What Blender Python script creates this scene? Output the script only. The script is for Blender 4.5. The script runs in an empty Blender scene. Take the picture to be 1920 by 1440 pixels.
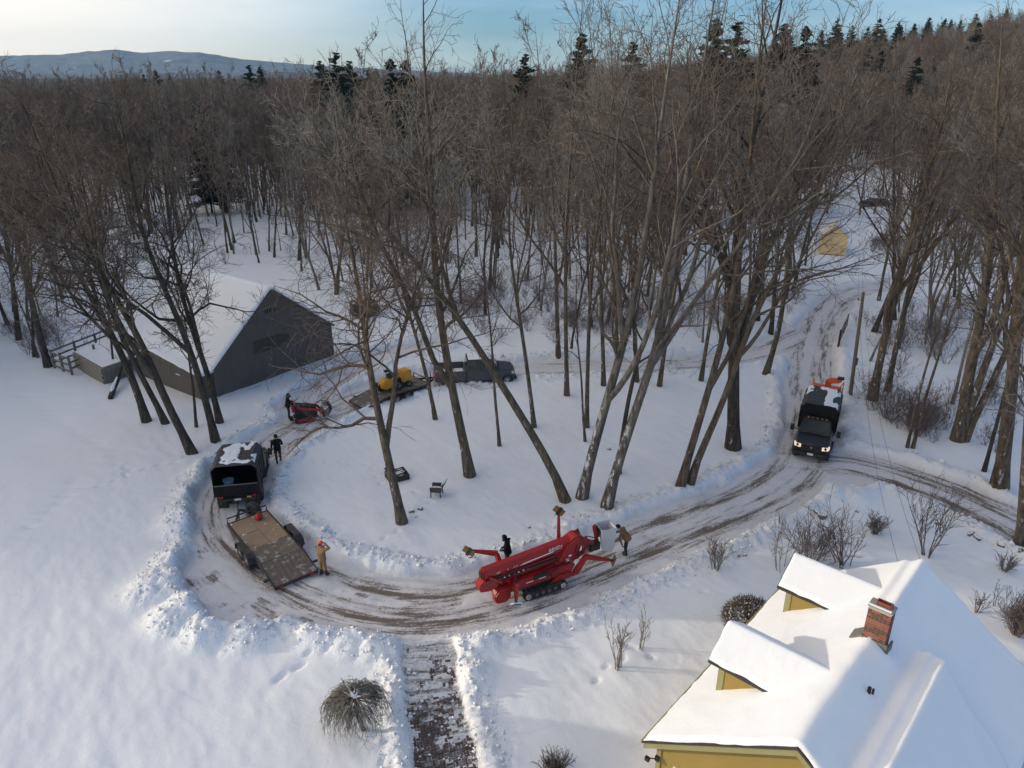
import bpy, bmesh, math, random
import numpy as np
from mathutils import Vector, Matrix, Quaternion

# ------------------------------------------------------------------ camera, sky, sun, exposure
SC = bpy.context.scene
COL = SC.collection
CAM_H, PITCH, FPX = 20.5, math.radians(22.5), 1400.0          # metres, downward tilt, focal length in 1920-px units
cam_d = bpy.data.cameras.new('camera')
cam_d.sensor_fit = 'HORIZONTAL'; cam_d.sensor_width = 36.0
cam_d.lens = 36.0 * FPX / 1920.0
cam_d.clip_start = 0.5; cam_d.clip_end = 20000
cam = bpy.data.objects.new('camera', cam_d); COL.objects.link(cam)
cam.location = (0, 0, CAM_H); cam.rotation_euler = (math.pi / 2 - PITCH, 0, 0)
SC.camera = cam

SUN_EL = math.radians(9.5)
SUN_AZ = math.radians(-84.0)                                   # clockwise from +Y: low in the left
SDIR = Vector((math.sin(SUN_AZ) * math.cos(SUN_EL), math.cos(SUN_AZ) * math.cos(SUN_EL), math.sin(SUN_EL)))
world = bpy.data.worlds.new('World'); SC.world = world; world.use_nodes = True
wn, wl = world.node_tree.nodes, world.node_tree.links
wn.clear()
w_out = wn.new('ShaderNodeOutputWorld'); w_bg = wn.new('ShaderNodeBackground')
w_sky = wn.new('ShaderNodeTexSky'); w_sky.sky_type = 'NISHITA'; w_sky.sun_disc = False
w_sky.sun_elevation = SUN_EL; w_sky.sun_rotation = SUN_AZ; w_sky.altitude = 200
w_sky.air_density = 1.0; w_sky.dust_density = 0.3; w_sky.ozone_density = 3.0
w_tc = wn.new('ShaderNodeTexCoord'); w_map = wn.new('ShaderNodeMapping'); w_map.inputs['Scale'].default_value = (1.0, 1.6, 7.0)
w_noi = wn.new('ShaderNodeTexNoise'); w_noi.inputs['Scale'].default_value = 1.6; w_noi.inputs['Detail'].default_value = 5; w_noi.inputs['Roughness'].default_value = 0.55
w_rmp = wn.new('ShaderNodeValToRGB'); w_rmp.color_ramp.elements[0].position = 0.36; w_rmp.color_ramp.elements[1].position = 0.66
w_mul = wn.new('ShaderNodeMath'); w_mul.operation = 'MULTIPLY'; w_mul.inputs[1].default_value = 0.4
w_mix = wn.new('ShaderNodeMix'); w_mix.data_type = 'RGBA'
w_mix.inputs['B'].default_value = (5.0, 5.9, 6.7, 1)           # thin high cloud
wl.new(w_tc.outputs['Generated'], w_map.inputs['Vector']); wl.new(w_map.outputs[0], w_noi.inputs['Vector'])
wl.new(w_noi.outputs['Fac'], w_rmp.inputs[0]); wl.new(w_rmp.outputs[0], w_mul.inputs[0]); wl.new(w_mul.outputs[0], w_mix.inputs['Factor'])
w_tint = wn.new('ShaderNodeMix'); w_tint.data_type = 'RGBA'; w_tint.blend_type = 'MULTIPLY'; w_tint.inputs['Factor'].default_value = 1.0
w_tint.inputs['B'].default_value = (0.53, 0.74, 0.99, 1)       # camera white balance: cold clear winter sky
wl.new(w_sky.outputs[0], w_tint.inputs['A']); wl.new(w_tint.outputs['Result'], w_mix.inputs['A'])
# a broad veil of high cloud on the sun's side, as the photograph shows it
w_dot = wn.new('ShaderNodeVectorMath'); w_dot.operation = 'DOT_PRODUCT'; w_dot.inputs[1].default_value = SDIR
w_vr = wn.new('ShaderNodeMapRange'); w_vr.interpolation_type = 'SMOOTHSTEP'; w_vr.inputs['From Min'].default_value = 0.1; w_vr.inputs['From Max'].default_value = 0.75; w_vr.inputs['To Max'].default_value = 0.85
w_veil = wn.new('ShaderNodeMix'); w_veil.data_type = 'RGBA'; w_veil.inputs['B'].default_value = (8.2, 7.0, 5.7, 1)
wl.new(w_tc.outputs['Generated'], w_dot.inputs[0]); wl.new(w_dot.outputs['Value'], w_vr.inputs['Value']); wl.new(w_vr.outputs['Result'], w_veil.inputs['Factor'])
wl.new(w_mix.outputs['Result'], w_veil.inputs['A']); wl.new(w_veil.outputs['Result'], w_bg.inputs['Color'])
w_bg.inputs['Strength'].default_value = 0.118
wl.new(w_bg.outputs[0], w_out.inputs['Surface'])

sun_d = bpy.data.lights.new('sun', 'SUN'); sun_d.energy = 2.0; sun_d.angle = math.radians(1.6); sun_d.color = (1.0, 0.87, 0.70)
sun = bpy.data.objects.new('sun', sun_d); COL.objects.link(sun)
sun.rotation_euler = SDIR.to_track_quat('Z', 'Y').to_euler(); sun.location = (-60, 10, 60)

SC.view_settings.view_transform = 'Standard'; SC.view_settings.look = 'None'
SC.view_settings.gamma = 1.0; SC.view_settings.use_curve_mapping = False
SC.view_settings.exposure = 0.74
SC.cycles.max_bounces = 4; SC.cycles.diffuse_bounces = 2; SC.cycles.volume_bounces = 0
SC.cycles.transparent_max_bounces = 8

# ------------------------------------------------------------------ helpers
CP, SP = math.cos(PITCH), math.sin(PITCH)
def ray(px, py):
    a = (px - 960) / FPX; b = (720 - py) / FPX
    return np.array([a, CP + b * SP, -SP + b * CP])
def at(px, py, z=0.0):
    d = ray(px, py); t = (z - CAM_H) / d[2]
    return np.array([0, 0, CAM_H]) + t * d
def at_y(px, py, Y):
    d = ray(px, py); t = Y / d[1]
    return np.array([0, 0, CAM_H]) + t * d

def hash2(ix, iy, seed):
    h = (ix.astype(np.int64) * 374761393 + iy.astype(np.int64) * 668265263 + seed * 974711) & 0x7fffffff
    h = ((h ^ (h >> 13)) * 1274126177) & 0x7fffffff
    h = (h ^ (h >> 16)) & 0x7fffffff
    return h / float(0x7fffffff)
def vnoise(x, y, seed=0):
    x = np.asarray(x, float); y = np.asarray(y, float)
    ix = np.floor(x); iy = np.floor(y); fx = x - ix; fy = y - iy
    fx = fx * fx * (3 - 2 * fx); fy = fy * fy * (3 - 2 * fy)
    a = hash2(ix, iy, seed); b = hash2(ix + 1, iy, seed); c = hash2(ix, iy + 1, seed); d = hash2(ix + 1, iy + 1, seed)
    return (a * (1 - fx) + b * fx) * (1 - fy) + (c * (1 - fx) + d * fx) * fy
def fbm(x, y, seed=0, octv=4, rough=0.5):
    s = 0; amp = 1; tot = 0
    for i in range(octv):
        s = s + amp * vnoise(np.asarray(x) * 2 ** i, np.asarray(y) * 2 ** i, seed + i * 17); tot += amp; amp *= rough
    return s / tot
def sstep(a, b, x):
    t = np.clip((np.asarray(x, float) - a) / (b - a), 0, 1); return t * t * (3 - 2 * t)

def tag(o, label=None, cat=None, group=None, kind=None):
    if label: o['label'] = label
    if cat: o['category'] = cat
    if group: o['group'] = group
    if kind: o['kind'] = kind
    return o
def thing(name, label, cat, loc=(0, 0, 0), rotz=0.0, group=None):
    o = bpy.data.objects.new(name, None); COL.objects.link(o)
    o.empty_display_size = 0.2
    o.location = loc; o.rotation_euler = (0, 0, rotz)
    return tag(o, label, cat, group)
def link(name, me, parent=None):
    o = bpy.data.objects.new(name, me); COL.objects.link(o)
    if parent is not None: o.parent = parent
    return o
def np_mesh(name, V, F, mats=(), smooth=False, midx=None):
    """F: (n,k) int array, k = 3 or 4, or a list of such arrays"""
    me = bpy.data.meshes.new(name)
    Fs = F if isinstance(F, list) else [F]
    Fs = [np.asarray(f, np.int32) for f in Fs if len(f)]
    V = np.asarray(V, np.float32)
    me.vertices.add(len(V)); me.vertices.foreach_set('co', V.ravel())
    nl = sum(f.size for f in Fs); npol = sum(len(f) for f in Fs)
    me.loops.add(nl); me.polygons.add(npol)
    me.loops.foreach_set('vertex_index', np.concatenate([f.ravel() for f in Fs]))
    tot = np.concatenate([np.full(len(f), f.shape[1], np.int32) for f in Fs])
    st = np.concatenate([[0], np.cumsum(tot)[:-1]]).astype(np.int32)
    me.polygons.foreach_set('loop_start', st)
    try: me.polygons.foreach_set('loop_total', tot)
    except Exception: pass
    if midx is not None: me.polygons.foreach_set('material_index', np.asarray(midx, np.int32))
    for m in mats: me.materials.append(m)
    me.update(calc_edges=True); me.validate()
    if smooth: me.polygons.foreach_set('use_smooth', np.ones(npol, bool))
    return me

class MB:
    """collects simple shapes; build() links them as ONE mesh object"""
    def __init__(s): s.v = []; s.f = []; s.m = []
    def add(s, vs, fs, mi=0, M=None):
        n = len(s.v)
        for p in vs:
            p = Vector(p); s.v.append(M @ p if M is not None else p)
        for f in fs: s.f.append([n + i for i in f]); s.m.append(mi)
        return s
    def box(s, x0, x1, y0, y1, z0, z1, mi=0, M=None):
        vs = [(x0,y0,z0),(x1,y0,z0),(x1,y1,z0),(x0,y1,z0),(x0,y0,z1),(x1,y0,z1),(x1,y1,z1),(x0,y1,z1)]
        return s.add(vs, [(3,2,1,0),(4,5,6,7),(0,1,5,4),(1,2,6,5),(2,3,7,6),(3,0,4,7)], mi, M)
    def prism(s, prof, y0, y1, mi=0, M=None):
        """profile of (x,z), counter-clockwise seen from -Y, extruded along Y"""
        n = len(prof)
        vs = [(x, y0, z) for x, z in prof] + [(x, y1, z) for x, z in prof]
        fs = [tuple(range(n)), tuple(range(2*n-1, n-1, -1))]
        for i in range(n):
            j = (i + 1) % n; fs.append((i, i + n, j + n, j))
        return s.add(vs, fs, mi, M)
    def loft(s, rings, mi=0, caps=True, closed=True, M=None):
        k = len(rings[0]); vs = [p for r in rings for p in r]; fs = []
        for a in range(len(rings) - 1):
            for i in range(k if closed else k - 1):
                j = (i + 1) % k
                fs.append((a*k+i, a*k+j, (a+1)*k+j, (a+1)*k+i))
        if caps: fs += [tuple(range(k-1, -1, -1)), tuple(range((len(rings)-1)*k, len(rings)*k))]
        return s.add(vs, fs, mi, M)
    def tube(s, pts, rad, k=8, mi=0, caps=True, M=None):
        pts = [Vector(p) for p in pts]
        if not hasattr(rad, '__len__'): rad = [rad] * len(pts)
        rings = []; prev = None
        for i, p in enumerate(pts):
            t = (pts[min(i+1, len(pts)-1)] - pts[max(i-1, 0)]).normalized()
            if prev is None:
                ref = Vector((0,0,1)) if abs(t.z) < 0.9 else Vector((1,0,0))
                u = t.cross(ref).normalized()
            else:
                u = (prev - t * prev.dot(t)).normalized()
            w = t.cross(u); prev = u
            rings.append([p + (u*math.cos(a*2*math.pi/k) + w*math.sin(a*2*math.pi/k)) * rad[i] for a in range(k)])
        return s.loft(rings, mi, caps, True, M)
    def beam(s, p0, p1, w, h, mi=0, up=(0,0,1), M=None, w1=None, h1=None):
        """rectangular bar from p0 to p1, w across, h along 'up'"""
        p0, p1 = Vector(p0), Vector(p1); t = (p1-p0).normalized(); up = Vector(up)
        if abs(t.dot(up)) > 0.98: up = Vector((1,0,0))
        a = t.cross(up).normalized(); b = a.cross(t)
        w1 = w if w1 is None else w1; h1 = h if h1 is None else h1
        r0 = [p0 + a*sx*w/2 + b*sz*h/2 for sx, sz in ((1,-1),(1,1),(-1,1),(-1,-1))]
        r1 = [p1 + a*sx*w1/2 + b*sz*h1/2 for sx, sz in ((1,-1),(1,1),(-1,1),(-1,-1))]
        return s.loft([r0, r1], mi, True, True, M)
    def disc_wheel(s, c, r, w, k=20, mi=0, inner=0.0, M=None):
        """lathe about the Y axis through c"""
        prof = [(inner, -w/2), (r*0.93, -w/2), (r, -w*0.36), (r, w*0.36), (r*0.93, w/2), (inner, w/2)]
        rings = []
        for q in range(k):
            a = 2*math.pi*q/k
            rings.append([(c[0]+rr*math.cos(a), c[1]+yy, c[2]+rr*math.sin(a)) for rr, yy in prof])
        n = len(prof); vs = [p for r_ in rings for p in r_]; fs = []
        for q in range(k):
            q2 = (q+1) % k
            for i in range(n-1): fs.append((q*n+i, q*n+i+1, q2*n+i+1, q2*n+i))
        return s.add(vs, fs, mi, M)
    def build(s, name, mats, parent=None, smooth=False, bevel=0.0, seg=2):
        me = bpy.data.meshes.new(name)
        me.from_pydata([tuple(p) for p in s.v], [], s.f)
        mats = mats if isinstance(mats, (list, tuple)) else [mats]
        for m in mats: me.materials.append(m)
        if len(mats) > 1: me.polygons.foreach_set('material_index', s.m)
        bm = bmesh.new(); bm.from_mesh(me); bmesh.ops.recalc_face_normals(bm, faces=bm.faces[:])
        if bevel > 0:
            es = [e for e in bm.edges if len(e.link_faces) == 2 and e.calc_face_angle(0) > 0.5]
            try: bmesh.ops.bevel(bm, geom=es, offset=bevel, segments=seg, affect='EDGES', clamp_overlap=True)
            except Exception: pass
        bm.to_mesh(me); bm.free(); me.update()
        if smooth:
            me.polygons.foreach_set('use_smooth', [True]*len(me.polygons))
            try: me.set_sharp_from_angle(angle=math.radians(42))
            except Exception: pass
        return link(name, me, parent)

# ------------------------------------------------------------------ materials
MATS = {}
def nodes_of(name):
    m = bpy.data.materials.new(name); m.use_nodes = True
    nt = m.node_tree; b = nt.nodes['Principled BSDF']
    MATS[name] = m
    return m, nt, b
def N(nt, typ, **kw):
    n = nt.nodes.new(typ)
    for k, v in kw.items():
        if k.startswith('i_'): n.inputs[k[2:].replace('_', ' ')].default_value = v
        else: setattr(n, k, v)
    return n
def mixrgb(nt, fac, a, b, blend='MIX'):
    n = nt.nodes.new('ShaderNodeMix'); n.data_type = 'RGBA'; n.blend_type = blend
    for sock, val in (('Factor', fac), ('A', a), ('B', b)):
        if isinstance(val, bpy.types.NodeSocket): nt.links.new(val, n.inputs[sock])
        elif isinstance(val, (int, float)): n.inputs[sock].default_value = val
        else: n.inputs[sock].default_value = (*val[:3], 1)
    return n.outputs['Result']
def mathn(nt, op, a, b=None, c=None, clamp=False):
    n = nt.nodes.new('ShaderNodeMath'); n.operation = op; n.use_clamp = clamp
    for i, val in enumerate((a, b, c)):
        if val is None: continue
        if isinstance(val, bpy.types.NodeSocket): nt.links.new(val, n.inputs[i])
        else: n.inputs[i].default_value = val
    return n.outputs[0]
def noise(nt, scale, detail=4, rough=0.55, vec=None, dist=0.0):
    n = N(nt, 'ShaderNodeTexNoise'); n.inputs['Scale'].default_value = scale; n.inputs['Detail'].default_value = detail
    n.inputs['Roughness'].default_value = rough; n.inputs['Distortion'].default_value = dist
    if vec is not None: nt.links.new(vec, n.inputs['Vector'])
    return n.outputs['Fac']
def ramp(nt, fac, p0, p1):
    n = N(nt, 'ShaderNodeMapRange'); n.interpolation_type = 'SMOOTHSTEP'
    n.inputs['From Min'].default_value = p0; n.inputs['From Max'].default_value = p1
    nt.links.new(fac, n.inputs['Value']); return n.outputs['Result']
def bump(nt, b, h, strength=0.3, dist=0.02):
    n = N(nt, 'ShaderNodeBump'); n.inputs['Strength'].default_value = strength; n.inputs['Distance'].default_value = dist
    nt.links.new(h, n.inputs['Height']); nt.links.new(n.outputs[0], b.inputs['Normal']); return n
def objco(nt, scale=(1,1,1)):
    tc = N(nt, 'ShaderNodeTexCoord'); mp = N(nt, 'ShaderNodeMapping'); mp.inputs['Scale'].default_value = scale
    nt.links.new(tc.outputs['Object'], mp.inputs['Vector']); return mp.outputs[0]
def upness(nt, axis=2):
    g = N(nt, 'ShaderNodeNewGeometry'); s = N(nt, 'ShaderNodeSeparateXYZ'); nt.links.new(g.outputs['Normal'], s.inputs[0])
    return s.outputs[axis]
def mat(name, col, rough=0.6, metal=0.0, var=0.2, scale=5.0, bmp=0.0, dust=0.0, dustw=0.1, stretch=(1,1,1), spec=0.5, dirt=0.0, dirtcol=(0.10,0.085,0.07)):
    if name in MATS: return MATS[name]
    m, nt, b = nodes_of(name)
    v = objco(nt, stretch); n1 = noise(nt, scale, 5, 0.6, v)
    c = mixrgb(nt, n1, [x*(1-var) for x in col], [min(1, x*(1+var)) for x in col])
    if dirt > 0:
        c = mixrgb(nt, mathn(nt, 'MULTIPLY', ramp(nt, noise(nt, scale*0.5, 6, 0.65, v), 0.42, 0.72), dirt), c, dirtcol)
    if dust > 0:   # snow lying on faces that look up
        up = ramp(nt, upness(nt), 0.55, 0.9)
        f = mathn(nt, 'MULTIPLY', up, ramp(nt, noise(nt, 3.0, 5, 0.6, objco(nt)), 0.62-dust*0.3, 0.62+dustw-dust*0.3))
        c = mixrgb(nt, f, c, (0.78, 0.80, 0.83))
    nt.links.new(c, b.inputs['Base Color'])
    b.inputs['Roughness'].default_value = rough; b.inputs['Metallic'].default_value = metal
    b.inputs['Specular IOR Level'].default_value = spec
    if bmp > 0: bump(nt, b, n1, bmp, 0.03)
    return m

def m_snow():
    m, nt, b = nodes_of('snow')
    v = objco(nt)
    n = noise(nt, 1.3, 6, 0.6, v); n2 = noise(nt, 14.0, 4, 0.6, v)
    c = mixrgb(nt, n, (0.785, 0.825, 0.865), (0.85, 0.875, 0.90))
    nt.links.new(c, b.inputs['Base Color']); b.inputs['Roughness'].default_value = 0.7; b.inputs['Specular IOR Level'].default_value = 0.25
    h = mathn(nt, 'ADD', mathn(nt, 'MULTIPLY', n, 1.0), mathn(nt, 'MULTIPLY', n2, 0.25))
    bump(nt, b, h, 0.25, 0.08)
    return m
def m_ground():
    """snow, packed snow and bare earth; the vertex attributes hold where wheels have worn it"""
    m, nt, b = nodes_of('snow_and_worn_earth')
    v = objco(nt)
    aP = N(nt, 'ShaderNodeAttribute', attribute_name='packed').outputs['Fac']
    aD = N(nt, 'ShaderNodeAttribute', attribute_name='dirt').outputs['Fac']
    aB = N(nt, 'ShaderNodeAttribute', attribute_name='rough').outputs['Fac']
    n = noise(nt, 0.9, 5, 0.6, v); n2 = noise(nt, 9.0, 5, 0.62, v); n3 = noise(nt, 3.2, 6, 0.7, v)
    sn = mixrgb(nt, n, (0.78, 0.825, 0.87), (0.845, 0.875, 0.905))
    pk = mixrgb(nt, n3, (0.52, 0.52, 0.54), (0.80, 0.80, 0.82))
    c = mixrgb(nt, aP, sn, pk)
    aS = N(nt, 'ShaderNodeAttribute', attribute_name='lane_s').outputs['Fac']; aW = N(nt, 'ShaderNodeAttribute', attribute_name='lane_w').outputs['Fac']
    cv = N(nt, 'ShaderNodeCombineXYZ'); nt.links.new(mathn(nt, 'MULTIPLY', aS, 0.45), cv.inputs[0]); nt.links.new(mathn(nt, 'MULTIPLY', aW, 4.2), cv.inputs[1])
    ns = noise(nt, 1.0, 6, 0.68, cv.outputs[0])
    grit = mixrgb(nt, n2, (0.055, 0.042, 0.032), (0.175, 0.135, 0.10))
    f = mathn(nt, 'ADD', aD, mathn(nt, 'MULTIPLY', mathn(nt, 'SUBTRACT', ns, 0.5), 2.6))
    f = mathn(nt, 'ADD', f, mathn(nt, 'MULTIPLY', mathn(nt, 'SUBTRACT', n2, 0.5), 1.1))
    f = mathn(nt, 'MULTIPLY', ramp(nt, f, 0.26, 0.8), ramp(nt, aD, 0.02, 0.25))
    stain = mathn(nt, 'MULTIPLY', ramp(nt, mathn(nt, 'ADD', aD, mathn(nt, 'MULTIPLY', mathn(nt, 'SUBTRACT', ns, 0.5), 1.2)), 0.0, 0.8), 0.55)
    c = mixrgb(nt, stain, c, (0.40, 0.36, 0.32))
    c = mixrgb(nt, mathn(nt, 'MULTIPLY', f, 0.9), c, grit)
    nt.links.new(c, b.inputs['Base Color'])
    b.inputs['Roughness'].default_value = 0.75; b.inputs['Specular IOR Level'].default_value = 0.25
    h = mathn(nt, 'ADD', mathn(nt, 'MULTIPLY', n2, mathn(nt, 'ADD', 0.15, mathn(nt, 'MULTIPLY', aB, 1.8))), mathn(nt, 'MULTIPLY', n3, mathn(nt, 'ADD', 0.25, aB)))
    bump(nt, b, h, 0.45, 0.09)
    return m
def m_bark(name, c0, c1, snow=0.0, scale=6.0):
    m, nt, b = nodes_of(name)
    v = objco(nt, (1, 1, 0.22)); n1 = noise(nt, scale, 6, 0.7, v); n2 = noise(nt, 1.1, 4, 0.6, objco(nt))
    c = mixrgb(nt, ramp(nt, n1, 0.3, 0.7), c0, c1)
    c = mixrgb(nt, mathn(nt, 'MULTIPLY', ramp(nt, n2, 0.5, 0.75), 0.5), c, (c1[0]*0.95, c1[1]*1.05, c1[2]*0.8))
    if snow > 0:
        g = N(nt, 'ShaderNodeNewGeometry'); d = N(nt, 'ShaderNodeVectorMath', operation='DOT_PRODUCT')
        nt.links.new(g.outputs['Normal'], d.inputs[0]); d.inputs[1].default_value = (-0.55, -0.35, 0.76)
        tcz = N(nt, 'ShaderNodeTexCoord'); sz = N(nt, 'ShaderNodeSeparateXYZ'); nt.links.new(tcz.outputs['Object'], sz.inputs[0])
        low = mathn(nt, 'ADD', mathn(nt, 'MULTIPLY', mathn(nt, 'SUBTRACT', 1.0, ramp(nt, sz.outputs[2], 2.0, 7.5)), 0.9), 0.05)
        f = mathn(nt, 'MULTIPLY', mathn(nt, 'MULTIPLY', ramp(nt, d.outputs['Value'], 0.2, 0.75), low), ramp(nt, noise(nt, 4.0, 5, 0.7, objco(nt, (1,1,0.4))), 0.66-snow*0.25, 0.74-snow*0.25))
        c = mixrgb(nt, f, c, (0.78, 0.80, 0.84))
    nt.links.new(c, b.inputs['Base Color']); b.inputs['Roughness'].default_value = 0.9; b.inputs['Specular IOR Level'].default_value = 0.2
    if snow >= 0: bump(nt, b, n1, 0.6, 0.04)
    return m
def m_glass_dark():
    m, nt, b = nodes_of('vehicle_glass')
    n = noise(nt, 2.0, 3, 0.5, objco(nt))
    nt.links.new(mixrgb(nt, n, (0.012, 0.018, 0.02), (0.03, 0.045, 0.045)), b.inputs['Base Color'])
    b.inputs['Roughness'].default_value = 0.08
    return m
SNOW = m_snow(); GROUND = m_ground(); GLASS = m_glass_dark()
BARK = m_bark('bark', (0.048, 0.037, 0.028), (0.17, 0.135, 0.10), 0.35)
BARK_PALE = m_bark('bark_pale', (0.09, 0.08, 0.068), (0.28, 0.25, 0.21), 0.2)
BARK_SNOWY = m_bark('bark_snow_plastered', (0.06, 0.05, 0.042), (0.20, 0.175, 0.15), 0.62)
BARK_DARK = m_bark('bark_dark', (0.028, 0.023, 0.02), (0.095, 0.08, 0.066), 0.2)
TWIG = m_bark('twig_bark', (0.085, 0.066, 0.052), (0.19, 0.15, 0.12), -1, 3.0)
TWIG_RED = m_bark('twig_bark_russet', (0.085, 0.062, 0.050), (0.185, 0.14, 0.115), -1, 3.0)
TWIG_GREY = m_bark('twig_bark_grey', (0.13, 0.118, 0.105), (0.30, 0.275, 0.24), -1, 3.0)
# ------------------------------------------------------------------ terrain
TH = np.radians([-60, -36, -22, -10, 0, 8, 15, 22, 29, 36, 60])
TA = np.array([-4, -4, -2, 0.0, 2.5, 6, 11, 18, 27, 36, 40.0])
def hill(x, y):
    x = np.asarray(x, float); y = np.asarray(y, float)
    r = np.hypot(x, y); th = np.arctan2(x, np.maximum(y, 1e-3))
    a = np.interp(th, TH, TA)
    near = 1.0 * sstep(60, 120, r) * np.where(x > 0, 0, -1) * 0.0
    return a * sstep(150, 480, r) * (1 - 0.75 * sstep(900, 2500, r)) + near + 0.25 * sstep(45, 80, r) * (fbm(x/14, y/14, 5, 3) - 0.5) * 2

def px_line(pts): return np.array([at(px, py)[:2] for px, py in pts])
LOOP_PX = [(1760,520),(1690,530),(1620,543),(1568,565),(1538,608),(1522,660),(1517,720),(1522,800),(1505,872),(1440,922),(1340,965),(1230,1010),(1120,1055),(1010,1098),(900,1126),(800,1138),(700,1132),(600,1104),(515,1060),(452,1005),(432,950),(450,893),(505,838),(580,790),(660,752),(760,722),(870,703),(1000,692),(1150,687),(1300,680),(1420,660),(1495,628)]
LOOP_D  = [.25,.35,.5,.65,.65,.6,.6,.5,.65,.75,.8,.8,.85,.9,.95,.95,.9,.85,.8,.75,.65,.55,.55,.52,.5,.48,.45,.42,.42,.45,.5,.55]
BR_PX = [(1512,862),(1590,868),(1680,890),(1780,926),(1900,982),(2010,1045)]
BR_D = [.6,.7,.8,1.0,1.0,.9]
BARN_PX = [(560,760),(640,705),(720,668),(810,650)]
BARN_D = [.5,.5,.55,.5]
PATH_PX = [(800,1168),(803,1230),(812,1310),(830,1400),(850,1500)]
def smooth_line(P, D, n=8):
    out = []; od = []
    for i in range(len(P) - 1):
        p0 = P[max(i-1,0)]; p1 = P[i]; p2 = P[i+1]; p3 = P[min(i+2,len(P)-1)]
        for k in range(n):
            t = k/n
            out.append(0.5*((2*p1) + (-p0+p2)*t + (2*p0-5*p1+4*p2-p3)*t*t + (-p0+3*p1-3*p2+p3)*t**3)); od.append(D[i]*(1-t)+D[i+1]*t)
    out.append(P[-1]); od.append(D[-1]); return np.array(out), np.array(od)
def line_coords(x, y, P, D):
    """distance, signed side, arc length, interpolated D of the nearest point of a polyline"""
    best = np.full(x.shape, 1e9); side = np.zeros(x.shape); arc = np.zeros(x.shape); dv = np.zeros(x.shape); s0 = 0
    for i in range(len(P)-1):
        a = P[i]; b = P[i+1]; ab = b-a; L = np.hypot(*ab)
        if L < 1e-6: continue
        t = np.clip(((x-a[0])*ab[0] + (y-a[1])*ab[1])/L**2, 0, 1)
        dx = x-a[0]-t*ab[0]; dy = y-a[1]-t*ab[1]; d = np.hypot(dx, dy); k = d < best
        best = np.where(k, d, best); side = np.where(k, (ab[0]*dy-ab[1]*dx)/L, side); arc = np.where(k, s0+t*L, arc); dv = np.where(k, D[i]*(1-t)+D[i+1]*t, dv); s0 += L
    return best, side, arc, dv
LOOP, LOOPD = smooth_line(px_line(LOOP_PX), LOOP_D); BRANCH, BRD = smooth_line(px_line(BR_PX), BR_D)
BARNL, BARND = smooth_line(px_line(BARN_PX), BARN_D); PATHL, PATHD = smooth_line(px_line(PATH_PX), [1]*5, 4)
SNOWD = 0.24
TRAILS = [px_line(p) for p in ([(25,728),(75,770),(150,818),(205,852),(238,892)], [(238,892),(330,872),(395,845)], [(0,1050),(60,985),(150,925),(238,905)],
          [(520,1290),(560,1250),(600,1225)], [(530,1282),(548,1262),(575,1245)], [(620,1075),(700,1040),(790,960),(815,940)], [(1085,1100),(1000,1185),(920,1200)], [(700,900),(735,925),(800,935)], [(560,900),(600,870),(690,880),(735,900)], [(1230,1240),(1180,1225),(1150,1255),(1100,1290)], [(1500,1000),(1440,1020),(1380,1060),(1300,1090)], [(1090,1100),(1180,1085),(1270,1105),(1345,1120)], [(60,1000),(120,940),(140,910)])]
PILES = [(300,1110,1.2,.55),(340,1165,1.1,.6),(390,1190,1.0,.5),(330,1060,.9,.4),(345,985,1.0,.6),(372,935,.8,.5),(385,890,.8,.45),(470,1200,.9,.4),(600,1200,.8,.35),(655,1215,.7,.35),(700,1225,.6,.3),
         (1555,935,.9,.35),(1600,940,.8,.3),(1480,945,.8,.3),(1580,685,1.0,.5),(1130,1085,.5,.15),(905,1215,.7,.3),(900,1270,.6,.25)]
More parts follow.
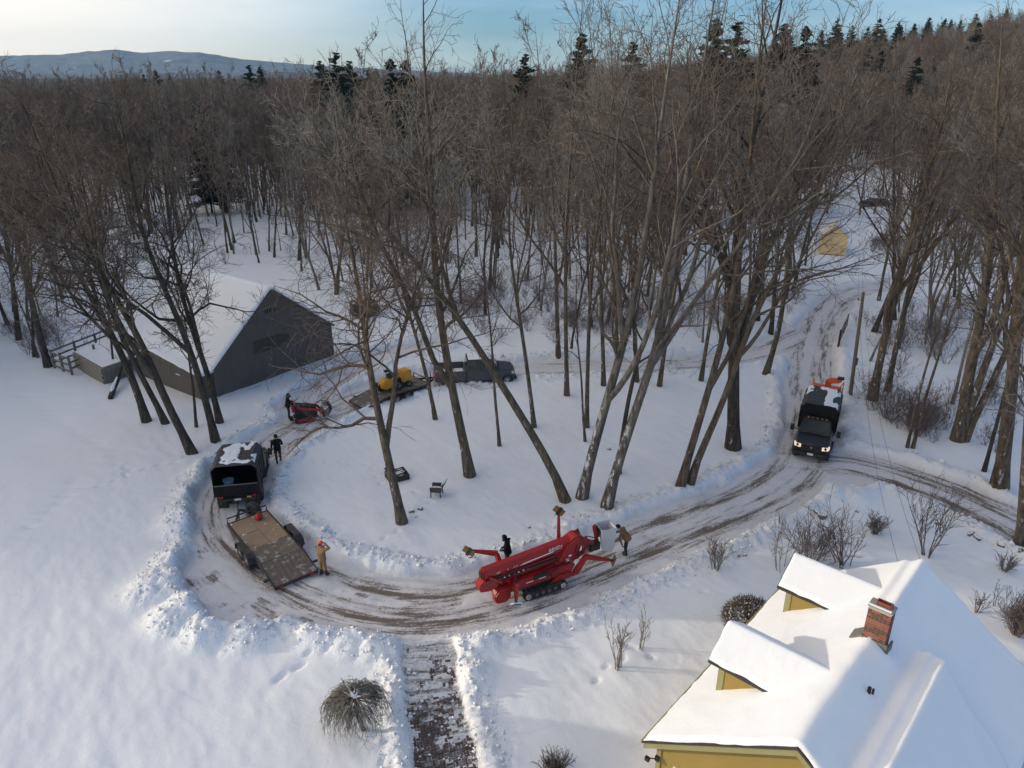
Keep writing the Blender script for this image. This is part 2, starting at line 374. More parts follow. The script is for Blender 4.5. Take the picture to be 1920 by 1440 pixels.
def ground_fields(x, y):
    shp = x.shape
    d1, s1, a1, v1 = line_coords(x, y, LOOP, LOOPD); d2, s2, a2, v2 = line_coords(x, y, BRANCH, BRD); d3, s3, a3, v3 = line_coords(x, y, BARNL, BARND)
    d4, s4, a4, v4 = line_coords(x, y, PATHL, PATHD)
    wob = (fbm(x/1.3, y/1.3, 31, 4) - 0.5)
    hw1 = 1.75 + 0.35*sstep(0.5, 0.8, v1)
    e1 = d1 - hw1; e2 = d2 - 1.8; e3 = d3 - 1.4; e4 = d4 - 1.02
    for px, py, r in ((455,1075,2.3),(410,1050,1.7),(1560,880,2.4),(480,1120,2.0),(1470,905,1.8)):
        c = at(px, py); e1 = np.minimum(e1, np.hypot(x-c[0], y-c[1]) - r)
    e = np.minimum(np.minimum(e1, e2), e3) + wob*0.8
    e4 = e4 + wob*0.35
    drive = sstep(0.18, -0.18, e); path = sstep(0.10, -0.10, e4)*(1-drive)
    # lanes worn by wheels
    def lanes(side, arc, amp, seed):
        w = side + 0.25*(fbm(arc/6, arc*0, seed, 2)-0.5)*2
        tr = 0
        for off, wd, k in ((0.85,.30,1.0),(-0.85,.30,1.0),(0.25,.22,.55),(-1.35,.22,.5),(1.4,.2,.45)):
            tr = tr + k*np.exp(-((w-off)/wd)**2)*(0.35+1.1*fbm(arc/3.5, off*9+w*2, seed+3, 3))
        stre = fbm(arc/2.2, w*5.0, seed+9, 4)
        return amp*(0.85*tr + 0.7*(stre-0.42))
    dirt = lanes(s1, a1, v1, 11)*sstep(0.3, -0.5, e1)
    dirt = np.maximum(dirt, lanes(s2, a2, v2, 51)*sstep(0.3, -0.5, e2)); dirt = np.maximum(dirt, lanes(s3, a3, v3, 71)*sstep(0.3, -0.5, e3))
    dirt = np.clip(dirt, 0, 1)*drive
    blot = sstep(0.57, 0.72, fbm(x/1.1, y/1.1, 91, 4))
    dirt = np.maximum(dirt, 0.42*blot*drive*sstep(26, 16, np.hypot(x+8, y-27)))
    dirt = np.maximum(dirt, path*0.35)
    # relief
    far = sstep(160, 60, np.hypot(x, y))
    z = hill(x, y)
    drift = 0.16*(fbm(x/5, y/5, 3, 3)-0.5) + 0.07*(fbm(x/0.9+y/2.2, y/1.5, 7, 4)-0.5) + 0.035*(fbm((x*.8+y*.6)/0.35, (y*.8-x*.6)/1.4, 9, 3)-0.5)
    chunk = 0.6*np.abs(fbm(x/0.5, y/0.5, 41, 4, 0.65)-0.5)*2+0.6*fbm(x/0.22, y/0.22, 43, 2)
    ee = np.minimum(e, e4+0.15)
    berm = np.exp(-((ee-0.50)/0.38)**2)*(0.03+0.25*fbm(x/1.1, y/1.1, 61, 4))*far
    rough = np.exp(-((ee-0.55)/0.65)**2)*far
    pile = np.zeros(shp)
    for px, py, r, h in PILES:
        c = at(px, py); q = np.hypot(x-c[0], y-c[1])/r; pile = np.maximum(pile, h*np.exp(-(q**2.5))*(0.65+0.7*fbm(x/0.8, y/0.8, 83, 3)))
    rough = np.maximum(rough, np.clip(pile*2.5, 0, 1))
    spill = 0.6*sstep(1.3, 0.5, e4)*sstep(23.8, 22.5, y); rough = np.maximum(rough, spill)
    open_ = (1-drive)*(1-path)
    snow = SNOWD + drift + berm + pile + rough*(chunk-0.45)*0.36
    for T in TRAILS:
        d, sd, ar, _ = line_coords(x, y, T, np.zeros(len(T)))
        step = np.exp(-((sd - 0.11*np.sign(np.sin(ar*4.2)))/0.09)**2)*np.clip(np.sin(ar*8.4)*1.6, 0, 1)*(d < 0.6)
        snow = snow - 0.075*step - 0.015*np.exp(-(sd/0.35)**2)*(d < 0.9)
    rut = 0.05*np.clip(dirt, 0, 1)
    packed_z = 0.035*(fbm(x/0.7, y/0.7, 23, 4)-0.5)*2 - rut + 0.02*chunk
    pathz = 0.0 + 0.05*(fbm(x/0.28, y/0.28, 29, 3)-0.5) + 0.11*(fbm(x/0.9, y/0.9, 33, 3)-0.5) + 0.05*sstep(20.5, 23.0, y)
    z = z + open_*snow + drive*packed_z + path*pathz
    k12 = d2 < d1; k3 = d3 < np.minimum(d1, d2)
    ls = np.where(k3, a3, np.where(k12, a2+200, a1)); lw = np.where(k3, s3, np.where(k12, s2, s1))
    ground_fields.lane = (ls, lw)
    return z, drive, path, dirt, rough
def gz(x, y):
    """ground height without the fine relief"""
    z, *_ = ground_fields(np.array([float(x)]), np.array([float(y)])); return float(z[0])

def axis(segs):
    out = [segs[0][0]]
    for a, b, s0, s1 in segs:
        q = a
        while q < b - 1e-6:
            t = (q-a)/max(b-a, 1e-6); q = min(b, q + s0*(1-t) + s1*t); out.append(q)
    return np.array(out)
gx = axis([(-5600,-1500,800,300),(-1500,-300,200,40),(-300,-60,30,3),(-60,-22,1.6,.2),(-22,14,.095,.095),(14,26,.12,.2),(26,70,.3,2.5),(70,300,4,30),(300,1500,40,200),(1500,5600,300,800)])
gy = axis([(2,14,1.5,.2),(14,36,.095,.095),(36,60,.13,.26),(60,130,.4,2.2),(130,400,3,18),(400,1500,25,150),(1500,6600,200,600)])
GX, GY = np.meshgrid(gx, gy)
gZ, gDr, gPa, gDi, gRo = ground_fields(GX.ravel(), GY.ravel()); gS, gW = ground_fields.lane
def build_ground():
    ny, nx = GX.shape
    V = np.stack([GX.ravel(), GY.ravel(), gZ], 1)
    i = np.arange(ny*nx).reshape(ny, nx)
    Q = np.stack([i[:-1,:-1].ravel(), i[:-1,1:].ravel(), i[1:,1:].ravel(), i[1:,:-1].ravel()], 1)
    dr = gDr[Q].mean(1) > 0.5; pa = (gPa[Q].mean(1) > 0.5) & ~dr
    for name, sel, label in (('snowy_ground', ~dr & ~pa, 'snow covered yard, woodland floor and fields'), ('driveway', dr, 'plowed loop driveway of packed snow and muddy wheel tracks'), ('garden_path', pa, 'shoveled brick path running to the house')):
        q = Q[sel]; u, inv = np.unique(q, return_inverse=True)
        me = np_mesh(name, V[u], inv.reshape(-1, 4), [GROUND], True)
        for an, arr in (('packed', np.maximum(gDr, gPa*0.5)), ('dirt', gDi), ('rough', gRo), ('lane_s', gS), ('lane_w', gW)):
            a = me.attributes.new(an, 'FLOAT', 'POINT'); a.data.foreach_set('value', arr[u].astype(np.float32))
        o = link(name, me); tag(o, label, None, None, 'structure')
        if name == 'garden_path': PATHO.append(o)
PATHO = []
build_ground()

# distant mountain ridge on the left and the low wooded plain in front of it
def m_wood(name, c0, c1):
    m, nt, b = nodes_of(name)
    v = objco(nt); n = noise(nt, 0.02, 8, 0.7, v); n2 = noise(nt, 0.004, 5, 0.6, v)
    c = mixrgb(nt, ramp(nt, n, 0.3, 0.7), c0, c1); c = mixrgb(nt, ramp(nt, n2, 0.5, 0.75), c, (0.06, 0.08, 0.075))
    c = mixrgb(nt, ramp(nt, noise(nt, 0.006, 4, 0.6, v), 0.66, 0.70), c, (0.5, 0.5, 0.52))
    nt.links.new(c, b.inputs['Base Color']); b.inputs['Roughness'].default_value = 1.0; b.inputs['Specular IOR Level'].default_value = 0.0
    return m
def ridge(name, D, prof, depth, label, mtl, seed, base=-30):
    xs = np.array([p[0] for p in prof], float); ys = np.array([p[1] for p in prof], float)
    px = np.linspace(xs[0], xs[-1], 220); py = np.interp(px, xs, ys)
    ts = np.linspace(-1, 1, 26)
    top = np.array([at_y(a, b, D) for a, b in zip(px, py)])
    X = top[None,:,0]*(1+ts[:,None]*depth/D); Y = D+ts[:,None]*depth+0*X; k = np.maximum(0, 1-np.abs(ts))[:,None]
    Z = base+(top[None,:,2]-base)*k**0.8+(fbm(X/260, Y/260, seed, 5)-.5)*180*(1-k)*k+(fbm(X/40, Y/40, seed+5, 3)-.5)*8*k
    rows = np.stack([X, Y, Z], -1)
    V = np.array(rows).reshape(-1, 3); n = len(px); i = np.arange(len(V)).reshape(len(ts), n)
    Q = np.stack([i[:-1,:-1].ravel(), i[:-1,1:].ravel(), i[1:,1:].ravel(), i[1:,:-1].ravel()], 1)
    o = link(name, np_mesh(name, V, Q, [mtl], True)); tag(o, label, None, None, 'structure')
FARWOOD = m_wood('far_wooded_slope', (0.10, 0.115, 0.12), (0.20, 0.21, 0.215))
ridge('mountain', 5600, [(-700,112),(-200,108),(0,103),(60,102),(110,101),(160,95),(215,91),(245,95),(268,97.5),(295,95),(320,93.5),(345,96),(370,96),(400,101),(440,108),(490,113),(540,117),(620,124),(760,131),(900,138)], 900, 'blue wooded mountain ridge on the horizon', FARWOOD, 3)
ridge('hills', 3300, [(-700,138),(-200,136),(0,136),(120,138),(200,140),(320,136),(420,139),(520,134),(640,138),(900,141)], 500, 'low wooded foothills below the mountain', FARWOOD, 19)
# ------------------------------------------------------------------ trees
def nrm(a): return a/np.maximum(np.linalg.norm(a, axis=-1, keepdims=True), 1e-9)
def tubes(P, R, k):
    """P (n,m,3), R (n,m): open tubes with k sides; tip rings may have radius 0"""
    n, m, _ = P.shape
    T = np.empty_like(P); T[:,1:-1] = P[:,2:]-P[:,:-2]; T[:,0] = P[:,1]-P[:,0]; T[:,-1] = P[:,-1]-P[:,-2]; T = nrm(T)
    t0 = nrm(P[:,-1]-P[:,0]); ref = np.where(np.abs(t0[:,2:3]) < 0.8, np.array([[0,0,1.0]]), np.array([[1.0,0,0]]))[:,None,:]
    U = nrm(np.cross(T, ref)); W = np.cross(T, U)
    a = np.arange(k)*2*np.pi/k
    V = P[:,:,None,:] + R[:,:,None,None]*(np.cos(a)[None,None,:,None]*U[:,:,None,:] + np.sin(a)[None,None,:,None]*W[:,:,None,:])
    idx = np.arange(n*m*k).reshape(n, m, k); j = np.roll(np.arange(k), -1)
    Q = np.stack([idx[:,:-1,:], idx[:,:-1,:][:,:,j], idx[:,1:,:][:,:,j], idx[:,1:,:]], -1).reshape(-1, 4)
    return V.reshape(-1, 3), Q
def spikes(P, R):
    """P (n,m,3): three-sided twigs that end in a point; the last point is the tip"""
    V, Q = tubes(P[:,:-1], R[:,:-1], 3)
    n, m, _ = P.shape; base = len(V); k = 3
    last = (np.arange(n)*(m-1)*k + (m-2)*k)[:,None] + np.arange(k)[None]
    tip = base + np.arange(n)
    T = np.stack([last, np.roll(last, -1, 1), np.repeat(tip[:,None], k, 1)], -1).reshape(-1, 3)
    return np.concatenate([V, P[:,-1]]), Q, T
def grow(rng, S, D, L, nseg, wob, trop):
    n = len(S); pts = [S]; d = nrm(D); p = S
    for i in range(nseg):
        d = nrm(d + wob*rng.normal(size=(n,3)) + np.array([0,0,1.0])*(trop if np.isscalar(trop) else trop[:,None]))
        p = p + d*(L/nseg)[:,None]; pts.append(p)
    return np.stack(pts, 1)
def spawn(rng, P, R, c, t0, t1, a0, a1, power=1.0):
    """c children per parent: position, direction, parent radius, t"""
    n, m, _ = P.shape
    t = t0 + (t1-t0)*((np.arange(c)[None]+rng.random((n,c)))/c)**power
    s = t*(m-1); i = np.minimum(s.astype(int), m-2); f = s-i; r_ = np.arange(n)[:,None]
    A = P[r_,i]; B = P[r_,i+1]; pos = A+(B-A)*f[...,None]; T = nrm(B-A)
    rad = R[r_,i]*(1-f)+R[r_,i+1]*f
    ref = nrm(rng.normal(size=(n,c,3))); U = nrm(np.cross(T, ref)); ang = a0+(a1-a0)*rng.random((n,c))
    d = np.cos(ang)[...,None]*T+np.sin(ang)[...,None]*U
    return pos.reshape(-1,3), d.reshape(-1,3), rad.ravel(), t.ravel()
class Parts:
    def __init__(s): s.V = []; s.F4 = []; s.F3 = []; s.n = 0
    def add(s, V, Q=None, T=None):
        if Q is not None and len(Q): s.F4.append(Q+s.n)
        if T is not None and len(T): s.F3.append(T+s.n)
        s.V.append(V); s.n += len(V)
    def mesh(s, name, mats, smooth=True):
        F = []
        if s.F4: F.append(np.concatenate(s.F4))
        if s.F3: F.append(np.concatenate(s.F3))
        return np_mesh(name, np.concatenate(s.V), F, mats, smooth)
def resample(P, n):
    P = np.asarray(P, float); d = np.r_[0, np.cumsum(np.linalg.norm(np.diff(P, axis=0), axis=1))]
    # smooth interpolation through the traced points
    t = np.linspace(0, d[-1], n); out = np.stack([np.interp(t, d, P[:,k]) for k in range(3)], 1)
    for _ in range(2): out[1:-1] = 0.25*out[:-2]+0.5*out[1:-1]+0.25*out[2:]
    return out
def make_tree(seed, H=19.0, r0=0.19, path=None, limbs=12, first=0.38, spread=0.6, limb_len=0.36, br=6, tw=6, sub=3, twr=0.012, lean=0.06, forks=1, droop=0.0, sides=7, crook=0.10):
    """returns (trunk mesh parts, crown mesh parts), base at the origin"""
    rng = np.random.default_rng(seed); tr = Parts(); cr = Parts()
    if path is None:
        D = np.array([[rng.normal()*lean, rng.normal()*lean, 1.0]])
        P = grow(rng, np.zeros((1,3)), D, np.array([H]), 14, 0.045, 0.03)
        P[:,0] = 0
    else:
        P0 = resample(path, 11); top = P0[-1]; L0 = top[2]
        d = nrm((P0[-1]-P0[-3])[None]); rest = max(H-L0, 2.5)
        d = nrm(d*np.array([[0.75,0.75,1]]))
        ext = grow(rng, top[None], d, np.array([rest*1.05]), 9, 0.06, 0.07)
        P = np.concatenate([P0[None,:-1], ext], 1)
        P = resample(P[0], 17)[None]
    m = P.shape[1]; t = np.linspace(0, 1, m)
    R = (r0*((1-t)**0.85*0.93+0.07*(1-t)+0.02) + r0*0.45*np.exp(-t*45))[None]
    P[:,0,2] -= 0.25
    V, Q = tubes(P, R, sides); tr.add(V, Q)
    stems_P = [P]; stems_R = [R]
    if forks:
        S, D, rad, tt = spawn(rng, P, R, forks, first*0.75, first*1.35, 0.25, 0.55)
        L = (1-tt)*H*0.85; FP = grow(rng, S, D, L, m-1, 0.07, 0.07)
        FR = (rad*0.78)[:,None]*((1-t)**0.9*0.96+0.03)[None]
        V, Q = tubes(FP, FR, sides-1); tr.add(V, Q); stems_P.append(FP); stems_R.append(FR)
    SPa = np.concatenate(stems_P); SRa = np.concatenate(stems_R); ns = len(SPa)
    # limbs
    S, D, rad, tt = spawn(rng, SPa, SRa, limbs, first, 0.97, spread*0.55, spread*1.25, 0.9)
    L = (limb_len*H*(1.05-tt)**0.7+0.05*H)*rng.uniform(0.6, 1.15, len(S))
    LP = grow(rng, S, D, L, 7, crook*1.45, 0.045-droop); lt = np.linspace(0,1,8)
    LR = np.maximum((np.minimum(rad*0.62, 0.017*L+0.014))[:,None]*(1-lt*0.85)[None], twr)
    V, Q = tubes(LP, LR, 4); tr.add(V, Q)
    # branches
    S, D, rad, tt = spawn(rng, LP, LR, br, 0.12, 1.0, 0.45, 1.15)
    pl = np.repeat(L, br); L2 = pl*(0.5*(1.1-tt)+0.14)*rng.uniform(0.6, 1.2, len(S))
    BP = grow(rng, S, D, L2, 5, crook*1.7, 0.03-droop*1.2); bt = np.linspace(0,1,6)
    BR = np.maximum((rad*0.6)[:,None]*(1-bt*0.8)[None], twr*0.9)
    V, Q = tubes(BP, BR, 3); cr.add(V, Q)
    if path is not None or True:
        S, D, rad, tt = spawn(rng, SPa, SRa, max(4, br), 0.55, 1.0, 0.4, 0.9)      # twigs straight off the leaders
        X = grow(rng, S, D, rng.uniform(0.8, 2.0, len(S)), 5, 0.12, 0.05-droop); XR = np.maximum((np.minimum(rad*0.4, .02))[:,None]*(1-bt*0.8)[None], twr*0.9)
        V, Q = tubes(X, XR, 3); cr.add(V, Q); BP = np.concatenate([BP, X]); BR = np.concatenate([BR, XR]); L2 = np.r_[L2, np.full(len(X), 1.6)]
    # twigs
    S, D, rad, tt = spawn(rng, BP, BR, tw, 0.1, 1.0, 0.45, 1.15)
    L3 = np.clip(np.repeat(L2, tw)*0.5, 0.35, 1.5)*rng.uniform(0.55, 1.2, len(S))
    TP = grow(rng, S, D, L3, 3, 0.19, 0.02-droop*1.5); TR = np.tile(np.array([1, .85, .7, 0])*twr, (len(TP), 1))
    V, Q, T = spikes(TP, TR); cr.add(V, Q, T)
    if sub:
        S, D, rad, tt = spawn(rng, TP, TR, sub, 0.15, 0.9, 0.35, 0.8)
        L4 = np.repeat(L3, sub)*rng.uniform(0.3, 0.65, len(S))
        XP = grow(rng, S, D, L4, 2, 0.1, 0.05-droop*1.5); XR = np.tile(np.array([.7, .6, 0])*twr, (len(XP), 1))
        V, Q, T = spikes(XP, XR); cr.add(V, Q, T)
    return tr, cr
def tree_thing(name, label, cat, loc, tm, cm, rz=0, sc=1.0, group=None):
    o = thing(name, label, cat, loc, rz, group); o.scale = (sc, sc, sc)
    link('trunk', tm, o); link('crown', cm, o); return o

# -- the trees that can be traced one by one in the photograph: base pixel, pixels up the trunk, trunk radius, height
TR = [
 # around the grey barn
 ('L1', [(276,792),(247,700),(210,625),(154,531),(110,440)], .24, 17, 'd', 'dark bare tree leaning left, leftmost trunk in front of the low grey wing', {}),
 ('L2', [(312,795),(279,731),(240,660),(205,580),(180,500)], .19, 16, 'd', 'dark bare tree second from left in front of the low grey wing', {}),
 ('L3', [(362,850),(310,759),(291,700),(254,609),(200,537),(165,470)], .24, 18, 'd', 'dark leaning bare tree with knotted trunk, nearest the camera left of the black truck', {}),
 ('L4', [(368,802),(363,731),(352,660)], .09, 9, 'd', 'thin dark sapling between the two leaning trunks by the barn', {}),
 ('L5', [(405,828),(385,750),(366,675),(316,556),(285,490)], .22, 18, 'd', 'dark bare tree just behind the black truck, leaning left', {}),
 ('L6', [(413,794),(391,700),(354,603),(329,519),(320,430)], .19, 17, 'd', 'dark bare tree beside the near corner of the barn', {}),
 ('L7', [(91,690),(70,610),(53,537),(33,467),(20,400)], .24, 17, 'd', 'dark bare tree beside the rail fence on the left', {}),
 ('L8', [(36,640),(28,560),(17,480),(5,400)], .2, 17, 'd', 'dark bare tree behind the rail fence at the left edge', {}),
 # inside the loop
 ('C1', [(755,982),(730,873),(707,765),(688,670),(682,620)], .23, 15, 'b', 'bare tree with wide drooping boughs beside the fire pit', dict(forks=2, first=.30, spread=1.15, limb_len=.50, droop=.05, limbs=13, br=9, tw=7, crook=.14)),
 ('C2', [(882,892),(868,820),(852,757),(836,665),(822,580),(815,520)], .26, 21.4, 'b', 'thick bare tree standing behind the plastic chair', dict(forks=2)),
 ('C3', [(817,788),(806,730),(794,682),(780,630)], .13, 15.2, 'b', 'slim bare tree in front of the yellow stump grinder', {}),
 ('C4', [(937,836),(930,770),(926,720),(922,640)], .10, 12, 'b', 'thin bare tree in front of the pickup hood', {}),
 ('C5', [(1063,938),(1040,880),(1011,823),(973,782),(945,725),(905,665),(850,575),(808,522),(735,431),(680,385)], .23, 18, 'b', 'strongly left-leaning bare tree crossing in front of the pickup', dict(first=.6, forks=1, crook=.12)),
 ('C6', [(1002,802),(992,720),(982,640),(968,560)], .14, 17.9, 'b', 'slim bare tree right of the pickup, leaning slightly left', {}),
 ('C7', [(1063,742),(1062,690),(1061,640),(1060,520)], .16, 21.4, 's', 'straight slim grey tree between pickup and snow-plastered trunks', {}),
 ('C8', [(1098,828),(1090,777),(1094,730),(1084,660),(1080,600)], .08, 11, 'b', 'thin wavy sapling inside the driveway loop', {}),
 ('C9', [(1100,802),(1101,720),(1103,640),(1108,520)], .14, 20.5, 's', 'straight bare tree directly behind the thin wavy sapling', {}),
 ('C10', [(1132,723),(1131,680),(1130,640),(1126,520)], .15, 21.4, 's', 'straight bare tree beside the upper drive at mid picture', {}),
 ('C11', [(1090,932),(1104,870),(1119,815),(1152,702),(1173,640),(1190,562),(1210,455)], .26, 21.4, 'p', 'left of two right-leaning trunks plastered with snow behind the red lift', dict(forks=2, limb_len=.34)),
 ('C12', [(1136,950),(1155,880),(1177,807),(1223,682),(1240,640),(1252,577),(1270,460)], .25, 22.3, 'p', 'right of two right-leaning trunks plastered with snow behind the red lift', dict(forks=2, limb_len=.34)),
 ('C13', [(1159,888),(1166,820),(1182,723),(1200,655),(1230,580)], .14, 15, 'd', 'dark slim tree standing behind the right snow-plastered trunk', {}),
 ('C14', [(1194,717),(1193,670),(1190,620),(1186,520)], .15, 21.4, 'b', 'bare tree near the upper drive behind the snow-plastered trunks', {}),
 ('C15', [(1236,725),(1248,640),(1262,560),(1280,463)], .15, 21.4, 'b', 'bare right-leaning tree near the upper drive right of mid picture', {}),
 ('C16', [(1314,715),(1325,640),(1340,560),(1352,490)], .14, 21.4, 'b', 'slim bare tree near the upper drive left of the thick furrowed trunk', {}),
 ('C17', [(1275,915),(1293,850),(1315,777),(1344,682),(1360,620),(1385,500)], .2, 21.4, 'b', 'left stem of the pair by the inner driveway bend', {}),
 ('C18', [(1292,911),(1312,835),(1355,768),(1376,720),(1391,615),(1455,522),(1500,430)], .19, 18.7, 'b', 'right curved stem of the pair by the inner driveway bend', dict(crook=.14)),
 ('C19', [(1375,840),(1375,740),(1376,640),(1380,540),(1384,446)], .36, 22.3, 'd', 'thickest furrowed trunk inside the loop near the black truck', dict(forks=2, limb_len=.36)),
 ('C20', [(1435,701),(1445,680),(1458,640),(1470,562),(1480,470)], .2, 19.6, 'b', 'bare tree with swept base left of the orange chipper', dict(first=.55, limb_len=.18, limbs=7)),
 ('C21', [(1446,621),(1452,560),(1456,500),(1462,430)], .18, 18, 'd', 'dark bare tree left of the drive below the tan shed', dict(first=.55, limb_len=.16, limbs=7)),
 ('C23', [(1047,669),(1044,590),(1042,504),(1040,420)], .17, 20.5, 'b', 'bare tree at the edge of the woods behind the pickup', {}),
 ('C24', [(1157,662),(1152,570),(1149,475),(1146,400)], .17, 20.5, 'b', 'bare tree just across the upper drive at mid picture', {}),
 ('C25', [(1420,600),(1424,540),(1430,470),(1436,380)], .2, 20, 'd', 'dark bare tree across the upper drive left of the tan shed', dict(first=.5, limb_len=.18, limbs=8)),
 # right side
 ('R1', [(1636,750),(1654,649),(1675,569),(1697,490),(1715,420)], .27, 19.6, 'b', 'bare leaning tree right of the utility pole, nearest the pole', dict(forks=2)),
 ('R2', [(1664,733),(1682,639),(1706,535),(1722,450)], .19, 18, 'b', 'bare leaning tree close behind the one by the utility pole', {}),
 ('R3', [(1638,623),(1661,569),(1690,500),(1705,440)], .2, 17, 'd', 'dark bare tree above the black gate on the right', {}),
 ('R4', [(1701,840),(1715,770),(1734,694),(1768,587)], .09, 12, 'b', 'left of two thin saplings beside the right driveway branch', {}),
 ('R5', [(1711,842),(1726,780),(1744,715),(1770,640)], .1, 12, 'b', 'right of two thin saplings beside the right driveway branch', {}),
 ('R6', [(1794,828),(1813,722),(1838,615),(1855,500),(1862,420)], .31, 20.5, 'b', 'left stem of the thick three-stemmed tree at right', dict(forks=1)),
 ('R6b', [(1800,826),(1826,740),(1865,639),(1893,560)], .24, 19, 'b', 'middle stem of the thick three-stemmed tree at right', {}),
 ('R6c', [(1806,828),(1848,743),(1890,656),(1920,580)], .22, 18, 'b', 'right stem of the thick three-stemmed tree at right', {}),
 ('R7', [(1845,884),(1862,820),(1883,743),(1900,670)], .11, 13, 'd', 'thin dark tree left of the big furrowed trunk at the right edge', {}),
 ('R8', [(1874,913),(1884,840),(1893,760),(1904,639),(1914,535)], .36, 21.4, 'b', 'big furrowed trunk beside the right driveway branch near the picture edge', dict(forks=2)),
 ('R9', [(1914,1016),(1916,960),(1920,900),(1926,780)], .2, 16, 'b', 'mossy trunk cut by the right edge, beyond the muddy driveway branch', {}),
]
TRACED_XY = []
def build_traced():
    for i, (tid, pix, r, H, kind, label, kw) in enumerate(TR):
        b = at(*pix[0], 0.2); Y = b[1]; rng = np.random.default_rng(500+i)
        dep = rng.normal()*0.05
        pts = []
        for j, (px, py) in enumerate(pix):
            q = at_y(px, py, Y); q2 = at_y(px, py, Y + dep*max(q[2], 0)); pts.append(q2)
        g0 = gz(b[0], b[1]); pts = np.array(pts); base = pts[0].copy(); base[2] = g0
        pts = pts-base; pts[0] = 0
        near = Y < 60
        k = dict(H=max(H*1.12, pts[-1][2]+4.5), r0=r, path=pts, limbs=13, first=.27, spread=.78, limb_len=.30, br=6, tw=4, sub=1, twr=.0105 if Y < 45 else .013, forks=1, sides=10)
        if r < .12: k.update(limbs=7, br=4, tw=4, sub=2, forks=0, first=.35, limb_len=.26)
        if tid[0] == 'L': k.update(crook=.19, spread=.9, limbs=13, limb_len=.36, br=8, tw=6, sub=2, twr=.013)
        k.update(kw)
        tr, cr = make_tree(1000+i*7, **k)
        bark = {'b': BARK, 'd': BARK_DARK, 's': BARK, 'p': BARK_SNOWY}[kind]
        tw = {'b': (TWIG_GREY, TWIG, TWIG_RED)[i % 3], 'd': TWIG, 's': TWIG_GREY, 'p': TWIG_RED}[kind]
        o = thing('bare_tree', label, 'tree', tuple(base), 0, 'traced trees round the driveway')
        link('trunk', tr.mesh('trunk', [bark]), o); link('crown', cr.mesh('crown', [tw]), o)
        TRACED_XY.append((base[0], base[1]))
build_traced()

# -- shared shapes for the woodland
PROTO = []
for i in range(9):
    H = [17, 19, 16, 20, 18, 15, 19, 17, 21][i]
    tr, cr = make_tree(40+i, H=H, r0=[.12,.14,.10,.155,.13,.095,.14,.12,.155][i], limbs=10, first=[.26,.34,.22,.30,.38,.24,.32,.22,.34][i], spread=[.5,.42,.6,.55,.4,.62,.46,.55,.5][i],
                       limb_len=.27, br=5, tw=5, sub=1, twr=.018, forks=[1,1,0,1,1,0,2,1,1][i], sides=6, lean=.09)
    PROTO.append((tr.mesh('trunk', [[BARK, BARK_DARK, BARK_PALE, BARK, BARK][i % 5]]), cr.mesh('crown', [[TWIG, TWIG_RED, TWIG_GREY][(i*2) % 3]]), H))

def make_conifer(seed, H, spread, start=0.2, droop=-0.05, ragged=0.3, clump=0.26):
    rng = np.random.default_rng(seed); tr = Parts(); cr = Parts()
    P = grow(rng, np.zeros((1,3)), np.array([[0,0,1.0]]), np.array([H]), 12, 0.015, 0.05); t = np.linspace(0,1,13)
    V, Q = tubes(P, (H*0.011*(1-t)+0.02)[None], 6); tr.add(V, Q)
    n = int(H*9); tt = start+(1-start)*rng.random(n)**0.9; z = tt*H
    az = rng.random(n)*2*np.pi; L = spread*H*((1.02-tt)**0.8)*rng.uniform(1-ragged, 1+ragged*0.6, n)+0.10
    S = np.stack([np.zeros(n), np.zeros(n), z], 1); D = np.stack([np.cos(az), np.sin(az), np.full(n, 0.12)], 1)
    B = grow(rng, S, D, L, 4, 0.06, droop); V, Q = tubes(B, (0.012*L)[:,None]*np.array([1,.8,.6,.4,.2])[None], 3); tr.add(V, Q)
    c = 34; t2 = rng.random((n, c))**0.7; s = t2*4; i = np.minimum(s.astype(int), 3); f = (s-i)[...,None]; r_ = np.arange(n)[:,None]
    pos = B[r_,i]*(1-f)+B[r_,i+1]*f + rng.normal(size=(n,c,3))*np.array([.16,.16,.09])*(.35+0.30*L[:,None,None])
    pos = pos.reshape(-1,3); N_ = len(pos)
    d1 = nrm(rng.normal(size=(N_,3))*np.array([1,1,.45])); d2 = nrm(np.cross(d1, rng.normal(size=(N_,3))))
    sz = clump*rng.uniform(.6, 1.5, (N_,1))*np.repeat(np.clip(.35+.35*L, .35, 1.1), c)[:,None]
    V = np.stack([pos-d1*sz, pos+d2*sz*0.32, pos+d1*sz, pos-d2*sz*0.32], 1).reshape(-1,3)
    cr.add(V, np.arange(N_*4).reshape(-1,4)); return tr, cr
NEEDLE = mat('pine_needles', (0.022, 0.042, 0.022), 0.8, var=0.5, scale=1.5, spec=0.2)
NEEDLE2 = mat('spruce_needles', (0.016, 0.028, 0.019), 0.8, var=0.5, scale=1.5, spec=0.2)
CONI = []
for i, (H, sp, st, dr, rg) in enumerate(((22,.27,.30,.02,.6),(20,.23,.10,-.05,.3),(24,.26,.34,.03,.65),(16,.26,.08,-.05,.25))):
    tr, cr = make_conifer(90+i, H, sp*(.95 if i in (0, 2) else 1.1), st, dr, rg, .38); CONI.append((tr.mesh('trunk', [BARK_DARK]), cr.mesh('crown', [[NEEDLE, NEEDLE2][i % 2]], False), H))
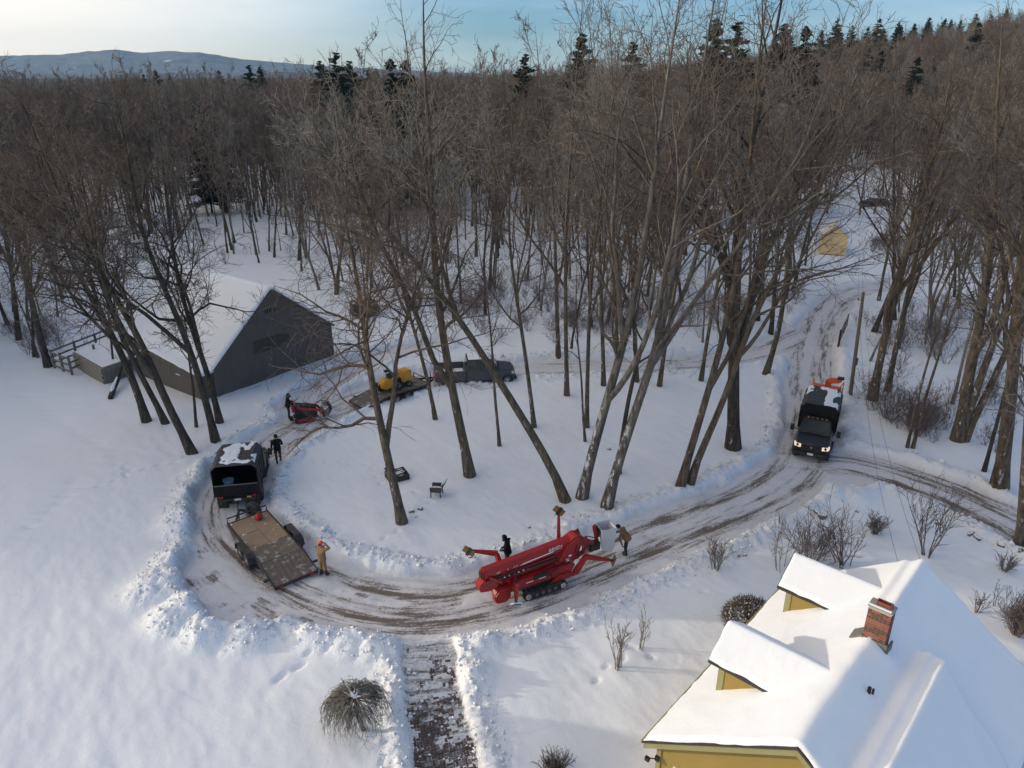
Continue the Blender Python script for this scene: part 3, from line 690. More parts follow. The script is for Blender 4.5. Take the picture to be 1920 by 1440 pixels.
# evergreens that stand out: pixel of the tip, distance, shape
EVG = [(628,95,260,0),(655,112,270,2),(598,112,255,2),(690,126,280,0),(732,106,240,1),(758,108,244,1),(705,128,300,2),(366,188,150,1),(392,192,154,1),(290,130,330,2),(268,138,340,0),(318,140,345,2),
       (466,120,420,0),(486,124,430,2),(410,130,480,1),(985,98,300,0),(1092,60,260,2),(1188,75,300,0),(1345,32,240,2),(1385,38,250,0),(1472,42,290,2),(1516,44,310,1),(1572,34,330,0),(1650,33,380,1),(1690,46,380,2),(1716,44,390,0),(1742,36,395,2),(1768,40,400,0),(1784,36,402,2),
       (1838,40,300,1),(1630,86,300,1),(1655,92,302,1),(1662,88,310,3),(1612,92,300,3),(1722,104,290,1),(1752,106,292,3),(1575,78,300,1)]
for q in range(16): EVG.append((1455+q*29, 62-q*3.1+(q*7 % 5)*3.0, 330+q*6, (2, 0, 1, 2)[q % 4]))
ORD = ['first','second','third','fourth','fifth','sixth','seventh','eighth','ninth','tenth','eleventh','twelfth','thirteenth','fourteenth','fifteenth','sixteenth','seventeenth','eighteenth','nineteenth','twentieth']+['twenty-'+w for w in ('first','second','third','fourth','fifth','sixth','seventh','eighth','ninth')]+['thirtieth']+['thirty-'+w for w in ('first','second','third','fourth','fifth','sixth','seventh','eighth','ninth')]
def evg_side(i, px): return 'in the leafless woods behind the barn' if i in (7, 8) else ('on the right ridge' if px > 1440 else ('on the skyline left of the tall trees' if px < 800 else 'behind the tall central trees'))
SIDES = {}
for i, e in enumerate(EVG): SIDES.setdefault(evg_side(i, e[0]), []).append((e[0], i))
RANK = {i: ORD[r] for v in SIDES.values() for r, (_, i) in enumerate(sorted(v))}
for i, (px, py, D, k) in enumerate(EVG):
    best = None
    for q in np.arange(120, 720, 8.0):                             # stand it where a tree of natural height just reaches the skyline
        tp = at_y(px, py, q); gg = float(hill(tp[:1], tp[1:2])[0]); e = abs(tp[2]-gg-(23 if k != 3 else 17))+.008*abs(q-D)
        if best is None or e < best[0]: best = (e, tp, gg)
    tip, g = best[1], best[2]; h = min(max(tip[2]-g, 9.0), 30.0); tm, cm, H = CONI[k]
    lab = {0: 'ragged green pine', 1: 'dark pointed spruce', 2: 'broad ragged pine', 3: 'low dark spruce'}[k]+', '+RANK[i]+' evergreen from the left '+evg_side(i, px)
    o = tree_thing('evergreen_tree', lab, 'tree', (tip[0], tip[1], g-0.3), tm, cm, i*1.7, h/H, 'evergreens among the leafless woods')

# -- woodland trees: positions
BLK = np.concatenate([LOOP, BRANCH, BARNL])
def blocked(x, y): return bool(((BLK[:,0]-x)**2+(BLK[:,1]-y)**2).min() < 9.0)
# inside of the loop, yard and buildings stay clear (polygons in photo pixels on the ground)
def inpoly(x, y, poly):
    c = False; j = len(poly)-1
    for i in range(len(poly)):
        if (poly[i][1] > y) != (poly[j][1] > y) and x < (poly[j][0]-poly[i][0])*(y-poly[i][1])/(poly[j][1]-poly[i][1]+1e-12)+poly[i][0]: c = not c
        j = i
    return c
CLEAR = [[at(*q)[:2] for q in poly] for poly in (
    [(-200,720),(0,650),(80,690),(160,740),(400,860),(400,700),(630,680),(720,640),(900,655),(1100,660),(1420,640),(1500,600),(1540,560),(1600,545),(1590,640),(1600,760),(1760,860),(2100,960),(2400,1440),(-800,1440)],
    [(1500,600),(1530,500),(1545,420),(1590,352),(1640,352),(1625,420),(1612,500),(1625,560),(1590,640)],
    [(1500,365),(1500,332),(1700,332),(1700,365)],
    [(150,560),(390,480),(520,500),(640,600),(640,690),(400,760),(240,700)],
    [(1285,600),(1275,500),(1330,470),(1345,560),(1330,640)], [(640,640),(620,560),(720,560),(760,640)],
    [(1250,440),(1250,375),(1370,375),(1370,440)], [(60,700),(130,600),(330,560),(320,700)], [(20,640),(140,600),(220,640),(140,720)])]
def clear(x, y):
    if any(inpoly(x, y, P) for P in CLEAR): return True
    return any((x-a)**2+(y-b)**2 < 4 for a, b in TRACED_XY)
rngF = np.random.default_rng(77)
cand = []
NT = 40000
r_a = 54 + (480-54)*rngF.random(NT)**1.2; th_a = np.radians(rngF.uniform(-39, 39, NT)); xa, ya = r_a*np.sin(th_a), r_a*np.cos(th_a)
nz_a = fbm(xa/18, ya/18, 123, 3); u_a = rngF.random(NT)
dens = np.where(r_a < 120, .30, np.where(r_a < 200, .70, 1.0))*np.where(r_a < 75, .85, 1.0)
dens = dens*np.where(nz_a < np.where(r_a < 130, .50, .42), np.where(r_a < 200, .35, .8), 1.0)
for r, x, y in zip(r_a[u_a < dens], xa[u_a < dens], ya[u_a < dens]):
    if len(cand) >= 9000: break
    ppx = 960+FPX*x/(y*CP+CAM_H*SP)
    if r < 128 and 1512 < ppx < 1628: continue                  # the lane to the shed lies open
    if r < 190 and (clear(x, y) or (r < 130 and blocked(x, y))): continue
    cand.append((x, y))
cand = np.array(cand); cand = cand[np.argsort(np.hypot(cand[:,0], cand[:,1]))]
NIND = 250
# the same wood carries on beyond the left edge of the picture, where it shades the loop from the low sun
ex = np.column_stack([rngF.uniform(-150, -45, 1500), rngF.uniform(38, 125, 1500)])
ex = ex[(ex[:,0] < -0.72*ex[:,1]-6)]
cand = np.concatenate([cand, ex])
zs = ground_fields(cand[:,0], cand[:,1])[0]
for i in range(NIND):
    x, y = cand[i]; k = int(rngF.integers(len(PROTO))); tm, cm, H = PROTO[k]
    zone = 'in the woods at right beyond the utility pole' if x > 0.42*y else ('in the woods behind the grey barn' if x < -0.2*y else 'in the woods beyond the upper drive')
    r = math.hypot(x, y); sc = rngF.uniform(.6, 1.15)
    lab = ('brown', 'grey', 'russet')[k % 3]+' '+('tall' if H*sc > 18 else 'small' if H*sc < 14.5 else 'slender')+' bare tree '+('at the edge of' if r < 72 else 'rows into' if r < 92 else 'deep in')+' '+zone[3:]
    ft = tree_thing('forest_tree', lab, 'tree', (x, y, zs[i]), tm, cm, rngF.uniform(0, 6.28), sc, lab); ft.rotation_euler = (rngF.normal()*.05, rngF.normal()*.05, ft.rotation_euler[2])

def scatter(name, label, pts, protos, rots, scls, idx):
    """stuff: points carrying instances of shapes already standing in the scene"""
    me = bpy.data.meshes.new(name); me.vertices.add(len(pts)); me.vertices.foreach_set('co', np.asarray(pts, np.float32).ravel()); me.update()
    for an, arr, ty in (('rot', rots, 'FLOAT'), ('scl', scls, 'FLOAT'), ('idx', idx, 'INT')):
        a = me.attributes.new(an, ty, 'POINT'); a.data.foreach_set('value', np.asarray(arr, np.int32 if ty == 'INT' else np.float32))
    o = link(name, me); tag(o, label, None, None, 'stuff')
    ng = bpy.data.node_groups.new(name, 'GeometryNodeTree')
    ng.interface.new_socket('Geometry', in_out='INPUT', socket_type='NodeSocketGeometry'); ng.interface.new_socket('Geometry', in_out='OUTPUT', socket_type='NodeSocketGeometry')
    gi = ng.nodes.new('NodeGroupInput'); go = ng.nodes.new('NodeGroupOutput')
    jn = ng.nodes.new('GeometryNodeJoinGeometry')
    for objs in protos:
        j2 = ng.nodes.new('GeometryNodeJoinGeometry')
        for ob in objs:
            oi = ng.nodes.new('GeometryNodeObjectInfo'); oi.transform_space = 'ORIGINAL'; oi.inputs['Object'].default_value = ob
            ng.links.new(oi.outputs['Geometry'], j2.inputs[0])
        g2 = ng.nodes.new('GeometryNodeGeometryToInstance'); ng.links.new(j2.outputs[0], g2.inputs[0]); ng.links.new(g2.outputs[0], jn.inputs[0])
    ip = ng.nodes.new('GeometryNodeInstanceOnPoints'); ip.inputs['Pick Instance'].default_value = True
    def attr(nm, ty):
        n = ng.nodes.new('GeometryNodeInputNamedAttribute'); n.data_type = ty; n.inputs['Name'].default_value = nm; return n.outputs['Attribute']
    cx = ng.nodes.new('ShaderNodeCombineXYZ'); ng.links.new(attr('rot', 'FLOAT'), cx.inputs[2])
    ng.links.new(gi.outputs[0], ip.inputs['Points']); ng.links.new(jn.outputs[0], ip.inputs['Instance'])
    ng.links.new(attr('idx', 'INT'), ip.inputs['Instance Index']); ng.links.new(cx.outputs[0], ip.inputs['Rotation']); ng.links.new(attr('scl', 'FLOAT'), ip.inputs['Scale'])
    ng.links.new(ip.outputs[0], go.inputs[0])
    md = o.modifiers.new('scatter', 'NODES'); md.node_group = ng
    return o
def proto_objs(meshes):
    """standing trees already in the scene whose parts can be repeated"""
    out = []
    for tm, cm, H in meshes:
        t = [o for o in COL.objects if o.data is tm][0]; c = [o for o in COL.objects if o.data is cm][0]; out.append((t, c))
    return out
n = len(cand)-NIND
rr = np.hypot(cand[NIND:,0], cand[NIND:,1])
scatter('woodland', 'leafless brown woodland covering the slopes behind the driveway', np.column_stack([cand[NIND:], zs[NIND:]]), proto_objs(PROTO), rngF.uniform(0, 6.28, n), rngF.uniform(.62, 1.1, n), rngF.integers(0, len(PROTO), n))
# far canopy beyond the instanced trees
def canopy():
    rs = np.r_[np.linspace(430, 1000, 70), np.linspace(1020, 3200, 60)]; ths = np.radians(np.linspace(-42, 42, 420))
    R_, T_ = np.meshgrid(rs, ths, indexing='ij'); X = R_*np.sin(T_); Y = R_*np.cos(T_)
    Z = hill(X, Y) + (11 + 5*fbm(X/9, Y/9, 201, 3, .6) + 4*(fbm(X/60, Y/60, 203, 3)-.5))*(1-0.3*sstep(900, 3000, R_)) - 30*sstep(470, 430, R_)
    i = np.arange(X.size).reshape(X.shape); Q = np.stack([i[:-1,:-1].ravel(), i[1:,:-1].ravel(), i[1:,1:].ravel(), i[:-1,1:].ravel()], 1)
    m, nt, b = nodes_of('far_canopy'); v = objco(nt); c = mixrgb(nt, noise(nt, 0.25, 6, .7, v), (0.05, 0.043, 0.037), (0.16, 0.135, 0.115))
    c = mixrgb(nt, ramp(nt, noise(nt, 0.02, 4, .6, v), .55, .68), c, (0.022, 0.035, 0.022))
    nt.links.new(c, b.inputs['Base Color']); b.inputs['Roughness'].default_value = 1; b.inputs['Specular IOR Level'].default_value = 0
    o = link('distant_forest', np_mesh('distant_forest', np.column_stack([X.ravel(), Y.ravel(), Z.ravel()]), Q, [m], False)); tag(o, 'far brown forest stretching to the foothills', None, None, 'stuff')
canopy()

# -- shrubs
def make_shrub(seed, H, stems, spread, br=5, tw=5, twr=.008, r=.016, trop=.05, sub=0):
    rng = np.random.default_rng(seed); st = Parts(); cr = Parts()
    az = rng.random(stems)*6.28; S = np.stack([np.cos(az), np.sin(az), np.zeros(stems)], 1)*rng.random((stems,1))*0.12*H; S[:,2] = -.08
    D = np.stack([np.cos(az)*spread*rng.random(stems), np.sin(az)*spread*rng.random(stems), np.ones(stems)], 1)
    P = grow(rng, S, D, H*rng.uniform(.7, 1.1, stems), 6, .10, trop); t = np.linspace(0,1,7); R = np.full((stems,1), r)*(1-.7*t)[None]
    V, Q = tubes(P, R, 4); st.add(V, Q)
    S, D, rad, tt = spawn(rng, P, R, br, .25, 1, .3, .8); L = H*.35*rng.uniform(.5, 1.2, len(S)); BP = grow(rng, S, D, L, 4, .14, trop); BR = np.maximum(rad*.6, twr)[:,None]*np.array([1,.9,.8,.6,.4])[None]
    V, Q = tubes(BP, BR, 3); cr.add(V, Q)
    S, D, rad, tt = spawn(rng, BP, BR, tw, .2, 1, .3, .8); L = H*.17*rng.uniform(.5, 1.2, len(S)); TP = grow(rng, S, D, L, 2, .14, trop); V, Q, T = spikes(TP, np.tile(np.array([1,.8,0])*twr, (len(TP),1))); cr.add(V, Q, T)
    return st, cr
STEMM = mat('shrub_stems', (0.12, 0.10, 0.085), .9, var=.4, scale=4, spec=.2)
STEMG = mat('shrub_stems_grey', (0.20, 0.175, 0.15), .9, var=.4, scale=4, spec=.2)
BRUSHM = mat('brush_stems_plum', (0.19, 0.15, 0.14), .9, var=.4, scale=4, spec=.2)
def shrub(label, px, py, H, stems, spread, seed, m=None, br=5, tw=5, twr=.008, r=.016, name='shrub', group=None, trop=.05):
    g = at(px, py, .2); z = gz(g[0], g[1]); st, cr = make_shrub(seed, H, stems, spread, br, tw, twr, r, trop)
    o = thing(name, label, 'shrub', (g[0], g[1], z), 0, group); link('stems', st.mesh('stems', [m or STEMM]), o); link('twigs', cr.mesh('twigs', [m or STEMM]), o); return o
shrub('tall vase-shaped bare shrub on the snow above the clipped round shrub', 1342, 1068, 1.5, 16, .45, 1, STEMG)
shrub('left tied bunch of bare stems on the snowy lawn', 1157, 1255, 1.9, 8, .07, 2, STEMG, 4, 4, r=.02, trop=.22)
shrub('right pair of bare stems on the snowy lawn', 1200, 1218, 1.7, 4, .07, 3, STEMG, 4, 4, r=.02, trop=.22)
shrub('wiry open bare shrub left of the twiggy clump behind the house', 1468, 1070, 2.3, 9, .8, 4, STEMM, 6, 5)
shrub('dense twiggy bare clump behind the first dormer', 1520, 1058, 2.2, 30, .9, 5, BRUSHM, 6, 6)
shrub('spreading bare bush behind the gap between dormer and roof peak', 1580, 1060, 2.7, 9, .9, 6, STEMM, 7, 6, r=.028)
shrub('small rounded plum-coloured bush behind the house by the driveway', 1640, 1002, 1.0, 30, .7, 7, BRUSHM, 5, 5)
shrub('tall open bare bush behind the roof peak', 1735, 1045, 3.4, 6, .6, 8, STEMM, 8, 7, r=.035, twr=.010)
shrub('small tan tuft of a bush right of the roof', 1882, 1072, .8, 26, .8, 9, STEMG, 4, 4)
shrub('large rounded bare bush at the right edge below the tuft', 1905, 1192, 1.5, 60, .75, 10, BRUSHM, 6, 6)
shrub('wispy dried stems beside the right rake of the roof', 1830, 1150, .9, 10, .5, 11, BRUSHM, 4, 4)
shrub('thin leaning stem right of the roof', 1862, 1140, 1.2, 3, .4, 12, STEMM, 3, 3)
shrub('small bare bush half hidden at the bottom edge', 1038, 1452, .8, 50, .8, 13, STEMM, 5, 4)
# brush under the trees: nobody could count it
BR = [make_shrub(60+i, 1.5, 10, .9, 4, 4, .009, .012) for i in range(3)]
BRM = []
for i, (px, py, lab) in enumerate(((1668,790,'plum-brown brush at the foot of the trees right of the pole'), (1648,470,'round plum-brown bush beside the snowy lane near the shed'), (1715,800,'tangled brush between the two thin saplings'))):
    g = at(px, py, .2); o = thing('brush', lab, 'shrub', (g[0], g[1], gz(g[0], g[1])))
    a = link('stems', BR[i][0].mesh('stems', [BRUSHM]), o); b = link('twigs', BR[i][1].mesh('twigs', [BRUSHM]), o); BRM.append((a, b)); o.scale = (1.3,)*3
bp = []
for cxp, cyp, sx, sy, nn in ((1670,760,60,45,24),(1730,800,60,40,26),(1690,640,70,60,26),(1800,640,90,70,40),(1660,455,30,25,18),(1700,470,60,30,30),(1800,470,100,30,40),(1130,560,260,30,90),(1100,610,240,25,70),(1350,600,60,40,26),(1500,560,20,40,14),(900,560,160,30,50),(700,470,120,50,50),(250,440,250,40,60),(60,640,70,30,30),(1850,760,60,60,20),(1500,450,25,30,14)):
    for _ in range(nn):
        q = at(cxp+rngF.normal()*sx*.6, min(cyp+rngF.normal()*sy*.6, 930), .2)
        if blocked(q[0], q[1]) and q[1] < 130: continue
        if inpoly(q[0], q[1], CLEAR[0]) or inpoly(q[0], q[1], CLEAR[1]): continue
        bp.append(q[:2])
bp = np.array(bp); bz = ground_fields(bp[:,0], bp[:,1])[0]
scatter('undergrowth', 'low tangled brush under the bare trees', np.column_stack([bp, bz]), BRM, rngF.uniform(0, 6.28, len(bp)), rngF.uniform(.5, 1.25, len(bp)), rngF.integers(0, 3, len(bp)))
# clipped round shrub beside the house
def round_shrub():
    g = at(1398, 1168, .2); rng = np.random.default_rng(5); o = thing('round_shrub', 'clipped dome-shaped leafless shrub with snow caught in it, against the house eave', 'shrub', (g[0]+.15, g[1]+.1, gz(g[0], g[1])-.05))
    n = 3400; d = nrm(rng.normal(size=(n,3))); d[:,2] = np.abs(d[:,2]); rad = rng.uniform(.70, .97, n)
    S = d*rad[:,None]*np.array([1.12,1.0,1.05]); D = d + rng.normal(size=(n,3))*.7
    P = grow(rng, S, D, rng.uniform(.10, .24, n), 2, .25, .0); cr = Parts(); V, Q, T = spikes(P, np.tile(np.array([.010,.008,0]), (n,1))); cr.add(V, Q, T)
    st = Parts(); m = 40; az = rng.random(m)*6.28; D = nrm(np.stack([np.cos(az)*rng.random(m), np.sin(az)*rng.random(m), np.full(m,.7)], 1)); P = grow(rng, np.zeros((m,3)), D, np.full(m,1.0), 4, .1, 0); V, Q = tubes(P, np.full((m,5), .014), 4); st.add(V, Q)
    n = 420; d = nrm(rng.normal(size=(n,3))); d[:,2] = np.abs(d[:,2])*1.1; c = nrm(d)*np.array([1.08,.97,1.0])*rng.uniform(.86,.97,(n,1)); sz = rng.uniform(.02,.055,(n,1))
    tet = nrm(rng.normal(size=(4,3))); V = np.concatenate([c+sz*np.array(v) for v in ((1,0,0),(-.6,.8,0),(-.6,-.8,0),(0,0,.9),(0,0,-.5))]); sn = Parts()
    k = np.arange(n); F = np.concatenate([np.stack([k+a*n, k+b*n, k+c_*n],1) for a, b, c_ in ((0,1,3),(1,2,3),(2,0,3),(1,0,4),(2,1,4),(0,2,4))]); sn.add(V, None, F)
    link('stems', st.mesh('stems', [STEMM]), o); link('twigs', cr.mesh('twigs', [STEMM]), o); link('caught_snow', sn.mesh('caught_snow', [SNOW], False), o)
round_shrub()
def weeping_tree():
    g = at(682, 1368, .2); rng = np.random.default_rng(8); o = thing('weeping_tree', 'small weeping tree with umbrella of hanging bare twigs beside the brick path', 'tree', (g[0], g[1], gz(g[0], g[1])-.05))
    st = Parts(); P = grow(rng, np.zeros((1,3)), np.array([[-.05,.08,1.]]), np.array([1.45]), 6, .06, .05); V, Q = tubes(P, np.array([[.085,.07,.065,.06,.06,.055,.05]]), 8); st.add(V, Q)
    top = P[0,-1]; n = 26; az = np.arange(n)/n*6.28+rng.random(n)*.4; D = np.stack([np.cos(az), np.sin(az), rng.uniform(.15,.6,n)], 1)
    LP = grow(rng, np.repeat(top[None], n, 0), D, rng.uniform(.45, .95, n), 6, .10, -.07); LR = np.tile(np.linspace(.03,.012,7), (n,1)); V, Q = tubes(LP, LR, 5); st.add(V, Q)
    cr = Parts(); n2 = 620; az = rng.random(n2)*6.28; r0 = .12+.5*rng.random(n2); r1 = r0+rng.uniform(.3, .75, n2); m_ = 8; t = np.linspace(0, 1, m_)[None]
    R_ = np.minimum(r0[:,None]+(r1-r0)[:,None]*np.sin(t*1.5), 1.25+.08*rng.normal(size=(n2,1))); hgt = 1.55+.10*rng.normal(size=(n2,1))
    Z = hgt-.55*np.abs(R_/1.2)**3.0-np.clip(t-.5,0,1)**1.6*rng.uniform(.3, 1.5, (n2,1)); A_ = az[:,None]+np.cumsum(rng.normal(size=(n2,m_))*.06, 1)
    BP = np.stack([np.cos(A_)*R_, np.sin(A_)*R_, np.maximum(Z, .05)], -1)+np.array([top[0], top[1], 0]); V, Q = tubes(BP, np.tile(np.linspace(.0085,.004,m_), (n2,1)), 3); cr.add(V, Q)
    S, D, rad, tt = spawn(rng, BP, np.full(BP.shape[:2], .005), 3, .2, .95, .2, .6); TP = grow(rng, S, D, rng.uniform(.12,.32,len(S)), 3, .10, -.15); V, Q, T = spikes(TP, np.tile(np.array([.005,.0045,.004,0]), (len(S),1))); cr.add(V, Q, T)
    sn = Parts()
    for j in (0, 5, 6, 9, 11):
        X = LP[j:j+1,:5]+np.array([0,0,.03]); V, Q = tubes(X, np.array([[.05,.055,.045,.035,.012]]), 6); sn.add(V, Q)
    link('trunk', st.mesh('trunk', [BARK_DARK]), o); link('crown', cr.mesh('crown', [TWIG_GREY]), o); link('snow_cap', sn.mesh('snow_cap', [SNOW]), o)
weeping_tree()
def fallen_log():
    g = at(208, 750, .2); q = at(247, 700, .2); m = MB(); z = gz(g[0], g[1])
    o = thing('fallen_log', 'snow-topped bent log lying by the leftmost leaning trunk', 'log', (g[0], g[1], z)); d = q-g
    m.tube([(0,0,.12),(d[0]*.35,d[1]*.2,.2),(d[0]*.7,d[1]*.5,.5),(d[0]*.95,d[1]*.75,1.0)], [.17,.18,.16,.10], 10); m.build('wood', BARK_DARK, o, True)
    s = MB(); s.tube([(d[0]*.08-.03,d[1]*.05+.05,.22),(d[0]*.35-.03,d[1]*.2+.05,.32),(d[0]*.7-.03,d[1]*.5+.05,.6)], [.05,.14,.08], 8); s.build('snow', SNOW, o, True)
fallen_log()
# ------------------------------------------------------------------ buildings
def m_siding(name, col, pitch, vertical=False, var=.12):
    m, nt, b = nodes_of(name)
    tc = N(nt, 'ShaderNodeTexCoord'); sp = N(nt, 'ShaderNodeSeparateXYZ'); nt.links.new(tc.outputs['Object'], sp.inputs[0])
    s = mathn(nt, 'FRACT', mathn(nt, 'DIVIDE', sp.outputs[2], pitch))
    n = noise(nt, 2.0, 5, .6, objco(nt, (1,1,.4))); n2 = noise(nt, .7, 4, .6, objco(nt))
    c = mixrgb(nt, n, [x*(1-var) for x in col], [x*(1+var) for x in col]); c = mixrgb(nt, mathn(nt, 'MULTIPLY', n2, .25), c, [x*.7 for x in col])
    nt.links.new(c, b.inputs['Base Color']); b.inputs['Roughness'].default_value = .7; b.inputs['Specular IOR Level'].default_value = .3
    bump(nt, b, s, .6, .015); return m
YELLOW = m_siding('mustard_clapboard', (.30, .215, .058), .11)
OLIVE = mat('olive_trim_paint', (.27, .25, .11), .6, var=.12, scale=3)
ROOFM = mat('dark_roof_shingle', (.035, .034, .036), .9, var=.5, scale=9, bmp=.4)
MORTAR = mat('mortar', (.42, .38, .33), .95, var=.25, scale=20, bmp=.3)
BRICKS = [mat('chimney_brick_'+n, c, .9, var=.25, scale=25, bmp=.3, dirt=.25) for n, c in (('red', (.25,.075,.045)), ('orange', (.30,.105,.06)), ('dark', (.12,.05,.04)))]
CONC = mat('weathered_concrete', (.33, .31, .275), .9, var=.25, scale=8, bmp=.3, dirt=.3)
LEAD = mat('dull_lead', (.16, .15, .13), .6, var=.4, scale=9, dirt=.4)
BLACKP = mat('black_plastic', (.015, .015, .016), .5, var=.3, scale=8)
GLASSW = mat('window_glass', (.03, .045, .06), .08, var=.2, scale=2)
WHITE = mat('white_trim_paint', (.72, .72, .70), .5, var=.06, scale=4)

HO = (3.76, 15.87); HAZ = .735
EZ, RZ, HW, HL = 3.0, 5.9, 4.1, 9.93
def roof_z(b, a):
    """upper face of the snow on the main roof; b across from the left eave, a along the ridge"""
    k = (RZ-EZ)/HW
    left = EZ + k*b; right = RZ - k*(b-HW)
    z = -0.12*np.log(np.exp(-left/0.12)+np.exp(-right/0.12))                      # rounded ridge
    step = sstep(6.22, 5.98, a + 0.25*(b-5.4) + 0.12*np.sin(b*3.1))
    prof = np.interp(b, [4.1, 4.45, 5.15, 5.48, 5.58, 5.74, 5.9, 6.02, 8.5], [5.86, 5.56, 5.10, 5.40, 5.33, 5.38, 5.52, 5.36, 2.78])
    raise_ = np.maximum(prof-right, 0)*(b > 4.1)
    z = z + raise_*step
    far = sstep(6.2, 7.2, a)
    z = z + far*(0.10*np.exp(-((b-4.22)/.13)**2) - 0.06*np.exp(-((b-3.9)/.12)**2) + .05*np.exp(-((b-3.66)/.10)**2))
    z = z + 0.10*np.exp(-(((b-4.35)/.45)**2+((a-4.85)/.4)**2))                          # hollow round the chimney
    z = z + 0.09*(fbm(b/1.2, a/1.6, 301, 3)-.5) + 0.03*(fbm(b/.3, a/.5, 307, 4)-.5) - .04*np.clip(1-b/.8,0,1)**2
    return z
def smooth2(Z, n):
    for _ in range(n):
        Z[1:-1,1:-1] = .2*Z[1:-1,1:-1]+.2*(Z[:-2,1:-1]+Z[2:,1:-1]+Z[1:-1,:-2]+Z[1:-1,2:])
    return Z
def snow_slab(name, bs, as_, Z, thick, parent, edge=.10):
    """height field with a rounded, closed rim"""
    B, A = np.meshgrid(bs, as_); nb, na = len(bs), len(as_)
    rim = np.minimum(np.minimum(B-bs[0], bs[-1]-B), np.minimum(A-as_[0], as_[-1]-A))
    Zt = Z - thick*0.55*(1-np.sqrt(np.clip(1-(1-np.clip(rim/edge,0,1))**2, 0, 1)))
    wob = .09*(fbm(B*1.7+7, A*1.7, 331, 3)-.5)*(1-np.clip(rim/(edge*1.5), 0, 1))
    top = np.stack([B+wob, A+wob, Zt], -1).reshape(-1,3); i = np.arange(nb*na).reshape(na, nb)
    Q = [np.stack([i[:-1,:-1].ravel(), i[:-1,1:].ravel(), i[1:,1:].ravel(), i[1:,:-1].ravel()], 1)]
    loop = np.r_[i[0,:], i[1:,-1], i[-1,:-1][::-1], i[1:-1,0][::-1]]
    low = top[loop].copy(); low[:,2] = Z.ravel()[loop]-thick; n = len(loop); j = nb*na+np.arange(n)
    Q.append(np.stack([loop, j, np.roll(j,-1), np.roll(loop,-1)], 1))
    return link(name, np_mesh(name, np.concatenate([top, low]), [np.concatenate(Q)], [SNOW], True), parent)
def house():
    o = thing('yellow_house', 'mustard-yellow house with snow-covered roof, two dormers and brick chimney', 'house', (HO[0], HO[1], 0), -HAZ)
    k = (RZ-EZ)/HW; W2 = 8.2
    # walls (local x = b, y = a)
    m = MB(); prof = [(.32,-.5),(W2-.32,-.5),(W2-.32,EZ-.28+.32*k),(HW,RZ-.30),(.32,EZ-.28+.32*k)]
    m.prism(prof, .34, HL-.34); m.build('wall', YELLOW, o)
    # roof boards under the snow
    m = MB(); t = .08
    def slab(b0, z0, b1, z1): m.add([(b0,-.02,z0),(b1,-.02,z1),(b1,HL+.02,z1),(b0,HL+.02,z0),(b0,-.02,z0-t),(b1,-.02,z1-t),(b1,HL+.02,z1-t),(b0,HL+.02,z0-t)], [(0,1,2,3),(7,6,5,4),(0,4,5,1),(1,5,6,2),(2,6,7,3),(3,7,4,0)])
    slab(-.03, EZ-.16, HW, RZ-.2); slab(HW+.002, RZ-.2, W2+.03, EZ-.2); rf = m.build('roof', ROOFM, o)
    bs = np.arange(0.0, 8.26, .055); as_ = np.arange(0.0, HL+.01, .06); B, A = np.meshgrid(bs, as_)
    Z = smooth2(roof_z(B, A), 2); snow_slab('roof_snow', bs, as_, Z, .17, o, .12)
    # near gable trim: rake boards in two steps, frieze, corner board
    def rake(b0, z0, b1, z1, y0, y1, h, name): 
        mm = MB(); mm.add([(b0,y0,z0),(b1,y0,z1),(b1,y0,z1-h),(b0,y0,z0-h),(b0,y1,z0),(b1,y1,z1),(b1,y1,z1-h),(b0,y1,z0-h)], [(3,2,1,0),(4,5,6,7),(0,1,5,4),(1,2,6,5),(2,3,7,6),(3,0,4,7)]); return mm.build(name, OLIVE, o)
    rake(0.0, EZ-.27, HW, RZ-.33, .04, .30, .20, 'rake_board'); rake(HW+.003, RZ-.33, W2, EZ-.30, .04, .30, .20, 'rake_board')
    rake(.3, EZ-.29+.12, HW, RZ-.5, .31, .335, .22, 'frieze_board'); rake(HW+.003, RZ-.5, W2-.3, EZ-.20, .31, .335, .22, 'frieze_board')
    for x in (.30, W2-.42): mm = MB(); mm.box(x, x+.14, .30, .337, -.4, EZ-.1); mm.build('corner_board', OLIVE, o)
    mm = MB(); mm.tube([(-.05,.05,EZ-.26),(-.05,HL-.1,EZ-.26)], .06, 8); mm.build('gutter', OLIVE, o, True)
    # window in the near gable wall
    wd = MB(); wd.box(.86,1.7,.30,.345,1.1,2.25); w = wd.build('window', WHITE, o); g = MB(); g.box(.93,1.63,.285,.30,1.17,2.18); g.build('pane', GLASSW, w); g = MB(); g.box(1.26,1.30,.272,.284,1.17,2.18); g.box(.93,1.259,.272,.284,1.64,1.68); g.box(1.301,1.63,.272,.284,1.64,1.68); g.build('muntin', WHITE, w)
    # flood light on the corner board
    f = MB(); f.box(.30,.42,.22,.30,2.12,2.30); f.tube([(.36,.24,2.2),(.25,.16,2.22),(.16,.10,2.2)], .02, 6); f.box(.08,.22,.02,.12,2.13,2.27); f.build('flood_light', BLACKP, o, False, .01)
    # entry roof with its own snow, low on the near gable
    e = MB(); e.prism([(1.7,1.62),(3.3,1.62),(2.5,2.1)], -1.0, .335); er = e.build('porch_roof', OLIVE, o)
    bs2 = np.linspace(1.55, 3.45, 36); as2 = np.linspace(-1.12, .33, 30); B2, A2 = np.meshgrid(bs2, as2); Z2 = smooth2(2.32-.52*np.sqrt((B2-2.5)**2+.02), 2); s2 = snow_slab('snow', bs2, as2, Z2, .14, er, .14)
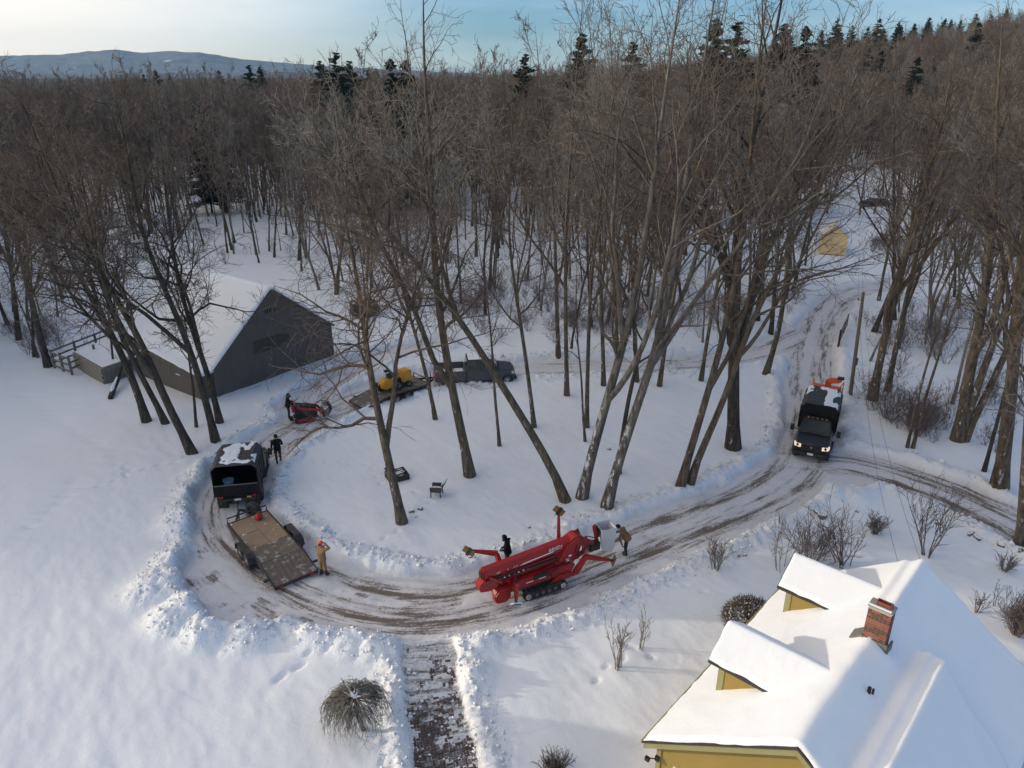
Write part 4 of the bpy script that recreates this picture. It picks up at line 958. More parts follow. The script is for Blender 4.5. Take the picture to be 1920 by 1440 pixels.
    # dormers
    for ar, zr, hw in ((3.15, 5.62, 1.0), (7.85, 5.55, 1.0)):
        d = MB(); kk = .74; ez = zr-hw*kk
        d.add([(1.0,ar-.84,2.8),(1.0,ar+.84,2.8),(1.0,ar+.84,ez+.05),(1.0,ar,zr-.22),(1.0,ar-.84,ez+.05),(3.9,ar-.84,2.8),(3.9,ar+.84,2.8),(3.9,ar+.84,ez+.05),(3.9,ar,zr-.22),(3.9,ar-.84,ez+.05)],
              [(0,1,2,3,4),(9,8,7,6,5),(0,4,9,5),(1,6,7,2),(4,3,8,9),(3,2,7,8)])
        dm = d.build('dormer', YELLOW, o)
        c = MB(); c.box(.97,1.16,ar-.865,ar-.842,3.4,ez); c.build('corner_trim', OLIVE, dm)
        r = MB()
        for sgn in (-1, 1):
            y0, y1 = (ar-hw-.03, ar) if sgn < 0 else (ar+.002, ar+hw+.03)
            z0, z1 = (ez-.10, zr-.13) if sgn < 0 else (zr-.13, ez-.10)
            r.add([(.70,y0,z0),(3.9,y0,z0),(3.9,y1,z1),(.70,y1,z1),(.70,y0,z0-.08),(3.9,y0,z0-.08),(3.9,y1,z1-.08),(.70,y1,z1-.08)], [(0,1,2,3),(7,6,5,4),(0,4,5,1),(1,5,6,2),(2,6,7,3),(3,7,4,0)])
        r.build('dormer_roof', ROOFM, dm)
        bs3 = np.arange(.72, 4.0, .05); as3 = np.linspace(ar-hw, ar+hw, 44); B3, A3 = np.meshgrid(bs3, as3)
        Z3 = zr + .02 - kk*np.sqrt((A3-ar)**2+.0016) + .02*(fbm(B3/.7, A3/.5, 311, 3)-.5) + (.012*(fbm(B3/.08, A3/.3, 313, 2)-.5) if ar < 5 else 0)
        snow_slab('dormer_snow', bs3, as3, smooth2(Z3, 1), .11, dm, .06)
        w = MB(); w.box(.955,.998,ar-.38,ar+.38,3.75,4.75); ww = w.build('window', WHITE, dm); g = MB(); g.box(.94,.954,ar-.32,ar+.32,3.8,4.7); g.build('pane', GLASSW, ww)
    # chimney
    x0, x1, y0, y1, zt = 3.94, 4.55, 4.82, 5.19, 6.88
    c = MB(); c.box(x0+.012, x1-.012, y0+.012, y1-.012, 5.2, zt-.02); ch = c.build('chimney', MORTAR, o)
    rng = random.Random(3); cour = .076; nz = int((zt-5.30)/cour); mesh_b = {}
    def brick(cx, cy, cz, L, along):
        key = (round(L,3), along, rng.randrange(3) if rng.random() < .8 else 2)
        if key not in mesh_b:
            mm = MB(); h = .058
            if along == 'x': mm.box(-L/2, L/2, -.02, .02, -h/2, h/2)
            else: mm.box(-.02, .02, -L/2, L/2, -h/2, h/2)
            ob = mm.build('brick', BRICKS[key[2]], ch, False, .004, 1); mesh_b[key] = ob.data
        else: ob = link('brick', mesh_b[key], ch)
        ob.location = (cx, cy, cz)
    for r_ in range(nz):
        z = 5.32+r_*cour
        if z < roof_z(np.array([4.2]), np.array([5.0]))[0]-.75: continue
        for face in range(4):
            ln = (x1-x0) if face < 2 else (y1-y0)-.05; p = 0; first = True; full = .2; g = .016
            seg = [full*.5 if (r_+face) % 2 else full]
            while sum(seg)+g*len(seg) < ln-.03: seg.append(min(full, ln-sum(seg)-g*len(seg)))
            for L in seg:
                if L < .04: p += L+g; continue
                q = p+L/2
                if face == 0: brick(x0+q, y0+.012, z, L, 'x')
                elif face == 1: brick(x0+q, y1-.012, z, L, 'x')
                elif face == 2: brick(x0+.012, y0+.025+q, z, L, 'y')
                else: brick(x1-.012, y0+.025+q, z, L, 'y')
                p += L+g
    cp = MB(); cp.box(x0-.03, x1+.03, y0-.03, y1+.03, zt, zt+.05); cp.build('chimney_cap', CONC, ch, False, .01)
    sn = MB(); sn.box(x0-.028, x1-.02, y0-.028, y0+.05, zt+.052, zt+.085); sn.build('cap_snow', SNOW, ch, True, .012)
    fl = MB(); fl.prism([(4.12,zt+.05),(4.44,zt+.05),(4.44,zt+.17),(4.12,zt+.17)], 4.95, 4.968); fl.prism([(4.12,zt+.05),(4.44,zt+.05),(4.44,zt+.17),(4.12,zt+.17)], 5.10, 5.118)
    fl.box(4.08,4.118,4.95,5.118,zt+.05,zt+.17); fl.box(4.442,4.48,4.95,5.118,zt+.05,zt+.17); fl.build('flue', BRICKS[0], ch, False, .006)
    so = MB(); so.box(4.12,4.44,4.97,5.098,zt+.05,zt+.09); so.build('flue_bottom', BLACKP, ch)  # black box closing the bottom of the flue
    ld = MB(); ld.add([(3.62,4.80,5.64),(3.93,4.80,5.90),(3.93,5.22,5.90),(3.62,5.22,5.64),(3.62,4.80,5.58),(3.93,4.80,5.72),(3.93,5.22,5.72),(3.62,5.22,5.58)], [(0,1,2,3),(7,6,5,4),(0,4,5,1),(1,5,6,2),(2,6,7,3),(3,7,4,0)])
    ld.build('flashing', LEAD, ch)
    ld = MB(); ld.box(3.93,4.62,4.765,4.80,5.6,5.88); ld.box(4.605,4.66,4.80,5.22,5.45,5.80); ld.build('flashing', LEAD, ch)
    v = MB(); v.tube([(4.72,3.2,5.2),(4.72,3.2,5.62)], .05, 10); v.tube([(4.80,3.28,5.2),(4.80,3.28,5.56)], .03, 8); v.build('vent_pipe', BLACKP, o, True)
    return o
house()

GREYSH = m_siding('weathered_grey_shingle', (.118, .106, .096), .16, var=.4)
GREYB = mat('weathered_barn_board', (.13, .12, .11), .9, var=.35, scale=4, stretch=(1,1,.15), bmp=.4)
DARKIN = mat('dark_interior', (.012, .011, .010), .9, var=.3)
BLOCKM = mat('concrete_block', (.25, .225, .185), .95, var=.25, scale=6, bmp=.4, dirt=.35)
def barn():
    A = (-20.0, 46.6); rot = math.atan2(.8, .6); g0 = .1
    o = thing('grey_barn', 'large weathered grey shingled barn with snow-covered roof', 'barn', (A[0], A[1], 0), rot)
    W, L, AZ, EZ_ = 10.14, 12.5, 6.75, 2.45
    m = MB(); m.prism([(0,-.4),(W,-.4),(W,EZ_+.35),(W/2,AZ-.05),(0,EZ_)], 0, L); m.build('wall', GREYSH, o)
    d = MB(); d.box(3.2,5.6,-.02,.0-.002,2.35,3.3); d.box(5.602,6.3,-.02,-.002,2.5,3.15); d.build('hay_door', mat('dark_weathered_door', (.06,.055,.05), .9, var=.4, scale=3), o)
    v = MB(); v.box(4.5,5.6,-.03,-.002,5.05,5.3); v.build('loft_vent', DARKIN, o)
    for s in range(5): q = MB(); q.box(4.55+s*.21,4.62+s*.21,-.045,-.031,5.02,5.33); q.build('louver', GREYB, o)
    for q0, q1 in (((-.15,EZ_-.1),(W/2,AZ-.02)), ((W/2,AZ-.02),(W+.25,EZ_+.22))):
        t = MB(); t.beam((q0[0],-.08,q0[1]), (q1[0],-.08,q1[1]), .10, .20); t.build('rake_board', GREYB, o)
    c = MB(); c.box(-.03,.09,-.035,-.002,-.3,EZ_); c.box(W-.09,W+.03,-.035,-.002,-.3,EZ_+.3); c.build('corner_board', GREYB, o)
    bs = np.arange(-.3, W+.31, .22); as_ = np.arange(-.28, L+.2, .22); B, Ay = np.meshgrid(bs, as_)
    z = np.minimum(EZ_+.28+(AZ-EZ_)/(W/2)*B, AZ+.28-(AZ-EZ_-.35)/(W/2)*(B-W/2)); z = z+.06*(fbm(B/1.5, Ay/1.5, 401, 3)-.5)
    snow_slab('roof_snow', bs, as_, smooth2(z, 1), .22, o, .25)
    # low wing along the near side: its front wall rises to a low gable
    w = MB(); pr = [(0.25,-.4),(8.3,-.4),(8.3,1.55),(6.75,2.65),(0.25,2.0)]
    M = Matrix(((0,1,0,0),(1,0,0,0),(0,0,1,0),(0,0,0,1)))
    w.prism(pr, -1.0, 3.0, 0, M); w.build('wing', GREYSH, o)
    s = MB()
    ys = np.linspace(.05, 8.5, 40); xs = np.linspace(-1.12, 2.6, 24); X, Y = np.meshgrid(xs, ys)
    z = np.interp(Y, [0,.25,6.75,8.3,8.6], [2.15,2.18,2.85,1.75,1.55]) + .05*(fbm(X/1.2, Y/1.2, 411, 3)-.5) + .12*np.clip(X+.5, 0, 3)
    snow_slab('wing_snow', xs, ys, smooth2(z, 1), .16, o, .2)
    q = MB(); q.beam((-.98,.25,2.02),(-1.02,6.75,2.66),.06,.12); q.beam((-1.02,6.75,2.66),(-1.02,8.3,1.56),.06,.12); q.build('rake_board', GREYB, o)
    h = MB(); h.box(-1.03,-1.005,2.6,3.1,1.5,1.56); h.build('sign_board', WHITE, o)
barn()
def block_wall():
    c = at(197, 727); l = at(140, 693); r = at(238, 712)
    o = thing('block_wall', 'low concrete block retaining wall with snow behind it, left of the barn', 'wall', (c[0], c[1], 0))
    for e, n in ((l, 9), (r, 6)):
        d = np.array([e[0]-c[0], e[1]-c[1]]); L = np.hypot(*d); d = d/L; nn = np.array([-d[1], d[0]])
        if nn[1] < 0: nn = -nn
        n = int(L/.42); ang = math.atan2(d[1], d[0]); mesh_ = None
        for row in range(7):
            for i in range(n):
                off = .21 if row % 2 else 0
                p = d*(.22+i*.42+off*.6)
                if mesh_ is None:
                    mm = MB(); mm.box(-.2,.2,-.1,.1,-.09,.09); b = mm.build('block', BLOCKM, o, False, .012, 1); mesh_ = b.data
                else: b = link('block', mesh_, o)
                b.location = (p[0]+nn[0]*.1, p[1]+nn[1]*.1, .15+row*.2); b.rotation_euler = (0,0,ang)
    s = MB(); lx, ly = l[0]-c[0], l[1]-c[1]; rx, ry = r[0]-c[0], r[1]-c[1]
    s.add([(.05,.15,1.32),(lx,ly+.1,1.3),(lx+1.5,ly+3.0,1.55),(rx-.5,ry+3.0,1.6),(rx,ry+.1,1.35)], [(0,4,3,2,1)]); s.add([(.05,.15,1.1),(lx,ly+.1,1.1),(lx+1.5,ly+3.0,1.1),(rx-.5,ry+3.0,1.1),(rx,ry+.1,1.1),(.05,.15,1.32),(lx,ly+.1,1.3),(lx+1.5,ly+3,1.55),(rx-.5,ry+3,1.6),(rx,ry+.1,1.35)], [(0,1,6,5),(1,2,7,6),(2,3,8,7),(3,4,9,8),(4,0,5,9)])
    s.build('snow_fill', SNOW, o)
block_wall()
RAILM = mat('grey_fence_wood', (.15, .135, .115), .9, var=.3, scale=6, bmp=.3, dust=.5)
def fence():
    P = [at(*q)[:2] for q in ((80,668),(105,697),(121,703),(137,709))]
    o = thing('rail_fence', 'grey wooden rail fence by the block wall at left', 'fence', (P[0][0], P[0][1], 0))
    base = np.array(P[0]); far = [at(*q, .9)[:2] for q in ((205,634),(214,640),(222,647))]
    posts = [P[0], P[1], P[2], P[3]] + [np.array(P[1])*.62+np.array(far[0])*.38, np.array(P[1])*.25+np.array(far[0])*.75, np.array(P[3])*.5+np.array(far[2])*.5]
    for p in posts:
        q = np.array(p)-base; m = MB(); m.box(q[0]-.07,q[0]+.07,q[1]-.07,q[1]+.07,-.1,1.75); m.build('post', RAILM, o, False, .01)
    def rail(a, b, z0, z1):
        a = np.array(a)-base; b = np.array(b)-base; m = MB(); m.beam((a[0],a[1]-.09,z0),(b[0],b[1]-.09,z1),.05,.13); m.build('rail', RAILM, o)
    for z in (.55, 1.05, 1.55): rail(P[0], P[1], z, z); rail(P[1], P[3], z+.01, z+.01)
    for z in (.75, 1.2, 1.65): rail(P[1], far[0], z, z)
    for z in (.75, 1.2): rail(P[3], far[2], z, z)
fence()
TAN = mat('tan_painted_board', (.72, .53, .27), .7, var=.12, scale=2, stretch=(1,1,.3)); TANR = mat('pale_tan_roofing', (.50, .38, .23), .8, var=.15, scale=3, dust=.8)
def shed():
    a = at(1535, 481); b = at(1584, 484.5); d = (b-a)[:2]; W = np.hypot(*d); ang = math.atan2(d[1], d[0]); z0 = gz(*a[:2])-.1
    o = thing('tan_shed', 'small tan gabled shed standing beside the snowy lane', 'shed', (a[0], a[1], z0), ang)
    H, AP, L = 2.35, 3.55, 4.6
    m = MB(); m.prism([(0,.15),(W,.15),(W,H),(W/2,AP),(0,H)], 0, L); m.build('wall', TAN, o)
    r = MB(); t = .09
    for q0, q1 in (((-.18,H-.12),(W/2,AP+.02)), ((W/2+.002,AP+.02),(W+.18,H-.12))):
        (x0,z0_),(x1,z1_) = q0, q1; r.add([(x0,-.12,z0_+t),(x1,-.12,z1_+t),(x1,L+.12,z1_+t),(x0,L+.12,z0_+t),(x0,-.12,z0_),(x1,-.12,z1_),(x1,L+.12,z1_),(x0,L+.12,z0_)], [(0,1,2,3),(7,6,5,4),(0,4,5,1),(1,5,6,2),(2,6,7,3),(3,7,4,0)])
    r.build('roof', TANR, o); k = MB(); k.box(.05,W-.05,.03,L-.05,-.1,.15); k.build('skid', DARKIN, o)
    for x in (.6, W/2, W-.6): c = MB(); c.box(x-.02,x+.02,-.015,-.002,.2,2.1); c.build('batten', TAN, o)
shed()
BROWNW = m_siding('brown_siding', (.12, .09, .075), .2, var=.2)
def far_house():
    a = at(1252, 422); b = at(1350, 427); d = (b-a)[:2]; W = np.hypot(*d); ang = math.atan2(d[1], d[0])
    o = thing('brown_bungalow', 'low brown building with snowy roof seen between trunks beyond the woods', 'house', (a[0], a[1], gz(*a[:2])-.1), ang)
    H, L = 2.5, 7.0
    m = MB(); M = Matrix(((0,1,0,0),(1,0,0,0),(0,0,1,0),(0,0,0,1))); m.prism([(0,0),(L,0),(L,H),(L/2,H+2.0),(0,H)], 0, W, 0, M); m.build('wall', BROWNW, o)
    t = MB(); t.box(.2,W-.2,-.06,-.003,1.35,1.47); t.build('trim', WHITE, o)
    for x in (1.0, 3.2, 5.6):
        w = MB(); w.box(x,x+.9,-.05,-.003,.75,1.3); ww = w.build('window', GREYB, o); g = MB(); g.box(x+.07,x+.83,-.065,-.051,.8,1.25); g.build('pane', GLASSW, ww)
    xs = np.linspace(-.4, W+.4, 30); ys = np.linspace(-.4, L+.4, 30); X, Y = np.meshgrid(xs, ys); z = H+2.3-(2.0/(L/2))*np.abs(Y-L/2)+.05*(fbm(X, Y, 421, 2)-.5); snow_slab('roof_snow', xs, ys, smooth2(z,1), .25, o, .25)
far_house()

# utility poles and wires
POLEW = mat('pole_wood', (.17, .135, .105), .9, var=.3, scale=5, stretch=(1,1,.1), bmp=.3)
def pole(px, py, top, label, r=.115):
    b = at(px, py); t = at_y(*top, b[1]); z = gz(b[0], b[1]); o = thing('utility_pole', label, 'utility pole', (b[0], b[1], z-.2)); d = t-np.array([b[0], b[1], z-.2])
    m = MB(); m.tube([(0,0,0), tuple(d*.5), tuple(d)], [r*1.15, r, r*.8], 12); m.build('pole', POLEW, o, True)
    m = MB(); m.tube([tuple(d*.93+np.array([-.28,0,0])), tuple(d*.93+np.array([.1,0,0]))], .03, 6); m.tube([tuple(d*.93+np.array([-.28,0,-.02])), tuple(d*.93+np.array([-.28,0,.14]))], .04, 8); m.build('insulator', LEAD, o, True)
    m = MB(); q = d*.35; m.box(q[0]+.10,q[0]+.2,q[1]-.08,q[1]+.08,q[2]-.25,q[2]+.25); m.build('meter_box', LEAD, o, False, .01)
    return np.array([b[0]+d[0], b[1]+d[1], z-.2+d[2]])
t1 = pole(1593, 748, (1619, 548), 'leaning wooden utility pole by the driveway near the orange chipper'); t2 = pole(1611, 407, (1626, 300), 'far wooden utility pole beside the parked dark car', .13)
WIREM = mat('black_wire', (.02,.02,.02), .6)
def wire(a, b, sag, label, r=.006, grp=None):
    n = 24; pts = [tuple(np.array(a)*(1-t)+np.array(b)*t-np.array([0,0,1])*sag*4*t*(1-t)) for t in np.linspace(0,1,n)]; m = MB(); m.tube(pts, r, 5); o = m.build('overhead_wire', WIREM, None, True); tag(o, label, 'wire', grp)
hp = np.array([HO[0]+HL*math.sin(HAZ)+HW*math.cos(HAZ), HO[1]+HL*math.cos(HAZ)-HW*math.sin(HAZ), 5.7])
wire(t1-np.array([.25,0,.3]), hp+np.array([-.6,.1,-.3]), 1.3, 'left of two service wires running from the near pole to the roof peak'); wire(t1-np.array([-.1,0,.7]), hp, 1.1, 'right of two service wires running from the near pole to the roof peak')
wire(t1-np.array([.25,0,.35]), t2-np.array([.2,0,.5]), 1.6, 'left wire between the two utility poles'); wire(t1-np.array([-.12,0,.6]), t2-np.array([-.1,0,.9]), 1.8, 'right wire between the two utility poles')
# black pipe gate panel standing in the snow
IRON = mat('black_iron', (.02,.02,.022), .5, var=.3, dust=.3)
def gate():
    a = at(1571, 655); b = at(1590, 612); d = (b-a)[:2]; L = np.hypot(*d); z0 = gz(*a[:2])-.1; o = thing('pipe_gate', 'open black pipe gate beside the driveway below the tan shed', 'gate', (a[0], a[1], z0), math.atan2(d[1], d[0]))
    m = MB(); m.tube([(-.1,0,0),(-.1,0,1.5)], .09, 10); m.build('post', IRON, o, True)
    for z in (.35, .7, 1.05, 1.4): m = MB(); m.tube([(0,0,z),(L*.78,0,z)], .035, 6); m.build('rail', IRON, o, True)
    for x in (.03, L*.4, L*.78): m = MB(); m.tube([(x,0,.3),(x,0,1.44)], .035, 6); m.build('upright', IRON, o, True)
gate()
# far road with a guard rail, running across beyond the lane
GALV = mat('galvanised_steel', (.45,.45,.46), .5, .6, var=.2, scale=3)
def guard_rail():
    a = at(1470, 326); b = at(1760, 326); z = float(hill(np.array([a[0]]), np.array([a[1]]))[0]); o = thing('guard_rail', 'pale guard rail along the far road', 'guard rail', (a[0], a[1], z)); L = b[0]-a[0]
    m = MB(); m.beam((0,0,.75),(L,0,.75+2),.06,.32); m.build('rail', GALV, o)
    for i in range(18): m = MB(); m.box(i*L/18+.2,i*L/18+.35,.05,.2,-.5,.9+2*i/18); m.build('post', POLEW, o)
guard_rail()
# bits in the loop: chair, fire pit, stones
def chair():
    g = at(819, 931, .1); z = gz(g[0], g[1])-.12; o = thing('plastic_chair', 'dark plastic garden chair holding snow on its seat', 'chair', (g[0], g[1], z), math.radians(172))
    PL = mat('dark_taupe_plastic', (.055,.05,.052), .5, var=.2)
    m = MB(); m.box(-.26,.28,-.27,.27,.40,.44); m.build('seat', PL, o, False, .01)
    m = MB(); r = [[(-.26-.02*i-.16*(i/5)**1.6, y, .42+i*.115) for y in (-.25,.25)]+[(-.29-.02*i-.16*(i/5)**1.6, y, .42+i*.115) for y in (.25,-.25)] for i in range(6)]; m.loft(r); m.build('backrest', PL, o, True)
    for s in (-1, 1):
        m = MB(); m.prism([(-.30,.44),(.28,.44),(.30,.66),(.24,.70),(-.32,.72)], s*.27-.018, s*.27+.018); m.build('armrest', PL, o)
        for x in (.26,-.27): m = MB(); m.beam((x,s*.26,0),(x*.92,s*.25,.41),.06,.05); m.build('leg', PL, o)
    m = MB(); m.box(-.27,.24,-.235,.235,.441,.54); m.build('seat_snow', SNOW, o, True, .04); m = MB(); m.tube([(-.34,-.2,.86),(-.37,0,.98),(-.34,.2,.86)], .035, 6); m.build('back_snow', SNOW, o, True)
chair()
def fire_pit():
    g = at(745, 900, .1); z = gz(g[0], g[1])-.12; o = thing('fire_pit', 'dark square fire pit with snowy logs behind the drooping tree', 'fire pit', (g[0], g[1], z), .5)
    m = MB()
    ring = [(-.52,-.42,0),(.52,-.42,0),(.52,.42,0),(-.52,.42,0)]
    for (x0,x1,y0,y1) in ((-.55,.55,-.46,-.40),(-.55,.55,.40,.46),(-.55,-.49,-.399,.399),(.49,.55,-.399,.399)): m.box(x0,x1,y0,y1,.05,.46)
    m.build('basin', IRON, o, False, .01)
    rng = random.Random(5)
    for i in range(8):
        l = MB(); a = rng.uniform(-.5,.5); l.tube([(-.36,-.3+i*.08,.38+rng.random()*.12),(.36,-.3+i*.08+a*.3,.40+rng.random()*.14)], .05, 7); l.build('log', mat('snowy_log', (.10,.075,.055), .9, var=.4, dust=.9), o, True)
    l = MB(); l.box(-.5,-.05,.30,.62,.5,.56); l.build('grill_plate', IRON, o)
fire_pit()
STONE = mat('grey_stone', (.13,.125,.12), .9, var=.35, scale=6, bmp=.4, dust=1.0)
def stone(px, py, s, label, seed, grp=None, name='stone'):
    g = at(px, py, .15); rng = np.random.default_rng(seed); bm = bmesh.new(); bmesh.ops.create_icosphere(bm, subdivisions=2, radius=1)
    for v in bm.verts:
        n = v.co.normalized(); k = 1+.28*math.sin(n.x*3+seed)+.22*math.sin(n.y*4+seed*2)+.12*math.sin(n.z*7+seed); v.co = Vector((n.x*s*k, n.y*s*.8*k, n.z*s*.6*k))
    me = bpy.data.meshes.new(name); bm.to_mesh(me); bm.free(); me.materials.append(STONE); me.polygons.foreach_set('use_smooth', [False]*len(me.polygons))
    o = link(name, me); o.location = (g[0], g[1], gz(g[0], g[1])+s*.15); o.rotation_euler = (0,0,seed); tag(o, label, 'stone', grp)
for i, (px, py, s, lab) in enumerate(((772,963,.14,'left stone of the little group at the foot of the drooping tree'),(788,958,.15,'right upright stone of the little group at the foot of the drooping tree'),(780,972,.07,'small stone in front of the group under the drooping tree'),(1538,968,.32,'dark snow-capped boulder at the snowbank behind the house'),(1606,962,.1,'small stone right of the snow-capped boulder'),(1384,1046,.12,'left of two small dark stones by the vase-shaped shrub'),(1396,1044,.11,'right of two small dark stones by the vase-shaped shrub'),
        (1755,985,.12,'small dark stone right of the plum-coloured bush'),(1818,1005,.2,'first stone of the row edging the right driveway branch'),(1832,1012,.2,'second stone of the row edging the right driveway branch'),(1875,1028,.18,'third stone of the row edging the right driveway branch'),(1912,1042,.2,'last stone of the row at the right picture edge'),(1142,845,.13,'dark stump tip poking from the snow between the leaning trunks'),(992,992,.08,'small dark stub in the snow left of the raised outrigger'),(882,1052,.09,'small dark clod on the snowbank left of the lift'))): stone(px, py, s, lab, i+2)
# dark covered pile beyond the barn
def woodpile():
    g = at(684, 597); z = gz(g[0], g[1]); o = thing('covered_trailer', 'brown covered utility trailer among trunks beyond the barn', 'trailer', (g[0], g[1], z-.05), .35); BR_ = mat('brown_tarp', (.075,.055,.045), .8, var=.3, scale=2, dust=.3)
    m = MB(); m.loft([[(x,-.75,.5),(x,.75,.5),(x,.7,h),(x,0,h+.15),(x,-.7,h)] for x, h in ((-1.2,1.3),(-.4,1.5),(.6,1.45),(1.2,1.2))]); m.build('cover', BR_, o, False, .05)
    m = MB(); m.box(-1.25,1.25,-.78,.78,.35,.49); m.build('frame', IRON, o)
    for s in (-1,1): m = MB(); m.disc_wheel((0,s*.9,.33),.33,.2,16); m.build('wheel', BLACKP, o)
    m = MB(); m.beam((1.25,0,.42),(2.2,0,.42),.08,.08); m.build('tongue', IRON, o)
woodpile()
# brick pavers of the garden path
PAVE = [mat('paver_'+n, c, .9, var=.3, scale=12, bmp=.3, dust=d, dustw=.4) for n, c, d in (('umber', (.07,.057,.05), .62), ('red', (.10,.06,.05), .52), ('grey', (.09,.08,.076), .85))]
def pavers():
    rng = random.Random(11); po = PATHO[0]; meshes = []
    for k in range(3):
        m = MB(); m.box(-.098,.098,-.047,.047,-.05,.03); ob = m.build('brick', PAVE[k], po, False, .006, 1); meshes.append(ob.data); bpy.data.objects.remove(ob)
    near = []; L = PATHL
    # stations along the path, basket weave of brick pairs
    seg = np.r_[0, np.cumsum(np.hypot(*np.diff(L, axis=0).T))]; s = seg[-1]; row = 0
    while s > 0.9:
        x = np.interp(s, seg, L[:,0]); y = np.interp(s, seg, L[:,1]); x2 = np.interp(s-.2, seg, L[:,0]); y2 = np.interp(s-.2, seg, L[:,1]); ang = math.atan2(y2-y, x2-x)
        for c in range(-5, 5):
            lat = (c+.5)*.204
            for h in (-1, 1):
                if (row+c) % 2: dx, dy, r = h*.051, 0, math.pi/2
                else: dx, dy, r = 0, h*.051, 0
                px_ = x+math.cos(ang)*dx-math.sin(ang)*(lat+dy); py_ = y+math.sin(ang)*dx+math.cos(ang)*(lat+dy)
                near.append((px_, py_, ang+r+rng.gauss(0,.03)))
        s -= .204; row += 1
    near = [q for q in near if q[1] > 16.3]
    near.sort(key=lambda q: q[1])
    zz = ground_fields(np.array([q[0] for q in near]), np.array([q[1] for q in near]))[0]
    keep = 0; rest = MB()
    for (x, y, r), z in zip(near, zz):
        lift = rng.gauss(-.005,.012)
        if z > .12: continue
        if keep < 300:
            ob = link('brick', meshes[rng.randrange(3)], po); ob.location = (x, y, -.006+lift); ob.rotation_euler = (rng.gauss(0,.02), rng.gauss(0,.02), r); keep += 1
        else:
            rest.box(-.098,.098,-.047,.047,-.05,.03, rng.randrange(3), Matrix.Translation((x, y, -.012+lift)) @ Matrix.Rotation(r, 4, 'Z'))
    if rest.v: ob = rest.build('far_bricks', PAVE, po); ob['kind'] = 'stuff'
pavers()

def snow_chunks():
    """broken lumps the plow left on the banks: nobody could count them"""
    rng = np.random.default_rng(21); sel = np.where((gRo > .35) & (gDr < .5) & (GY.ravel() < 60) & (GX.ravel() > -24) & (GX.ravel() < 27))[0]
    n = 7500; i = rng.choice(sel, n); x = GX.ravel()[i]+rng.uniform(-.06,.06,n); y = GY.ravel()[i]+rng.uniform(-.06,.06,n); z = gZ[i]
    big = np.clip(gRo[i], .3, 1); sz = (.014+.058*rng.random(n)**3.4)*(.6+.8*big); sz = sz*np.where(rng.random(n) < .05, 1.9, 1)
    ico = np.array([(0,0,1),(.9,0,.3),(.28,.85,.3),(-.72,.53,.3),(-.72,-.53,.3),(.28,-.85,.3),(0,0,-.6)], float)
    V = ico[None]*(1+.35*rng.normal(size=(n,7,1)))*sz[:,None,None]; a = rng.random(n)*6.28; c, s_ = np.cos(a)[:,None], np.sin(a)[:,None]
    V = np.stack([V[...,0]*c-V[...,1]*s_, V[...,0]*s_+V[...,1]*c, V[...,2]], -1)+np.stack([x, y, z+sz*.25], -1)[:,None]
    T = np.array([(0,1,2),(0,2,3),(0,3,4),(0,4,5),(0,5,1),(6,2,1),(6,3,2),(6,4,3),(6,5,4),(6,1,5)]); F = (np.arange(n)[:,None,None]*7+T[None]).reshape(-1,3)
    o = link('snow_chunks', np_mesh('snow_chunks', V.reshape(-1,3), F, [SNOW], False)); tag(o, 'broken lumps of plowed snow along the banks', None, None, 'stuff')
snow_chunks()
# ------------------------------------------------------------------ vehicles and machines
BLACKC = mat('black_truck_paint', (.010, .011, .014), .32, var=.3, scale=3, dirt=.16, dirtcol=(.07,.065,.06))
BOXBLK = mat('black_box_steel', (.010, .010, .012), .55, var=.35, scale=3, dirt=.2, dirtcol=(.05,.046,.042), spec=.2)
BOXROOF = mat('grey_box_roof', (.05, .05, .055), .7, var=.3, scale=3)
GREYC = mat('dark_grey_truck_paint', (.055, .058, .064), .35, var=.2, scale=3, dirt=.35, dirtcol=(.12,.115,.11))
TYRE = mat('tyre_rubber', (.018, .018, .018), .85, var=.3, scale=10, dirt=.45, dirtcol=(.16,.145,.13))
RIM = mat('steel_rim', (.18, .18, .185), .4, .6, var=.25, dirt=.4)
CHROME = mat('bright_metal', (.62, .62, .62), .25, .9, var=.1)
PLATE = mat('licence_plate', (.62, .64, .64), .5, var=.3, scale=30)
REDL = mat('red_lamp', (.5, .015, .02), .3, var=.1)
AMBER = mat('amber_lamp', (.7, .42, .12), .3, var=.1)
def m_headlamp():
    m, nt, b = nodes_of('lit_headlamp'); n = noise(nt, 9, 3, .5, objco(nt)); nt.links.new(mixrgb(nt, n, (.8,.72,.55), (.9,.85,.7)), b.inputs['Base Color']); b.inputs['Emission Color'].default_value = (1,.82,.55,1); b.inputs['Emission Strength'].default_value = .3; b.inputs['Roughness'].default_value = .2; return m
LAMP = m_headlamp()
MIRR = mat('mirror_black', (.015,.015,.015), .4)
FRAMEM = mat('black_steel_frame', (.02,.02,.022), .55, var=.3, dirt=.4, dirtcol=(.12,.105,.09))
def az_rot(az): return math.radians(90-az)
def frame_at(x, y, az, z=0.0): return (x, y, z), az_rot(az)
def wheel(parent, c, r, w, dual=False):
    m = MB(); m.disc_wheel(c, r, w, 22, 0, r*.55); t = m.build('wheel', TYRE, parent, True)
    s = 1 if c[1] > 0 else -1
    q = MB(); q.disc_wheel((c[0], c[1]+s*w*.10, c[2]), r*.58, w*.72, 16, 0, 0.0); q.build('rim', RIM, t, True)
    h = MB(); h.disc_wheel((c[0], c[1]+s*w*.5, c[2]), r*.2, w*.18, 10, 0, 0.0); h.build('hub', CHROME if not dual else RIM, t, True)
    return t
